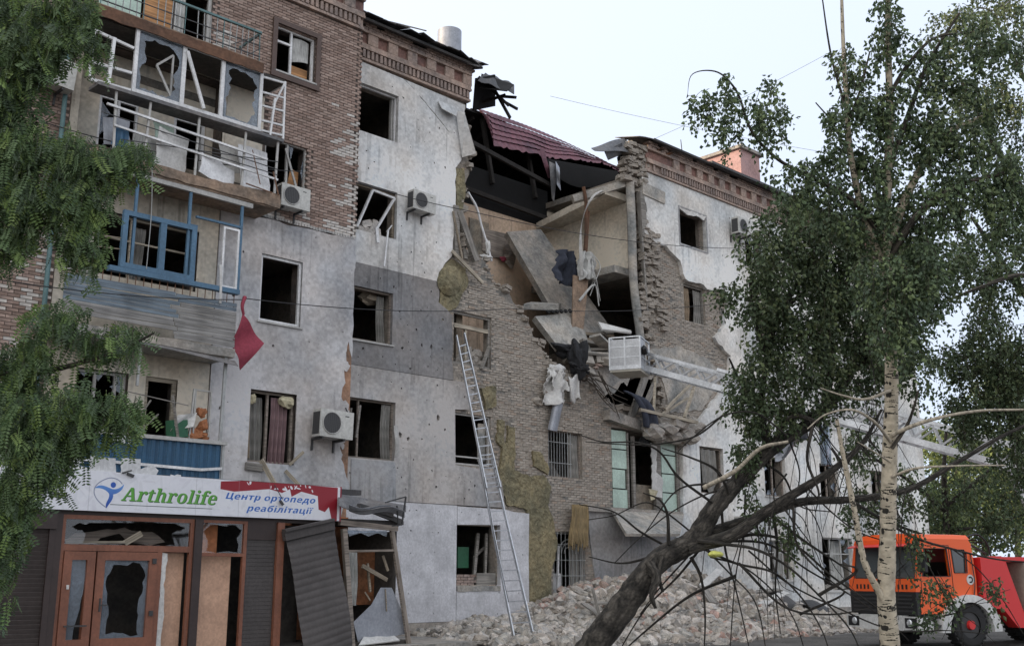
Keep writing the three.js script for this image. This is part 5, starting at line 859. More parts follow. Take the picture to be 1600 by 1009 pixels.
{ // entrance canopy, half torn off
  const cp = part('entrance_canopy', slab([onZ(955, 800, 0.0), onZ(1068, 806, 0.0), onZ(1062, 838, 1.5), onZ(978, 838, 1.7)], 0.09), m.concreteL, B);
  part('canopy_lining', slab([onZ(962, 803, 0.3), onZ(1010, 806, 0.4), onZ(1022, 828, 1.2), onZ(985, 832, 1.5)], -0.03), m.paper, cp);
  part('canopy_fascia', bar(onZ(918, 795, 0.05), onZ(1066, 803, 0.05), 0.12, 0.14), m.concrete, cp);
}

// ---------------------------------------------------------------- inside the break
const debris = 'wreckage caught in the collapsed bay';
lone('concrete_slab', 'long grey floor slab leaning against the peach wall of the collapsed bay', 'slab', slab([onZ(792, 362, -4.0), onZ(845, 358, -3.9), onZ(960, 520, -1.4), onZ(884, 520, -1.6)], -0.24), m.concrete);
{
  const t = thing('concrete_slab', 'shorter pale hollow core slab tipped outwards below the leaning one', 'slab', [26, 8.6, -0.6]);
  part('slab', slab([onZ(836, 494, -1.3), onZ(905, 488, -1.2), onZ(930, 568, -0.3), onZ(886, 560, -0.3)], -0.22), m.concreteL, t);
  const a = onZ(854, 489, -1.22), b = onZ(902, 487, -1.12); for (let i = 0; i < 8; i++) { const p = a.clone().lerp(b, i / 7), g = new THREE.CylinderGeometry(0.075, 0.075, 0.06, 10).rotateX(Math.PI / 2 - 0.5).translate(p.x, p.y + 0.03, p.z + 0.07); part('core_shade_disc', metric(g), m.sootShade, t); }  // solid dark discs; their colour stands for shade inside the hollow cores
}
lone('concrete_slab', 'stub of floor slab jutting level from the brick edge', 'slab', [slab([onZ(818, 484, -1.6), onZ(872, 484, -1.2), onZ(878, 482, -2.6), onZ(830, 480, -3.0)], -0.2), chunk(340, 0.3, 0.2, 0.3).translate(25.0, 10.05, -1.4)], m.concreteL);
{ // rubble filling the floor of the break
  const t = thing('rubble_pile', 'rubble and layered boards filling the floor of the collapsed bay', 'rubble', [27, 6.72, -2]), r = rng(350);
  const hf = (x, z) => 7.75 + clamp(x - 25.2, -1, 4.4) * 0.47 + Math.max(0, 0.5 + z * 0.15) * -0.5 + (hash(Math.floor(x * 4), Math.floor(z * 4), 3) - 0.5) * 0.35;
  part('heap', sheet((u, v) => V(lerp(23.6, 30.4, u), hf(lerp(23.6, 30.4, u), lerp(-4.7, -0.15, v)) - (v > 0.96 ? 1.0 : 0), lerp(-4.7, -0.15, v)), 40, 26), m.concrete, t);
  for (let i = 0; i < 150; i++) { const x = lerp(24.4, 30.2, r()), z = -0.1 - r() * r() * 3, s = 0.1 + r() * r() * 0.4, g = chunk(3000 + i, s * (1 + r()), s * 0.7, s, r() > 0.5 ? 1 : 0); g.rotateY(r() * 6).rotateX((r() - 0.5)); g.translate(x, hf(x, z) + 0.05, z); part(i % 3 ? 'chunk' : 'broken_brick', g, i % 5 === 0 ? m.brickB : i % 2 ? m.concreteL : m.dustBrick, t); }
  for (let i = 0; i < 16; i++) { const x = 27.2 + r() * 2.3, y = 8.9 + r() * 1.0, z = -0.2 - r() * 1.2; part('board', turn([box(x - 0.9, x + 0.9, y, y + 0.04 + r() * 0.08, z - 0.2, z + 0.2)], V(x, y, z), (r() - 0.5) * 0.3, (r() - 0.5) * 0.9, (r() - 0.5) * 0.3), [m.greyTimber, m.concreteL, m.timber][i % 3], t); }
  part('white_sheet', slab([onZ(934, 505, -0.6), onZ(985, 518, -0.4), onZ(986, 522, -0.1), onZ(940, 516, -0.2)], 0.06), m.paper, t);
}
lone('rusty_pipe', 'rusty brown riser pipe standing in the collapsed bay', 'pipe', [tube([onZ(912, 292, -1.0), onZ(916, 320, -1.0), onZ(914, 395, -1.1), onZ(905, 470, -1.2), onZ(900, 540, -1.3)], 0.07, 0.06, 7, 20, 0.1), bar(onZ(920, 330, -1.05), onZ(916, 400, -1.1), 0.06)], m.rust);
lone('curtain_strip', 'white torn strip curling down from the ceiling edge', 'strip', sheet((u, v) => { const q = new THREE.CatmullRomCurve3([onZ(948, 294, -0.7), onZ(925, 306, -0.7), onZ(912, 335, -0.75), onZ(905, 375, -0.8), onZ(907, 430, -0.85)]).getPoint(v); q.x += u * 0.09; q.z += u * 0.08 * Math.sin(v * 9); return q; }, 2, 24, 0.01), m.pvcD);
lone('hanging_bundle', 'bundle of pale rags and wire hanging beside the riser pipe', 'rags', [rag(918, 394, -0.95, 0.8, 1.0, 351, 4), tube([onZ(925, 395, -0.9), onZ(938, 415, -0.8), onZ(930, 440, -0.9), onZ(922, 462, -0.9)], 0.022, 0.015, 6), tube([onZ(915, 400, -0.9), onZ(930, 430, -0.75), onZ(938, 470, -0.8)], 0.02, 0.012, 6), tube([onZ(905, 470, -0.8), onZ(930, 445, -0.8), onZ(936, 478, -0.8)], 0.05, 0.02, 5)], m.net);
lone('dark_jacket', 'dark jacket hanging in the collapsed bay behind the rags', 'jacket', rag(886, 392, -1.6, 1.2, 1.3, 352, 2), m.denim);
lone('wooden_panel', 'brown timber panel standing among the rubble under the rags', 'panel', [slab([onZ(895, 430, -1.15), onZ(918, 436, -1.1), onZ(908, 540, -0.9), onZ(892, 535, -1.0)], 0.05)], m.slabEdge);
lone('wall_cabinet', 'dark wooden panel with clutter on the peach wall', 'cabinet', [plate(zz([[752, 357], [792, 366], [792, 405], [770, 402], [752, 392]], -4.66), -4.69, -4.6), chunk(353, 0.5, 0.9, 0.2).translate(...onZ(796, 398, -4.5).toArray())], m.oldFrame);
lone('doorway', 'brown door in the peach wall beside the broken render', 'door', [plate(zz([[733, 340], [763, 349], [766, 400], [733, 400]], -4.66), -4.69, -4.63)], m.beigeD);
lone('red_cloth', 'small red cloth on the peach wall', 'cloth', lump(354, 0.3, 0.22, 0.12).translate(...onZ(786, 405, -4.5).toArray()), m.redCloth);
// posts and pipe at the left edge of the break
{ const t = thing('broken_posts', 'grey splintered posts leaning at the left edge of the break', 'posts', [21.4, 11, 0]);
  part('post', bar(onZ(710, 322, -0.05), onZ(712, 400, -0.05), 0.2, 0.2), m.greyTimber, t); part('post', bar(onZ(716, 330, 0.0), onZ(744, 408, 0.1), 0.16, 0.2), m.greyTimber, t); part('post', bar(onZ(720, 360, -0.2), onZ(726, 405, -0.1), 0.14), m.greyTimber, t); part('lath', bar(onZ(706, 392, 0.1), onZ(754, 442, 0.12), 0.06, 0.1), m.timberPale, t); part('lath', bar(onZ(708, 330, 0.05), onZ(722, 404, 0.1), 0.05), m.timber, t); }
lone('white_pipe', 'white plastic pipe slanting down the left edge of the break', 'pipe', tube([onZ(731, 300, -0.3), onZ(745, 325, -0.3), onZ(752, 352, -0.3), onZ(762, 385, -0.3), onZ(768, 408, -0.25)], 0.04, 0.035, 8, 20, 0.06), m.pvc);
lone('plaster_lump', 'white lump of plaster on top of the broken brick edge', 'rubble', [lump(355, 0.5, 0.22, 0.3).translate(...onZ(758, 402, -0.2).toArray()), lump(356, 0.16, 0.5, 0.14).translate(...onZ(762, 385, -0.3).toArray())], m.paper);
// sheets caught on the brick face
lone('insulation_roll', 'torn roll of pale foil insulation caught on the bricks', 'insulation', [rag(868, 582, 0.12, 1.1, 1.0, 372, 1.3), rag(872, 578, 0.2, 0.7, 0.7, 373, 2), sheet((u, v) => onZ(888 + u * 16 + v * 3, 588 + v * 38 + 4 * Math.sin(u * 6), 0.12 + 0.08 * Math.sin(u * 5 + v * 3)), 6, 8, 0.06), lump(357, 0.9, 0.4, 0.3).translate(...onZ(868, 578, 0.05).toArray())], m.paper);
lone('gutter_piece', 'bent grey sheet dangling below the foil insulation', 'sheet', sheet((u, v) => onZ(866 + u * 14 - v * 10, 625 + v * 46 + u * 3, 0.1 + 0.14 * Math.sin(u * 3) - v * 0.04), 6, 8, 0.012), m.zinc);
lone('straw_mat', 'torn mat of brown straw hanging over the barred window', 'mat', [sheet((u, v) => onZ(lerp(893, 918, u) + Math.sin(v * 5) * 1.5 + (u - 0.5) * v * 6, 788 + v * (52 + 22 * hash(Math.floor(u * 40), 1, 8)), 0.16 + 0.06 * Math.sin(u * 6) + 0.05 * hash(Math.floor(u * 40), 3, 9)), 80, 6, 0.03)], m.straw);
lone('blue_quilt', 'dark blue quilt draped over the edge above the mint panels', 'cloth', sheet((u, v) => { const q = new THREE.CatmullRomCurve3([onZ(985, 614, 0.05), onZ(1000, 622, 0.35), onZ(1013, 645, 0.45), onZ(1016, 668, 0.4)]).getPoint(v); q.x += (u - 0.5) * 0.75; q.z += 0.06 * Math.sin(u * 9); q.y -= 0.1 * u; return q; }, 10, 12, 0.06), m.denim);
{ const t = thing('fallen_timbers', 'pale splintered timbers tangled under the rescue basket', 'timber', [30.5, 6.6, 0]);
  for (const [a, b, z0, z1, w, h] of [[[985, 655], [1010, 585], 0.1, -0.2, 0.1, 0.3], [[1002, 650], [1028, 588], 0.15, -0.2, 0.1, 0.22], [[1022, 645], [1024, 590], 0.1, -0.1, 0.08, 0.12], [[1000, 640], [1090, 660], 0.5, 0.7, 0.1, 0.1], [[1070, 652], [1086, 602], 0.6, 0.5, 0.09, 0.09], [[1040, 640], [1085, 595], 0.4, 0.2, 0.06, 0.1], [[1030, 650], [1075, 622], 0.4, 0.2, 0.06, 0.08]]) part('timber', bar(onZ(...a, z0), onZ(...b, z1), w, h), h > 0.2 ? m.greyTimber : m.timberPale, t);
  for (let i = 0; i < 14; i++) part('rubble', chunk(3300 + i, 0.5 + (i % 3) * 0.2, 0.4, 0.5).translate(...onZ(1010 + i * 6, 662 + (i % 4) * 7, 0.1 + (i % 3) * 0.15).toArray()), m.concrete, t); }
lone('concrete_beam', 'broken concrete beam over the mint panelled loggia', 'beam', bar(onZ(948, 648, 0.05), onZ(1068, 690, 0.05), 0.3, 0.34), m.concrete);
lone('wreath_of_twigs', 'dark torn branches caught on the rubble beside the basket', 'branches', [0, 1, 2, 3, 4, 5, 6, 7].map((i) => tube([onZ(905 + i * 5, 580 + (i % 3) * 6, 0.1), onZ(925 + i * 4, 590 + (i % 4) * 9, 0.25), onZ(945 + i * 6, 615 + (i % 5) * 10, 0.2)], 0.03, 0.012, 5)), m.twig);
lone('dark_bundle', 'dark clothes bundle lying on the edge beside the rescue basket', 'clothes', [lump(358, 0.6, 1.2, 0.5, 0.5).translate(...onZ(903, 556, 0.0).toArray()), lump(359, 0.8, 0.4, 0.5, 0.5).translate(...onZ(908, 574, 0.1).toArray()), lump(360, 1.0, 0.4, 0.5, 0.5).translate(...onZ(888, 548, -0.3).toArray())], m.darkCloth);

// ---------------------------------------------------------------- ladder against the wall
{
  const t = thing('extension_ladder', 'long aluminium extension ladder leaning on the wall by a broken window', 'ladder', [20.4, 0, 3.6]);
  const bl = V(19.70, 0, 3.72), br = V(20.36, 0, 3.76), tl = onZ(711, 526, 0.02), tr = onZ(723, 522, 0.02); const at = (s, k) => (s ? br : bl).clone().lerp(s ? tr : tl, k);
  const off = V(0, 0.02, 0.06);
  for (const s of [0, 1]) { part('rail', bar(at(s, 0), at(s, 0.56), 0.035, 0.085), m.alu, t); part('rail', bar(at(s, 0.46).add(off), at(s, 1).add(off), 0.032, 0.08), m.alu, t); part('foot', box(at(s, 0).x - 0.05, at(s, 0).x + 0.05, 0, 0.06, at(s, 0).z - 0.05, at(s, 0).z + 0.05), m.darkSteel, t); }
  for (let i = 1; i < 33; i++) { const k = i / 33.4, o = k > 0.56 ? off : V(0, 0, 0); part('rung', bar(at(0, k).add(o), at(1, k).add(o), 0.032, 0.032), m.alu, t); }
  for (let i = 0; i < 4; i++) { const k = 0.465 + i * 0.03; part('rung', bar(at(0, k).add(off), at(1, k).add(off), 0.03), m.steel, t); }
  part('rope', tube([at(0, 0.5).add(V(-0.03, 0, 0.1)), at(0, 0.3).add(V(-0.1, 0, 0.12)), at(0, 0.12).add(V(-0.04, 0, 0.1))], 0.012, 0.012, 4), m.cable, t);
}
// ---------------------------------------------------------------- rubble heap at the foot of the wall
{
  const t = thing('rubble_heap', 'heap of broken brick and concrete at the foot of the collapsed bay', 'rubble', [27, 0, 2.5]), r = rng(700);
  const bump = (x, c, w) => Math.exp(-(((x - c) / w) ** 2));
  const H = (x, z) => { const f = sst(7.2, 1.2, z) * (0.85 + 0.15 * sst(-0.2, 0.8, z)); return Math.max(0, (1.42 * bump(x, 26.3, 3.0) + 1.25 * bump(x, 30.4, 2.4) + 0.55 * bump(x, 34, 3) + 0.25 * bump(x, 21, 2)) * f + (fbm(x * 0.11, z * 0.11, 16, 16, 720, 4) - 0.5) * 0.5 * f); };
  part('heap', sheet((u, v) => { const x = lerp(18.5, 39, u), z = lerp(8, -0.05, v); return V(x, H(x, z) - 0.05 + (v === 0 ? 0 : 0.02), z); }, 110, 50), M([0.45, 0.42, 0.39], 1, { map: T.grime, bumpMap: T.coarse, bumpScale: 0.05 }), t);
  const geos = [0, 1, 2, 3, 4, 5].map((i) => chunk(740 + i, 1, i % 2 ? 0.55 : 0.75, i % 2 ? 0.6 : 0.9, i % 2)), mats = [m.concreteL, m.dustBrick, m.concrete, m.brickB, M([0.62, 0.58, 0.54], 0.95, { map: T.grime, ...bm(0.01) }), M([0.52, 0.36, 0.31], 0.95, { map: T.grime, ...bm(0.01) })];
  const list = []; for (let i = 0; i < 9000; i++) { const x = lerp(18.6, 38.5, r()), z = lerp(0.0, 7.2, Math.pow(r(), 1.25)), h = H(x, z); if (h < 0.03 && r() > 0.08) continue; list.push({ x, y: h + 0.0, z, s: 0.05 + Math.pow(r(), 4) * 0.34, a: r() * 6, b: r() * 6, k: Math.floor(r() * 6), mt: r() < 0.12 && Math.abs(x - 26.4) < 3 ? 3 + 2 * Math.floor(r() * 2) : [0, 1, 2, 4, 0, 4][Math.floor(r() * 6)] }); }
  list.sort((a, b) => b.s - a.s);
  list.slice(0, 300).forEach((c) => { const o = new THREE.Mesh(geos[c.k], mats[c.mt]); o.name = c.k % 2 ? 'broken_brick' : 'chunk'; o.position.set(c.x, c.y, c.z).sub(t.position); o.rotation.set(c.a, c.b, 0); o.scale.setScalar(c.s); o.castShadow = o.receiveShadow = true; t.add(o); });
  const rest = list.slice(300), im = new THREE.InstancedMesh(geos[0], m.brick, rest.length), o = new THREE.Object3D(), col = new THREE.Color();
  rest.forEach((c, i) => { o.position.set(c.x, c.y, c.z).sub(t.position); o.rotation.set(c.a, c.b, 0); o.scale.set(c.s * 1.3, c.s, c.s); o.updateMatrix(); im.setMatrixAt(i, o.matrix); col.copy(mats[c.mt].color).multiplyScalar(0.9 + r() * 0.35); im.setColorAt(i, col); });
  im.name = 'small_rubble'; stuff(im); im.castShadow = im.receiveShadow = true; t.add(im);
  for (const [x, z, L, a, mt] of [[29.5, 2.6, 2.2, 0.4, 0], [31.2, 3.2, 1.8, -0.3, 1], [27.6, 3.8, 1.4, 0.9, 1], [33, 2.4, 2.6, 0.1, 0], [24.2, 3.0, 1.2, -0.7, 1], [30.4, 4.2, 1.6, 0.2, 0], [23.3, 3.2, 1.3, 1.4, 1]]) part('board', turn([box(x - L / 2, x + L / 2, H(x, z) + 0.16, H(x, z) + 0.2, z - 0.13, z + 0.13)], V(x, H(x, z), z), 0.25, a, 0.14), mt ? m.greyTimber : m.paper, t);
  part('stake', bar(V(22.55, 0.3, 4.1), V(22.4, 1.35, 3.9), 0.08), m.greyTimber, t);
  for (const [x, y, z, s] of [[32.6, 0.9, 3.0, 1.3], [34.6, 0.55, 3.2, 1.4]]) part('torn_roofing', sheet((u, v) => V(x + (u - 0.5) * 2.4 * s, y + 0.3 * Math.sin(u * 5) - v * 0.5 + 0.1 * Math.sin(v * 7), z + v * 1.3), 14, 6, 0.03), m.roofDark, t);
  part('white_sheet', slab([V(35.2, 0.5, 4.2), V(37.4, 0.35, 4.4), V(37.6, 0.2, 5.2), V(35.4, 0.25, 5.3)], 0.03), m.paper, t);
}
// ---------------------------------------------------------------- fire truck with raised aerial ladder
{
  const TP = V(25.4, 0, 10.65), rot = new THREE.Matrix4().makeRotationY(THREE.MathUtils.degToRad(160)).setPosition(TP);
  const F = thing('fire_truck', 'orange and red fire truck with white bumper and its aerial ladder raised', 'fire truck', TP.toArray());
  const k = (g) => (Array.isArray(g) ? g : [g]).map((q) => { q = q.clone(); q.applyMatrix4(rot); return q; });
  const P = (n, g, mt, p = F) => part(n, k(g), mt, p);
  const paint = M([0.84, 0.115, 0.014], 0.42, { clearcoat: 0.25, clearcoatRoughness: 0.3 }), red = M([0.62, 0.024, 0.024], 0.45, { clearcoat: 0.2, clearcoatRoughness: 0.3 }), black = M([0.012, 0.012, 0.014], 0.55), white = M([0.80, 0.80, 0.79], 0.45, { map: T.dust }), rubber = M([0.018, 0.018, 0.019], 0.85, { ...bm(0.004) }), beige = M([0.52, 0.49, 0.42], 0.55, { map: T.dust }), glass = M([0.06, 0.07, 0.075], 0.06, { clearcoat: 1, transmission: 0.35, thickness: 0 });
  const prof = (pts, z0, z1, mt, n, p, hol) => P(n, plate(pts, z0, z1, hol), mt, p);   // side profile (x forward, y up) between two widths
  // chassis and wheels
  P('chassis', [box(-9.2, -0.3, 0.55, 0.8, -0.45, 0.45), box(-0.5, -0.05, 0.5, 0.9, -1.0, 1.0)], black);
  for (const [x, sides] of [[-1.5, [-1, 1]], [-5.6, [-1, 1]], [-6.95, [-1, 1]]]) for (const s of sides) {
    const w = new THREE.Group(); w.name = 'wheel'; F.add(w);
    const tyre = new THREE.LatheGeometry([[0.30, -0.16], [0.44, -0.17], [0.51, -0.14], [0.535, -0.06], [0.535, 0.06], [0.51, 0.14], [0.44, 0.17], [0.30, 0.16]].map(([a, b]) => new THREE.Vector2(a, b)), 36).rotateX(Math.PI / 2).translate(x, 0.535, s * 1.03);
    P('tyre', metric(tyre), rubber, w);
    const lugs = []; for (let i = 0; i < 26; i++) { const a = i / 26 * 6.283; lugs.push(box(-0.03, 0.03, 0.515, 0.55, -0.15, 0.15).rotateZ(a).translate(x, 0.535, s * 1.03)); } P('tread', lugs, rubber, w);
    P('rim', metric(new THREE.CylinderGeometry(0.30, 0.26, 0.2, 24).rotateX(s * Math.PI / 2).translate(x, 0.535, s * 1.06)), m.darkSteel, w);
    P('hub', metric(new THREE.CylinderGeometry(0.1, 0.13, 0.16, 16).rotateX(s * Math.PI / 2).translate(x, 0.535, s * 1.15)), red, w);
  }
  // bumper with headlights
  const bp = P('bumper', [box(-0.12, 0.14, 0.42, 0.76, -0.72, 0.72), box(-0.3, 0.13, 0.44, 0.74, -1.22, -0.722), box(-0.3, 0.13, 0.44, 0.74, 0.722, 1.22)], white);
  for (const s of [-1, 1]) { P('headlight_well', box(0.128, 0.136, 0.48, 0.71, s * 0.97 - 0.19, s * 0.97 + 0.19), black, bp); const h = P('headlight', metric(new THREE.SphereGeometry(0.09, 16, 10, 0, 6.3, 0, 1.4).rotateZ(-Math.PI / 2).scale(0.5, 1, 1).translate(0.136, 0.595, s * 0.93)), M([0.6, 0.62, 0.64], 0.12, { metalness: 0.5 }), F); }
  // cab: front below the glass
  P('grille', [box(-0.06, 0.055, 0.78, 1.30, -1.12, 1.12)], black); for (let i = 0; i < 5; i++) P('grille_slat', box(0.056, 0.075, 0.84 + i * 0.09, 0.88 + i * 0.09, -1.0, 1.0), M([0.03, 0.03, 0.032], 0.5));
  const nose = P('nose_panel', [box(-0.06, 0.06, 1.302, 1.60, -1.13, 1.13)], paint);
  for (let i = 0; i < 9; i++) for (const s of [-1, 1]) if (i < 4) P('vent_slot', box(0.061, 0.066, 1.36, 1.47, s * (0.45 + i * 0.13) - 0.03, s * (0.45 + i * 0.13) + 0.03), black, nose);
  const side = [[-1.72, 0.95], [-0.95, 0.95], [-0.75, 0.80], [-0.062, 0.80], [-0.062, 1.60], [-0.22, 2.46], [-0.30, 2.52], [-1.70, 2.52], [-1.78, 2.42], [-1.86, 1.60], [-1.84, 1.15]];
  const winD = [[-0.18, 1.66], [-0.30, 2.30], [-0.98, 2.30], [-1.04, 1.66]], winQ = [[-1.18, 1.74], [-1.13, 2.28], [-1.52, 2.28], [-1.60, 2.18], [-1.58, 1.74]];
  for (const s of [-1, 1]) {
    const z0 = s > 0 ? 1.06 : -1.13, z1 = s > 0 ? 1.13 : -1.06; const sd = prof(side, z0, z1, paint, 'cab_side', F, [winD, winQ]);
    const zo = s * 1.134; const ln = (pts) => P('door_seam', pts.slice(1).map((q, i) => bar(V(pts[i][0], pts[i][1], zo), V(q[0], q[1], zo), 0.012, 0.01)), black, sd);
    ln([[-0.12, 1.0], [-0.12, 1.62]]); ln([[-1.10, 1.0], [-1.10, 1.60], [-1.05, 2.38], [-0.28, 2.38]]);
    P('window_seal', [[winD, 0.03], [winQ, 0.03]].flatMap(([q, w]) => q.map((a, i) => { const b = q[(i + 1) % q.length]; return bar(V(a[0], a[1], zo), V(b[0], b[1], zo), w, 0.014); })), black, sd);
    P('quarter_glass', plate(winQ, s * 1.095 - 0.003, s * 1.095 + 0.003), glass, sd);
    P('door_handle', box(-1.0, -0.84, 1.42, 1.46, Math.min(zo, zo + s * 0.03), Math.max(zo, zo + s * 0.03)), black, sd);
    P('grab_rail', tube([V(-1.72, 1.2, s * 1.15), V(-1.75, 1.5, s * 1.18), V(-1.72, 2.2, s * 1.15)], 0.014, 0.014, 5), m.darkSteel, sd);
  }
  P('door_card', box(-0.95, -0.35, 1.7, 2.2, -0.5, -0.45), black); P('seat', [box(-1.4, -0.9, 1.1, 1.3, -0.9, 0.9), box(-1.5, -1.38, 1.3, 2.0, -0.9, 0.9)], black);
  P('cab_floor', box(-1.8, -0.07, 0.82, 0.95, -1.05, 1.05), black); P('cab_back', box(-1.8, -1.72, 0.95, 2.5, -1.058, 1.058), red); P('dashboard', box(-0.4, -0.08, 1.3, 1.62, -1.05, 1.05), black);
  P('roof', [new THREE.Mesh(metric(new THREE.BoxGeometry(1.5, 0.1, 2.26, 6, 1, 6))).geometry].map((g) => { const p = g.attributes.position; for (let i = 0; i < p.count; i++) if (p.getY(i) > 0) { p.setY(i, 0.05 + 0.05 * (1 - (p.getZ(i) / 1.13) ** 2)); p.setX(i, p.getX(i) * 0.94); p.setZ(i, p.getZ(i) * 0.95); } g.computeVertexNormals(); g.translate(-1.0, 2.572, 0); return g; }), paint);
  P('windscreen_frame', [bar(V(-0.055, 1.6, -1.09), V(-0.22, 2.47, -1.09), 0.09), bar(V(-0.055, 1.6, 1.09), V(-0.22, 2.47, 1.09), 0.09), bar(V(-0.21, 2.47, -1.09), V(-0.21, 2.47, 1.09), 0.1), bar(V(-0.13, 2.04, 0), V(-0.05, 1.62, 0), 0.04)], paint);
  P('windscreen', [slab([V(-0.06, 1.61, -1.05), V(-0.06, 1.61, 1.05), V(-0.20, 2.43, 1.05), V(-0.20, 2.43, -1.05)], 0.008)], M([0.10, 0.12, 0.125], 0.08, { transmission: 0.45, thickness: 0 }));
  P('sun_visor', slab([V(-0.22, 2.44, -1.05), V(-0.22, 2.44, 1.05), V(0.12, 2.36, 1.05), V(0.12, 2.36, -1.05)], 0.02), red);
  P('mirror', [box(-0.02, 0.06, 1.75, 2.15, -1.48, -1.24), bar(V(-0.1, 2.2, -1.13), V(0.02, 2.1, -1.36), 0.025), bar(V(-0.1, 1.7, -1.13), V(0.02, 1.8, -1.36), 0.025)], black);
  P('wiper', [bar(V(0.0, 1.64, -0.3), V(-0.05, 1.95, -0.75), 0.02), bar(V(0.0, 1.64, 0.4), V(-0.05, 1.95, 0.0), 0.02)], black);
  // emblem and small lettering on the door
  { const cv = document.createElement('canvas'); cv.width = 256; cv.height = 64; const c = cv.getContext('2d'); c.fillStyle = '#e8431c'; c.fillRect(0, 0, 256, 64); c.fillStyle = '#efe6dc'; c.font = 'bold 36px sans-serif'; c.fillText('АВТОДРАБИНА', 2, 46, 250); const tx = new THREE.CanvasTexture(cv); tx.colorSpace = THREE.SRGBColorSpace; tx.magFilter = THREE.LinearFilter;
    const g = new THREE.PlaneGeometry(0.62, 0.13).rotateY(Math.PI).translate(-1.45, 1.06, -1.136); P('lettering', g, M([1, 1, 1], 0.4, { map: tx }));
    P('emblem', metric(new THREE.CylinderGeometry(0.12, 0.12, 0.006, 20).rotateX(Math.PI / 2).translate(-1.66, 1.58, -1.137)), white); P('emblem_mark', metric(new THREE.TorusGeometry(0.06, 0.018, 6, 20, 4.6).rotateZ(0.7).scale(1, 1, 0.2).translate(-1.66, 1.58, -1.142)), black); }
  // white front mudguards
  for (const s of [-1, 1]) { const o = [], n = 22, R = 0.95, r2 = 0.70; for (let i = 0; i <= n; i++) { const a = 0.02 + (Math.PI - 0.04) * i / n; o.push([-1.5 + Math.cos(a) * R, 0.36 + Math.sin(a) * R * 0.92]); } for (let i = n; i >= 0; i--) { const a = 0.02 + (Math.PI - 0.04) * i / n; o.push([-1.5 + Math.cos(a) * r2, 0.36 + Math.sin(a) * r2]); } prof(o, s > 0 ? 0.8 : -1.24, s > 0 ? 1.24 : -0.8, white, 'mudguard'); }
  for (const s of [-1, 1]) P('headlamp_step', box(-0.75, -0.3, 0.5, 0.56, s * 1.1 - 0.1, s * 1.1 + 0.1), m.darkSteel);
  // body: red slanted bulkhead, beige lockers
  for (const s of [-1, 1]) prof([[-1.95, 0.9], [-1.95, 2.10], [-2.65, 2.14], [-2.78, 2.0], [-3.35, 0.45], [-3.0, 0.45], [-2.55, 0.9]], s > 0 ? 0.9 : -1.22, s > 0 ? 1.22 : -0.9, red, 'bulkhead');
  P('crew_box', box(-2.6, -1.9, 0.9, 2.05, -0.88, 0.88), red);
  const lk = P('locker_body', box(-9.2, -3.4, 0.85, 2.0, -1.2, 1.2), beige); for (let i = 0; i < 5; i++) P('locker_seam', box(-4.4 - i * 1.1, -4.385 - i * 1.1, 0.9, 1.96, -1.206, -1.2), black, lk);
  P('locker_rail', [box(-9.2, -2.7, 2.002, 2.12, -1.22, 1.22)], red); P('side_sill', box(-9.2, -3.3, 0.62, 0.84, -1.18, 1.18), red);
  P('roof_rack', [bar(V(-1.75, 2.52, -0.9), V(-2.5, 2.2, -0.9), 0.04), ...[0, 1, 2, 3].map((i) => bar(V(-1.78 - i * 0.2, 2.62 - i * 0.05, -0.95), V(-1.78 - i * 0.2, 2.62 - i * 0.05, 0.9), 0.03)), ...[-0.95, 0.9].map((z) => tube([V(-1.75, 2.55, z), V(-2.2, 2.66, z), V(-2.5, 2.45, z), V(-2.6, 2.1, z)], 0.022, 0.022, 6))], black);
  P('turntable', [metric(new THREE.CylinderGeometry(0.95, 1.0, 0.35, 28).translate(-6.5, 2.3, 0)), box(-7.1, -5.9, 2.45, 3.5, -0.6, -0.4), box(-7.1, -5.9, 2.45, 3.5, 0.4, 0.6), box(-7.3, -6.2, 3.5, 4.3, -0.55, -0.42), box(-7.3, -6.2, 3.5, 4.3, 0.42, 0.55)], red);
  // aerial ladder: three telescoped lattice sections
  const base = V(-6.5, 4.15, 0).applyMatrix4(rot), tip = V(27.55, 8.28, 1.7), dir = tip.clone().sub(base).normalize(), sideV = dir.clone().cross(V(0, 1, 0)).normalize(), upV = sideV.clone().cross(dir), L = base.distanceTo(tip);
  const at = (d, sd, h) => base.clone().addScaledVector(dir, d).addScaledVector(sideV, sd).addScaledVector(upV, h);
  for (const [d0, d1, hw, h] of [[-0.8, L * 0.5, 0.46, 0.62], [L * 0.34, L * 0.8, 0.40, 0.54], [L * 0.66, L, 0.34, 0.46]]) {
    const se = part('ladder_section', [-1, 1].flatMap((s) => [bar(at(d0, s * hw, 0), at(d1, s * hw, 0), 0.12, 0.18), bar(at(d0, s * hw, h), at(d1, s * hw, h), 0.09, 0.10)]), m.alu, F);
    const n = Math.round((d1 - d0) / 0.75), st = (d1 - d0) / n; for (const s of [-1, 1]) for (let i = 0; i < n; i++) part('brace', [bar(at(d0 + i * st, s * hw, 0.07), at(d0 + (i + 0.5) * st, s * hw, h - 0.04), 0.055), bar(at(d0 + (i + 0.5) * st, s * hw, h - 0.04), at(d0 + (i + 1) * st, s * hw, 0.07), 0.055)], m.steel, se);
    for (let i = 0; i < (d1 - d0) / 0.36; i++) part('rung', bar(at(d0 + i * 0.36, -hw, 0), at(d0 + i * 0.36, hw, 0), 0.05), m.steel, se);
  }
  part('lift_cylinder', tube([V(-5.6, 2.6, 0).applyMatrix4(rot), at(1.3, 0, -0.1)], 0.13, 0.1, 10), m.steel, F);
  // rescue basket
  const bk = new THREE.Group(); bk.name = 'rescue_basket'; F.add(bk); const cx = 27.0, y0 = 8.02, bz = 1.55;
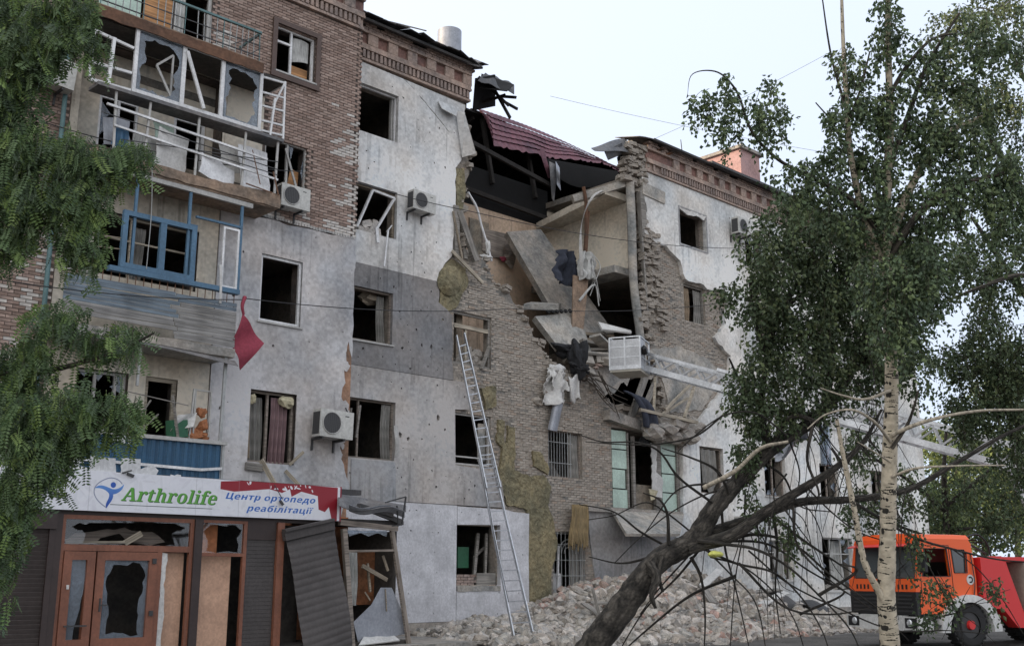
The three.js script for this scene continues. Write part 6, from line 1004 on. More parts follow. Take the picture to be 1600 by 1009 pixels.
  const w2 = 0.62, d2 = 0.5; const turnB = (g) => turn(Array.isArray(g) ? g : [g], V(cx, y0, bz), 0, 0.45, 0);
  part('floor', turnB([box(cx - w2, cx + w2, y0, y0 + 0.07, bz - d2, bz + d2)]), beige, bk); part('floor_skirt', turnB([box(cx - w2, cx + w2, y0 + 0.072, y0 + 0.2, bz + d2, bz + d2 + 0.015), box(cx - w2 - 0.015, cx - w2, y0 + 0.072, y0 + 0.2, bz - d2, bz + d2)]), m.alu, bk);
  for (const [a, b] of [[-w2, -d2], [w2, -d2], [-w2, d2], [w2, d2], [0, d2], [-w2, 0]]) part('post', turnB([box(cx + a - 0.025, cx + a + 0.025, y0 + 0.07, y0 + 1.12, bz + b - 0.025, bz + b + 0.025)]), m.alu, bk);
  for (const h of [0.45, 0.78, 1.1]) part('rail', turnB([box(cx - w2, cx + w2, y0 + h, y0 + h + 0.04, bz + d2 - 0.02, bz + d2 + 0.02), box(cx - w2, cx + w2, y0 + h, y0 + h + 0.04, bz - d2 - 0.02, bz - d2 + 0.02), box(cx - w2 - 0.02, cx - w2 + 0.02, y0 + h, y0 + h + 0.04, bz - d2, bz + d2)]), m.alu, bk);
  part('side_panel', turnB([box(cx - w2 + 0.03, cx - 0.06, y0 + 0.2, y0 + 1.08, bz + d2 - 0.008, bz + d2 + 0.004), box(cx - w2 - 0.008, cx - w2 + 0.004, y0 + 0.2, y0 + 1.05, bz - d2 + 0.03, bz + d2 - 0.03)]), m.steel, bk);
  part('spotlight', turnB([chunk(361, 0.24, 0.24, 0.2).translate(cx - 0.35, y0 + 0.7, bz + d2 + 0.08)]), black, bk); part('mount', turnB([box(cx + w2, cx + w2 + 0.35, y0 + 0.1, y0 + 0.5, bz - 0.25, bz + 0.25)]), m.steel, bk);
}
// ---------------------------------------------------------------- trees
function leafGeo(L, W, fold = 0.25) { // one leaf: four facets, folded along its rib
  const g = new THREE.BufferGeometry(), a = [0, 0, 0], b = [0, -L, L * 0.06], c = [W / 2, -L * 0.42, W * fold], d = [-W / 2, -L * 0.42, W * fold], e = [0, -L * 0.45, 0];
  g.setAttribute('position', new THREE.Float32BufferAttribute([...a, ...e, ...c, ...e, ...b, ...c, ...a, ...d, ...e, ...e, ...d, ...b], 3)); return g;
}
function spray(seed, n, L, W, len, spread) { // a short shoot with n leaves
  const r = rng(seed), o = []; for (let i = 0; i < n; i++) { const g = leafGeo(L * (0.7 + r() * 0.5), W * (0.7 + r() * 0.5)); g.rotateX((r() - 0.5) * 1.6).rotateZ((r() - 0.5) * 1.6).rotateY(r() * 6.28); g.translate((r() - 0.5) * spread, -len * (i + r()) / n, (r() - 0.5) * spread); o.push(g); }
  const g = mergeGeometries(o); g.computeVertexNormals(); return g;
}
function frond(seed, pairs, len, L, W) { // feathered leaf
  const r = rng(seed), o = []; for (let i = 0; i < pairs; i++) for (const s of [-1, 1]) { const g = leafGeo(L * (0.8 + r() * 0.4), W); g.rotateZ(s * (1.15 + r() * 0.3)).rotateX((r() - 0.5) * 0.7); g.translate(0, -len * (i + 0.5) / pairs, -0.15 * len * ((i / pairs) ** 2)); o.push(g); }
  const g = mergeGeometries(o); g.computeVertexNormals(); return g;
}
const W2 = (px, py, d) => far(px, py, d);
function tree(name, label, cat, o) {
  const r = rng(o.seed), b0 = o.base; const t = thing(name, label, cat, b0.toArray(), o.group); const nodes = [];
  o.limbs.forEach((l, i) => {
    const pts = l.p.map((q) => (q.isVector3 ? q : W2(...q))), g = tube(pts, l.r[0], l.r[1], l.seg || (l.r[0] > 0.08 ? 14 : 7), Math.max(6, pts.length * (l.r[0] > 0.08 ? 9 : 6)), l.wob ?? 0.08, o.seed + i);
    part(i ? (l.name || 'limb') : 'trunk', g, l.mat || o.bark, t);
    if (!l.bare) { const c = new THREE.CatmullRomCurve3(pts, false, 'centripetal'); const n = Math.ceil(c.getLength() / 0.18); for (let k = Math.floor(n * (l.from ?? (i ? 0.15 : 0.45))); k <= n; k++) nodes.push(c.getPoint(k / n)); }
  });
  const ends = [];
  for (const [px, py, d, rx, ry, n, rz] of o.clumps) for (let i = 0; i < n; i++) {
    let a, b, c; do { a = r() * 2 - 1; b = r() * 2 - 1; c = r() * 2 - 1; } while (a * a + b * b + c * c > 1);
    const k = d / 1710; ends.push(W2(px + a * rx, py + b * ry, d + c * (rz ?? Math.min(1.6, rx * k * 0.9))));
  }
  const cost = (e) => { let q = 1e9; for (const n of nodes) q = Math.min(q, n.distanceToSquared(e)); return q; };
  const order = ends.map((e) => ({ e, c: cost(e) })).sort((a, b) => a.c - b.c), twigs = [], spots = [];
  for (const { e } of order) {
    let best = null, bd = 1e9; for (const n of nodes) { const q = n.distanceToSquared(e) + (n.y > e.y + 0.1 ? 0 : 0) ; if (q < bd) { bd = q; best = n; } }
    const L = Math.sqrt(bd), mid = best.clone().lerp(e, 0.5); mid.y += L * (o.arch ?? 0.16); mid.x += (r() - 0.5) * L * 0.2; mid.z += (r() - 0.5) * L * 0.2;
    const pts = [best, mid, e]; let tip = e; const dr = (o.droop || 0) * (0.3 + r());
    if (dr > 0.05) { tip = e.clone().add(V((r() - 0.5) * dr * 0.3, -dr, (r() - 0.5) * dr * 0.3)); pts.push(tip); }
    if (o.twig !== 0) twigs.push(tube(pts, (o.twig || 0.006) * (0.7 + Math.min(1.2, L)), (o.twig || 0.006) * 0.4, 3, 5));
    nodes.push(mid, e); const c = new THREE.CatmullRomCurve3(pts, false, 'centripetal'), len = c.getLength(), nl = Math.max(2, Math.round(len * o.dens * (0.6 + r() * 0.8)));
    for (let i = 0; i < nl; i++) spots.push(c.getPoint(lerp(o.start ?? 0.3, 1, (i + r()) / nl)));
  }
  if (twigs.length) stuff(part('twigs', twigs, o.twigMat || m.twig, t));
  const G = o.leaf, per = Math.ceil(spots.length / G.length), d = new THREE.Object3D(), col = new THREE.Color();
  const im = G.map((g, gi) => { const cnt = Math.min(per, Math.max(0, spots.length - gi * per)); const q = new THREE.InstancedMesh(g, m.leaf, cnt); q.name = 'crown'; stuff(q); q.castShadow = q.receiveShadow = true; t.add(q); return q; });
  for (let i = spots.length - 1; i > 0; i--) { const j = Math.floor(r() * (i + 1)); [spots[i], spots[j]] = [spots[j], spots[i]]; }
  spots.forEach((p, i) => {
    const gi = Math.floor(i / per), k = i - gi * per; d.position.copy(p).sub(b0).add(V((r() - 0.5) * o.jit, (r() - 0.5) * o.jit, (r() - 0.5) * o.jit)); d.rotation.set((r() - 0.5) * (o.tip ?? 1.4), r() * 6.28, (r() - 0.5) * (o.tip ?? 1.4)); d.scale.setScalar(0.7 + r() * 0.6); d.updateMatrix(); im[gi].setMatrixAt(k, d.matrix);
    const h = r(), c = o.tones[Math.floor(Math.pow(r(), 1.3) * o.tones.length)]; col.setRGB(c[0] * (0.75 + h * 0.5), c[1] * (0.75 + h * 0.5), c[2] * (0.75 + h * 0.5)); im[gi].setColorAt(k, col);
  });
  return t;
}
const birchLeaves = [901, 902, 903].map((s) => spray(s, 5, 0.062, 0.046, 0.16, 0.09));
const bigLeaves = [911, 912, 913].map((s) => spray(s, 6, 0.075, 0.056, 0.2, 0.13));
const feathers = [921, 922].map((s) => frond(s, 8, 0.17, 0.042, 0.017));
const farLeaves = [931, 932].map((s) => spray(s, 7, 0.26, 0.2, 0.7, 0.6));
const GREEN = [[0.065, 0.105, 0.048], [0.08, 0.125, 0.055], [0.055, 0.09, 0.048], [0.105, 0.15, 0.06], [0.14, 0.19, 0.075]];
const DEEP = [[0.055, 0.09, 0.038], [0.065, 0.10, 0.042], [0.08, 0.115, 0.045], [0.11, 0.14, 0.055]];
const FEATH = [[0.07, 0.125, 0.045], [0.085, 0.145, 0.05], [0.06, 0.10, 0.05], [0.11, 0.18, 0.05], [0.16, 0.235, 0.06]];

tree('birch_tree', 'tall birch with black marked white trunk standing in front of the fire truck', 'tree', {
  seed: 11, base: W2(1392, 1120, 14.2).setY(0), bark: m.birchBark, leaf: birchLeaves, tones: GREEN, dens: 19, jit: 0.12, droop: 0.42, arch: 0.12, twig: 0.0045, group: 'trees round the yard',
  limbs: [
    { p: [W2(1394, 1130, 14.2).setY(-0.1), [1392, 1010, 14.2], [1385, 930, 14.2], [1388, 850, 14.2], [1391, 700, 14.2], [1394, 580, 14.2], [1388, 450, 14.2], [1386, 330, 14.2], [1391, 200, 14.2], [1389, 90, 14.2], [1387, -60, 14.2]], r: [0.138, 0.03], seg: 20, from: 0.6 },
    { p: [[1386, 945, 14.15], [1352, 880, 14.1], [1336, 800, 14.1], [1320, 720, 14.1], [1308, 655, 14.1]], r: [0.05, 0.026], bare: true, name: 'stem' },
    { p: [[1387, 430, 14.2], [1352, 340, 14.2], [1331, 250, 14.2], [1323, 150, 14.2], [1318, 60, 14.2], [1315, -30, 14.2]], r: [0.055, 0.018] },
    { p: [[1323, 170, 14.2], [1300, 90, 14.2], [1283, -20, 14.2]], r: [0.02, 0.008], mat: m.bark },
    { p: [[1322, 200, 14.2], [1345, 140, 14.1], [1360, 80, 14.1]], r: [0.02, 0.01], mat: m.bark },
    { p: [[1330, 250, 14.2], [1300, 190, 14.2], [1275, 160, 14.2]], r: [0.018, 0.008], mat: m.bark },
    { p: [[1388, 380, 14.2], [1430, 280, 14.3], [1478, 210, 14.4], [1540, 180, 14.5]], r: [0.07, 0.02] },
    { p: [[1390, 260, 14.2], [1420, 180, 14.2], [1450, 100, 14.3], [1500, 20, 14.3]], r: [0.045, 0.015], mat: m.bark },
    { p: [[1390, 150, 14.2], [1420, 100, 14.2], [1460, 60, 14.2], [1520, 50, 14.2]], r: [0.03, 0.012], mat: m.bark },
    { p: [[1390, 400, 14.2], [1440, 330, 14.0], [1500, 290, 14.0], [1570, 270, 14.0]], r: [0.06, 0.02], mat: m.bark },
    { p: [[1385, 380, 14.2], [1330, 310, 14.1], [1270, 278, 14.0], [1215, 248, 14.0], [1175, 205, 14.0], [1150, 140, 14.0], [1120, 112, 14.0], [1082, 116, 14.0], [1074, 150, 14.0]], r: [0.035, 0.002], mat: m.bark, from: 0.35 },
    { p: [[1392, 610, 14.1], [1350, 624, 13.8], [1318, 618, 13.7], [1282, 606, 13.6]], r: [0.022, 0.008], bare: true, mat: m.timberPale },
    { p: [[1392, 690, 14.1], [1362, 655, 13.7], [1330, 640, 13.6], [1290, 648, 13.6], [1262, 670, 13.5]], r: [0.022, 0.007], bare: true, mat: m.timberPale },
    { p: [[1392, 722, 14.1], [1365, 705, 13.8], [1340, 690, 13.7]], r: [0.014, 0.006], bare: true, mat: m.timberPale },
    { p: [[1394, 680, 14.1], [1430, 664, 13.9], [1470, 652, 13.8], [1530, 642, 13.8], [1600, 640, 13.8]], r: [0.03, 0.014], bare: true, mat: m.timberPale },
    { p: [[1394, 745, 14.1], [1430, 732, 13.9], [1490, 728, 13.8], [1572, 727, 13.8]], r: [0.02, 0.008], bare: true, mat: m.timberPale },
    { p: [[1394, 700, 14.1], [1420, 660, 14.0], [1436, 610, 13.9]], r: [0.03, 0.012], bare: true, mat: m.bark },
  ],
  clumps: [[1108, 150, 14, 26, 40, 9], [1135, 150, 14, 20, 40, 8], [1180, 165, 14, 50, 35, 10], [1150, 195, 14, 30, 18, 6], [1208, 190, 14, 24, 24, 5], [1190, 120, 14, 30, 12, 3], [1240, 280, 14, 40, 40, 14], [1325, 90, 14.2, 40, 30, 10], [1330, 160, 14.2, 45, 50, 24], [1322, 250, 14.2, 50, 45, 22], [1290, 280, 14.1, 50, 40, 16], [1385, 40, 14.2, 30, 60, 22], [1395, 150, 14.2, 40, 60, 22], [1380, 270, 14.2, 50, 55, 26], [1460, 90, 14.3, 50, 50, 26], [1500, 170, 14.4, 60, 60, 40], [1550, 60, 14.4, 60, 60, 30], [1450, 220, 14.3, 50, 50, 30], [1540, 250, 14.2, 60, 60, 40], [1470, 310, 14.2, 60, 50, 36], [1400, 340, 14.3, 60, 40, 26], [1580, 330, 14.1, 45, 70, 30], [1340, 330, 14.2, 60, 40, 30], [1395, 200, 14.2, 40, 80, 10], [1380, 430, 13.8, 50, 45, 34], [1400, 500, 13.8, 50, 40, 30], [1440, 420, 13.9, 50, 50, 30]],
});

// tree snapped by the blast, its trunk leaning to the right
const lean = (a, b, d) => [a, b, d];
{
  const twigP = [
    [[1090, 845], [1130, 850], [1180, 858], [1230, 884], [1280, 930], [1330, 985], [1350, 1030]], [[1095, 855], [1150, 880], [1210, 895], [1250, 930], [1285, 985], [1300, 1030]], [[1110, 870], [1160, 885], [1205, 920], [1240, 965], [1262, 1030]], [[1120, 850], [1180, 835], [1240, 850], [1300, 900], [1370, 950], [1420, 1000]], [[1130, 845], [1200, 850], [1262, 890], [1330, 930], [1395, 975]],
    [[1105, 860], [1140, 895], [1180, 940], [1200, 1030]], [[1080, 870], [1095, 900], [1102, 960], [1100, 1030]], [[1128, 800], [1134, 860], [1150, 920], [1175, 1030]], [[1165, 770], [1162, 830], [1150, 900], [1140, 1030]], [[1208, 800], [1215, 850], [1212, 920], [1220, 990]], [[1240, 790], [1246, 850], [1290, 900], [1330, 930]], [[1180, 800], [1186, 840], [1186, 880]],
    [[1060, 850], [1010, 872], [970, 880], [920, 870]], [[1050, 858], [1000, 830], [960, 800], [905, 788]], [[1085, 835], [1040, 800], [1010, 785], [960, 805], [920, 812]], [[1045, 850], [1042, 800], [1030, 780], [1005, 770]], [[1120, 790], [1060, 745], [1030, 705], [1000, 692], [940, 690], [908, 680]], [[1160, 760], [1110, 770], [1050, 800], [1000, 840], [960, 880]], [[1150, 765], [1180, 745], [1110, 755], [1060, 765], [1010, 830]],
    [[1245, 670], [1190, 630], [1150, 635], [1090, 680], [1040, 692], [990, 695], [915, 690]], [[1230, 680], [1180, 645], [1130, 650], [1070, 695], [1060, 705]], [[1140, 770], [1120, 735], [1080, 715], [1035, 700]], [[1100, 850], [1060, 900], [1010, 950], [960, 1030]], [[1075, 870], [1030, 920], [1000, 960]], [[1150, 900], [1080, 930], [1010, 985], [960, 1030]], [[1155, 880], [1230, 950], [1300, 960], [1360, 950]], [[1170, 860], [1230, 910], [1310, 950], [1400, 985], [1480, 985], [1540, 990]], [[1280, 930], [1340, 890], [1310, 880]], [[1250, 960], [1320, 925], [1290, 910]],
    [[1235, 690], [1250, 740], [1240, 790]], [[1270, 665], [1262, 720], [1280, 770], [1275, 800]], [[1300, 700], [1325, 740], [1312, 800]], [[1260, 760], [1300, 800], [1340, 830], [1400, 850]], [[1200, 800], [1250, 840], [1310, 880], [1340, 900]], [[1190, 720], [1225, 745], [1250, 790], [1300, 800]], [[1230, 740], [1210, 770], [1215, 800]],
  ];
  const limbs = [
    { p: [W2(880, 1090, 17.2).setY(-0.2), [925, 1012, 17.2], [985, 932, 17.3], [1035, 872, 17.4], [1085, 842, 17.5], [1120, 790, 17.6], [1160, 745, 17.8], [1215, 695, 18], [1290, 640, 18.3], [1340, 560, 18.5], [1370, 470, 18.6]], r: [0.25, 0.05], seg: 18, wob: 0.14, from: 0.6 },
    { p: [[1075, 856, 17.4], [1140, 838, 17.4], [1200, 798, 17.5], [1260, 760, 17.6], [1310, 728, 17.7], [1350, 690, 17.9], [1378, 640, 18]], r: [0.12, 0.02], bare: true, wob: 0.12 },
    { p: [[1090, 838, 17.6], [1170, 812, 17.9], [1250, 785, 18.2], [1330, 780, 18.4], [1420, 765, 18.6], [1500, 720, 18.8], [1570, 680, 19], [1660, 640, 19.2]], r: [0.09, 0.02], bare: true, wob: 0.1 },
    { p: [[1200, 705, 17.9], [1190, 640, 17.9], [1200, 560, 17.8], [1215, 500, 17.8], [1250, 460, 17.8]], r: [0.07, 0.03] },
    { p: [[1200, 560, 17.8], [1180, 500, 17.6], [1172, 440, 17.6]], r: [0.05, 0.02] },
    { p: [[1215, 500, 17.8], [1250, 430, 17.9], [1260, 360, 18]], r: [0.05, 0.02] },
    { p: [[1290, 640, 18.3], [1300, 540, 18.2], [1290, 430, 18.2], [1300, 350, 18.2]], r: [0.08, 0.02] },
    { p: [[1330, 580, 18.5], [1400, 530, 18.5], [1450, 450, 18.6], [1470, 380, 18.6]], r: [0.07, 0.02] },
    { p: [[1280, 650, 18.3], [1210, 640, 18.1], [1160, 600, 17.9], [1140, 560, 17.8]], r: [0.06, 0.015] },
    { p: [[1200, 705, 17.9], [1240, 650, 17.7], [1280, 660, 17.5]], r: [0.05, 0.03], bare: true },
    { p: [[1100, 762, 17.3], [1150, 735, 17.1], [1190, 700, 17.0], [1232, 690, 17]], r: [0.04, 0.025], bare: true, mat: m.timberPale, name: 'snapped_limb' },
    { p: [[1015, 880, 17.2], [1026, 905, 17.0], [1018, 930, 16.9], [1025, 950, 16.9]], r: [0.09, 0.02], bare: true, name: 'bark_strip', wob: 0.3 },
    { p: [[1035, 870, 17.2], [1030, 900, 17.1], [1036, 925, 17.0]], r: [0.06, 0.02], bare: true, name: 'bark_strip', wob: 0.3 },
  ];
  limbs.push({ p: [[1330, 782, 18.2], [1380, 812, 18.1], [1430, 840, 18], [1490, 858, 17.9], [1560, 874, 17.9], [1640, 880, 18]], r: [0.03, 0.01], name: 'branch', from: 0.3 }, { p: [[1430, 840, 18], [1450, 880, 17.9], [1480, 935, 17.8], [1498, 958, 17.8]], r: [0.014, 0.008], name: 'branch' }, { p: [[1490, 858, 17.9], [1530, 890, 17.9], [1570, 940, 17.9], [1600, 990, 17.9]], r: [0.012, 0.006], name: 'branch' });
  for (let i = 0; i < 13; i++) { const a = i / 13 * 6.28 + (i % 3) * 0.2, L = 40 + (i * 37) % 70; limbs.push({ p: [[1498, 957, 17.8], [1498 + Math.cos(a) * L * 0.5, 957 + Math.sin(a) * L * 0.42, 17.75], [1498 + Math.cos(a) * L, 957 + Math.sin(a) * L * 0.85 + 8, 17.7]], r: [0.009, 0.003], bare: true, name: 'branch' }); }
  const rt = rng(88); // loose shoots breaking away from the lower limbs
  for (let i = 0; i < 85; i++) { const l = limbs[[1, 2, 1, 2, 0, 9][i % 6]].p.slice(1), k = rt() * (l.length - 1.01), a = l[Math.floor(k)], b = l[Math.floor(k) + 1], t = k % 1, s = [lerp(a[0], b[0], t), lerp(a[1], b[1], t)]; if (s[0] < 1040 || s[0] > 1420) continue; const dx = (rt() - 0.3) * 130, up = rt() > 0.72 ? -1 : 1; twigP.push([s, [s[0] + dx * 0.4, s[1] + up * 20 + rt() * 20], [s[0] + dx * 0.8, s[1] + up * 60 + rt() * 60], [s[0] + dx * (1.0 + rt() * 0.4), s[1] + up * 90 + rt() * 110]]); }
  twigP.forEach((q, i) => limbs.push({ p: q.map(([a, b], j) => [a, b, 17.3 + (i % 5) * 0.22 - j * 0.05]), r: i < 36 ? [0.032 - (i % 3) * 0.008, 0.008] : [0.013 - (i % 3) * 0.003, 0.004], bare: true, name: 'branch' }));
  tree('leaning_tree', 'dark trunked tree leaning right over the rubble with torn tangled branches', 'tree', {
    seed: 12, base: W2(900, 1060, 17.2).setY(0), bark: m.barkDark, leaf: bigLeaves, tones: DEEP, dens: 16, jit: 0.2, droop: 0.34, arch: 0.14, twig: 0.006, limbs, group: 'trees round the yard',
    clumps: [[1255, 335, 18, 70, 40, 40], [1215, 400, 17.8, 70, 60, 60], [1300, 400, 18.2, 70, 80, 76], [1190, 480, 17.7, 40, 55, 36], [1265, 480, 18, 70, 60, 66], [1345, 460, 18.4, 70, 80, 76], [1420, 440, 18.5, 70, 80, 66], [1470, 420, 18.6, 50, 60, 36], [1240, 560, 18, 80, 50, 54], [1330, 560, 18.4, 70, 50, 50], [1420, 560, 18.5, 60, 50, 36], [1160, 600, 17.8, 26, 40, 18], [1200, 640, 17.9, 50, 40, 26], [1170, 690, 17.8, 26, 60, 18], [1270, 620, 18.2, 50, 40, 22], [1175, 790, 17.6, 12, 20, 3], [1235, 820, 17.6, 8, 30, 4], [1370, 360, 18.4, 60, 40, 30], [1130, 450, 17.7, 20, 20, 5], [1425, 850, 17.9, 18, 22, 5], [1482, 915, 17.9, 16, 22, 5], [1447, 930, 17.9, 10, 34, 4], [1555, 920, 18, 18, 30, 4]],
  });
}
tree('leafy_tree', 'dark leafy tree at the right edge, its trunk out of view', 'tree', {
  seed: 13, base: W2(1690, 1050, 21).setY(0), bark: m.bark, leaf: bigLeaves, tones: DEEP, dens: 13, jit: 0.25, droop: 0.45, arch: 0.1, twig: 0.008, group: 'trees round the yard',
  limbs: [
    { p: [W2(1690, 1080, 21).setY(-0.1), [1685, 800, 21], [1680, 500, 21], [1660, 200, 21], [1650, -150, 21]], r: [0.28, 0.1] },
    { p: [[1680, 560, 21], [1610, 470, 20.8], [1560, 400, 20.6], [1520, 340, 20.5]], r: [0.09, 0.03] }, { p: [[1676, 420, 21], [1600, 300, 21], [1540, 200, 21], [1500, 120, 21]], r: [0.09, 0.03] },
    { p: [[1680, 640, 21], [1600, 600, 20.6], [1540, 580, 20.4], [1480, 600, 20.4]], r: [0.08, 0.02] }, { p: [[1662, 220, 21], [1600, 120, 21], [1550, 20, 21]], r: [0.07, 0.02] },
    { p: [[1680, 470, 21], [1600, 430, 20], [1530, 450, 19.8], [1480, 470, 19.8]], r: [0.06, 0.02] }, { p: [[1682, 720, 21], [1600, 690, 20.6], [1520, 650, 20.4]], r: [0.06, 0.02] },
  ],
  clumps: [[1560, 30, 21, 70, 60, 36], [1580, 160, 21, 60, 70, 36], [1520, 190, 21, 50, 70, 26], [1570, 290, 20.8, 60, 60, 36], [1520, 380, 20.5, 50, 50, 26], [1590, 420, 20.6, 40, 60, 26], [1560, 520, 20.4, 60, 50, 56], [1500, 560, 20.4, 46, 44, 40], [1580, 620, 20.5, 50, 50, 56], [1510, 640, 20.4, 50, 36, 44], [1590, 720, 20.6, 40, 50, 30], [1480, 40, 21, 40, 40, 16], [1540, 440, 20.4, 50, 40, 26], [1590, 560, 20.4, 40, 50, 26]],
});
const midLeaves = [941, 942].map((s) => spray(s, 6, 0.12, 0.09, 0.3, 0.26));
tree('yard_tree', 'thin leaved tree standing behind the fire truck under the raised ladder', 'tree', {
  seed: 15, base: W2(1482, 905, 37).setY(0), bark: m.barkDark, leaf: midLeaves, tones: DEEP, dens: 7, jit: 0.5, droop: 0.6, arch: 0.1, twig: 0.012, group: 'trees round the yard',
  limbs: [{ p: [W2(1482, 905, 37).setY(-0.1), [1480, 820, 37], [1476, 740, 37], [1480, 660, 37]], r: [0.16, 0.04] }, { p: [[1480, 800, 37], [1420, 750, 36.6], [1350, 700, 36.4], [1330, 650, 36.4]], r: [0.08, 0.02] }, { p: [[1480, 790, 37], [1540, 740, 37], [1600, 690, 37]], r: [0.08, 0.02] }, { p: [[1480, 850, 37], [1400, 820, 36.6], [1340, 800, 36.4]], r: [0.06, 0.02] }, { p: [[1480, 830, 37], [1550, 820, 37], [1610, 800, 37]], r: [0.06, 0.02] }],
  clumps: [[1345, 690, 36.4, 30, 50, 30], [1352, 790, 36.5, 34, 46, 30], [1425, 770, 36.6, 40, 44, 26], [1520, 750, 37, 56, 60, 50], [1590, 740, 37, 44, 80, 44], [1560, 820, 37, 54, 34, 34], [1470, 820, 37, 40, 30, 18]],
});
// fine leaved tree in the left foreground
tree('acacia_tree', 'feathery green tree in the left foreground in front of the balconies', 'tree', {
  seed: 14, base: W2(-420, 1200, 9.5).setY(0), bark: m.bark, leaf: feathers, tones: FEATH, dens: 34, jit: 0.16, droop: 0.22, arch: 0.1, twig: 0.0035, start: 0.15, group: 'trees round the yard',
  limbs: [
    { p: [W2(-420, 1200, 9.5).setY(-0.1), [-400, 900, 9.5], [-330, 500, 9.5], [-280, 150, 9.4], [-250, -250, 9.4]], r: [0.2, 0.07] },
    { p: [[-330, 500, 9.5], [-180, 330, 9.4], [-60, 210, 9.3], [60, 130, 9.2], [120, 60, 9.2]], r: [0.05, 0.01], from: 0.3 }, { p: [[-310, 380, 9.5], [-150, 290, 9.4], [0, 260, 9.2], [110, 250, 9.1], [200, 245, 9.1]], r: [0.045, 0.008], from: 0.3 },
    { p: [[-340, 560, 9.5], [-180, 440, 9.4], [-40, 380, 9.2], [60, 350, 9.1], [130, 380, 9.0]], r: [0.045, 0.008], from: 0.3 }, { p: [[-370, 700, 9.5], [-200, 620, 9.4], [-50, 590, 9.2], [70, 580, 9.1], [190, 545, 9.0], [240, 520, 9]], r: [0.05, 0.008], from: 0.3 },
    { p: [[-380, 780, 9.5], [-200, 720, 9.4], [-40, 700, 9.1], [80, 670, 9.0], [180, 640, 8.9]], r: [0.045, 0.008], from: 0.3 }, { p: [[-390, 840, 9.5], [-220, 830, 9.3], [-80, 790, 9.0], [20, 770, 8.8], [70, 780, 8.8]], r: [0.04, 0.008], from: 0.35 }, { p: [[-270, 60, 9.4], [-120, -20, 9.4], [20, -30, 9.3], [130, 0, 9.3]], r: [0.04, 0.008], from: 0.3 },
  ],
  clumps: [[30, 20, 9.3, 70, 50, 56], [110, 10, 9.3, 40, 30, 26], [20, 100, 9.2, 50, 60, 46], [60, 60, 9.2, 50, 40, 30], [10, 200, 9.2, 50, 60, 40], [70, 220, 9.1, 60, 40, 30], [150, 245, 9.1, 50, 30, 26], [205, 240, 9.1, 26, 18, 14], [40, 300, 9.1, 80, 40, 46], [130, 310, 9.0, 50, 30, 20], [20, 360, 9.1, 50, 40, 26], [130, 385, 9.0, 40, 25, 16], [80, 490, 9.0, 50, 22, 14], [170, 520, 9.0, 60, 22, 16], [30, 560, 9.1, 50, 40, 26], [30, 640, 9.0, 60, 50, 56], [110, 640, 8.9, 50, 50, 46], [190, 635, 8.9, 35, 25, 16], [60, 700, 8.9, 60, 40, 40], [15, 760, 8.8, 40, 40, 30], [20, 820, 8.8, 24, 30, 14], [150, 60, 9.2, 14, 40, 6], [0, 900, 8.9, 20, 60, 8]],
});
// background trees, sunlit beyond the end of the building, each with its own crown
const bg = [[1450, 800, 62, 70, 70, 'pale'], [1540, 780, 70, 80, 80, 'pale'], [1620, 760, 66, 90, 110, 'pale'], [1500, 700, 90, 80, 60, 'pale'], [1590, 620, 95, 90, 90, 'dark'], [1700, 650, 80, 90, 130, 'dark'], [1400, 830, 80, 60, 50, 'dark'], [1340, 800, 58, 30, 50, 'dark']];
bg.forEach(([px, py, d, rx, ry, kind], i) => {
  const b = W2(px, 905, d).setY(0), place = ['farthest left, behind the truck cab', 'above the truck cab', 'at the right edge above the truck body', 'seen under the ladder', 'high at the right edge', 'beyond the right edge', 'behind the birch trunk', 'between the wall and the birch'][i];
  tree('background_tree', (kind === 'pale' ? 'sunlit yellow green background tree ' : 'dark green background tree ') + place, 'tree', {
    seed: 30 + i, base: b, bark: m.barkDark, leaf: farLeaves, tones: kind === 'pale' ? [[0.12, 0.165, 0.045], [0.16, 0.20, 0.055], [0.08, 0.12, 0.035]] : DEEP, dens: 5, jit: 0.9, droop: 0.5, arch: 0.1, twig: 0.02, group: 'trees far behind the yard',
    limbs: [{ p: [b.clone().setY(-0.2), W2(px, py + ry * 0.6, d), W2(px + 6, py - ry * 0.5, d)], r: [0.3, 0.07] }, { p: [W2(px, py + ry * 0.5, d), W2(px - rx * 0.5, py - ry * 0.1, d)], r: [0.12, 0.04] }, { p: [W2(px, py + ry * 0.3, d), W2(px + rx * 0.5, py - ry * 0.2, d)], r: [0.12, 0.04] }],
    clumps: [[px, py, d, rx, ry, 90, rx * d / 1710], [px - rx * 0.4, py - ry * 0.3, d, rx * 0.5, ry * 0.5, 30], [px + rx * 0.4, py, d, rx * 0.5, ry * 0.6, 30]],
  });
});
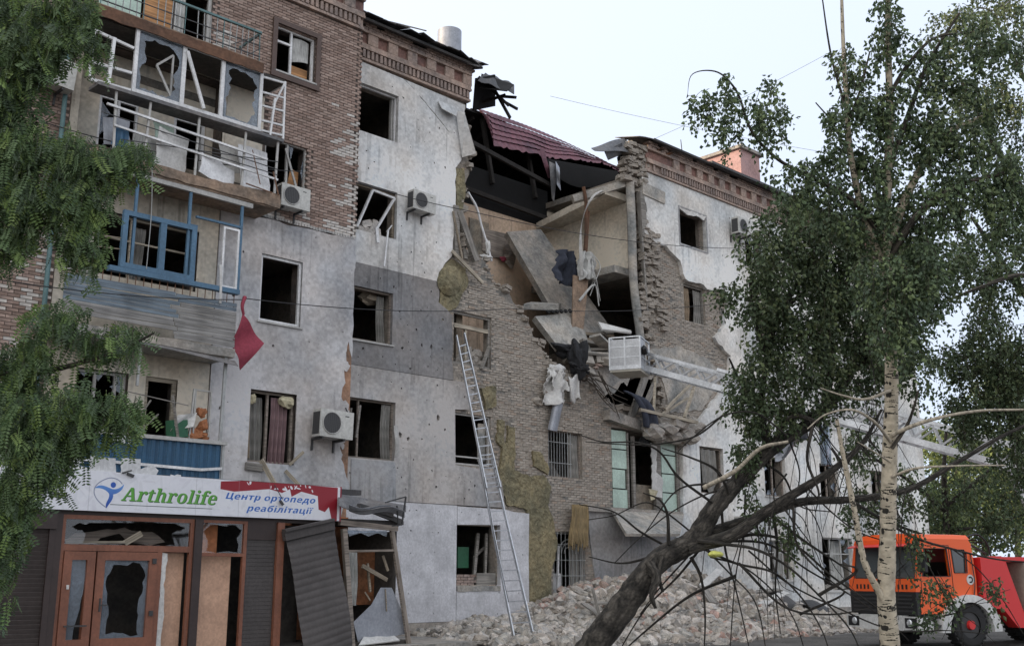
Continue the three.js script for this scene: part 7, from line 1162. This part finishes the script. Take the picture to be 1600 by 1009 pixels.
// ---------------------------------------------------------------- cables and small things
function cable(label, pts, r = 0.012) { lone('overhead_cable', label, 'cable', tube(pts, r, r, 5, 40), m.cable, 'cables strung along the buildings'); }
const sag = (a, b, s) => { const o = []; for (let i = 0; i <= 8; i++) { const t = i / 8, p = a.clone().lerp(b, t); p.y -= s * 4 * t * (1 - t); o.push(p); } return o; };
cable('black cable crossing below the boarded balcony to the barred brick wall', sag(onZ(-20, 434, 2.1), onZ(378, 468, 2.1), 0.12));
cable('black cable across the rendered corner toward the collapsed bay', sag(onZ(380, 466, 2.0), onZ(800, 482, 0.3), 0.18));
cable('black cable across the collapsed bay to the column', sag(onZ(800, 482, 0.3), onZ(1150, 470, 0.4), 0.22));
cable('black cable from the glazed balcony past the hanging window frame', sag(onZ(20, 175, 2.1), onZ(470, 268, 1.3), 0.25));
cable('black cable above the air conditioner to the break', sag(onZ(556, 285, 1.1), onZ(735, 330, 0.2), 0.05));
cable('black cable from the break to the small window on the right', sag(onZ(735, 330, 0.2), onZ(1165, 388, 0.3), 0.3));
cable('thin wire across the sky above the right hand roof', sag(far(860, 150, 40), far(1290, 238, 40), 0.1), 0.006);
cable('thin wire crossing the sky towards the birch', sag(far(1020, 218, 40), far(1300, 80, 40), 0.1), 0.006);
lone('hanging_wire', 'pale wire hanging down in front of the blue window frame', 'wire', tube([onZ(237, 258, 2.1), onZ(236, 330, 2.1), onZ(228, 420, 2.12)], 0.01, 0.01, 5), m.paleRail);
lone('roof_aerial', 'thin rod standing on the ragged right hand roof edge', 'rod', tube([onZ(1066, 236, -0.3), onZ(1064, 218, -0.3)], 0.02, 0.015, 5), m.darkSteel);

lone('plastic_sheet', 'pale blue grey sheet caught in the branches of the leaning tree', 'sheet', sheet((u, v) => far(lerp(1212, 1262, u), lerp(700, 662, u) + v * 22 + 5 * Math.sin(u * 7), 19.5 + 0.2 * Math.sin(u * 5 + v * 4)), 10, 5, 0.01), m.zinc);
lone('plastic_sheet', 'narrow pale strip of film hanging from a branch beside the birch stem', 'sheet', sheet((u, v) => far(1280 + u * 16 + v * 4, 665 + v * 62, 19.2 + 0.15 * Math.sin(u * 6 + v * 3)), 6, 10, 0.008), m.dirtyGlass);
lone('plastic_cover', 'yellow green plastic cover wedged between the lower branches', 'cover', lump(371, 0.3, 0.11, 0.2, 0.12).translate(...far(1118, 866, 17.2).toArray()), M([0.62, 0.62, 0.16], 0.5));
renderer.render(scene, camera);
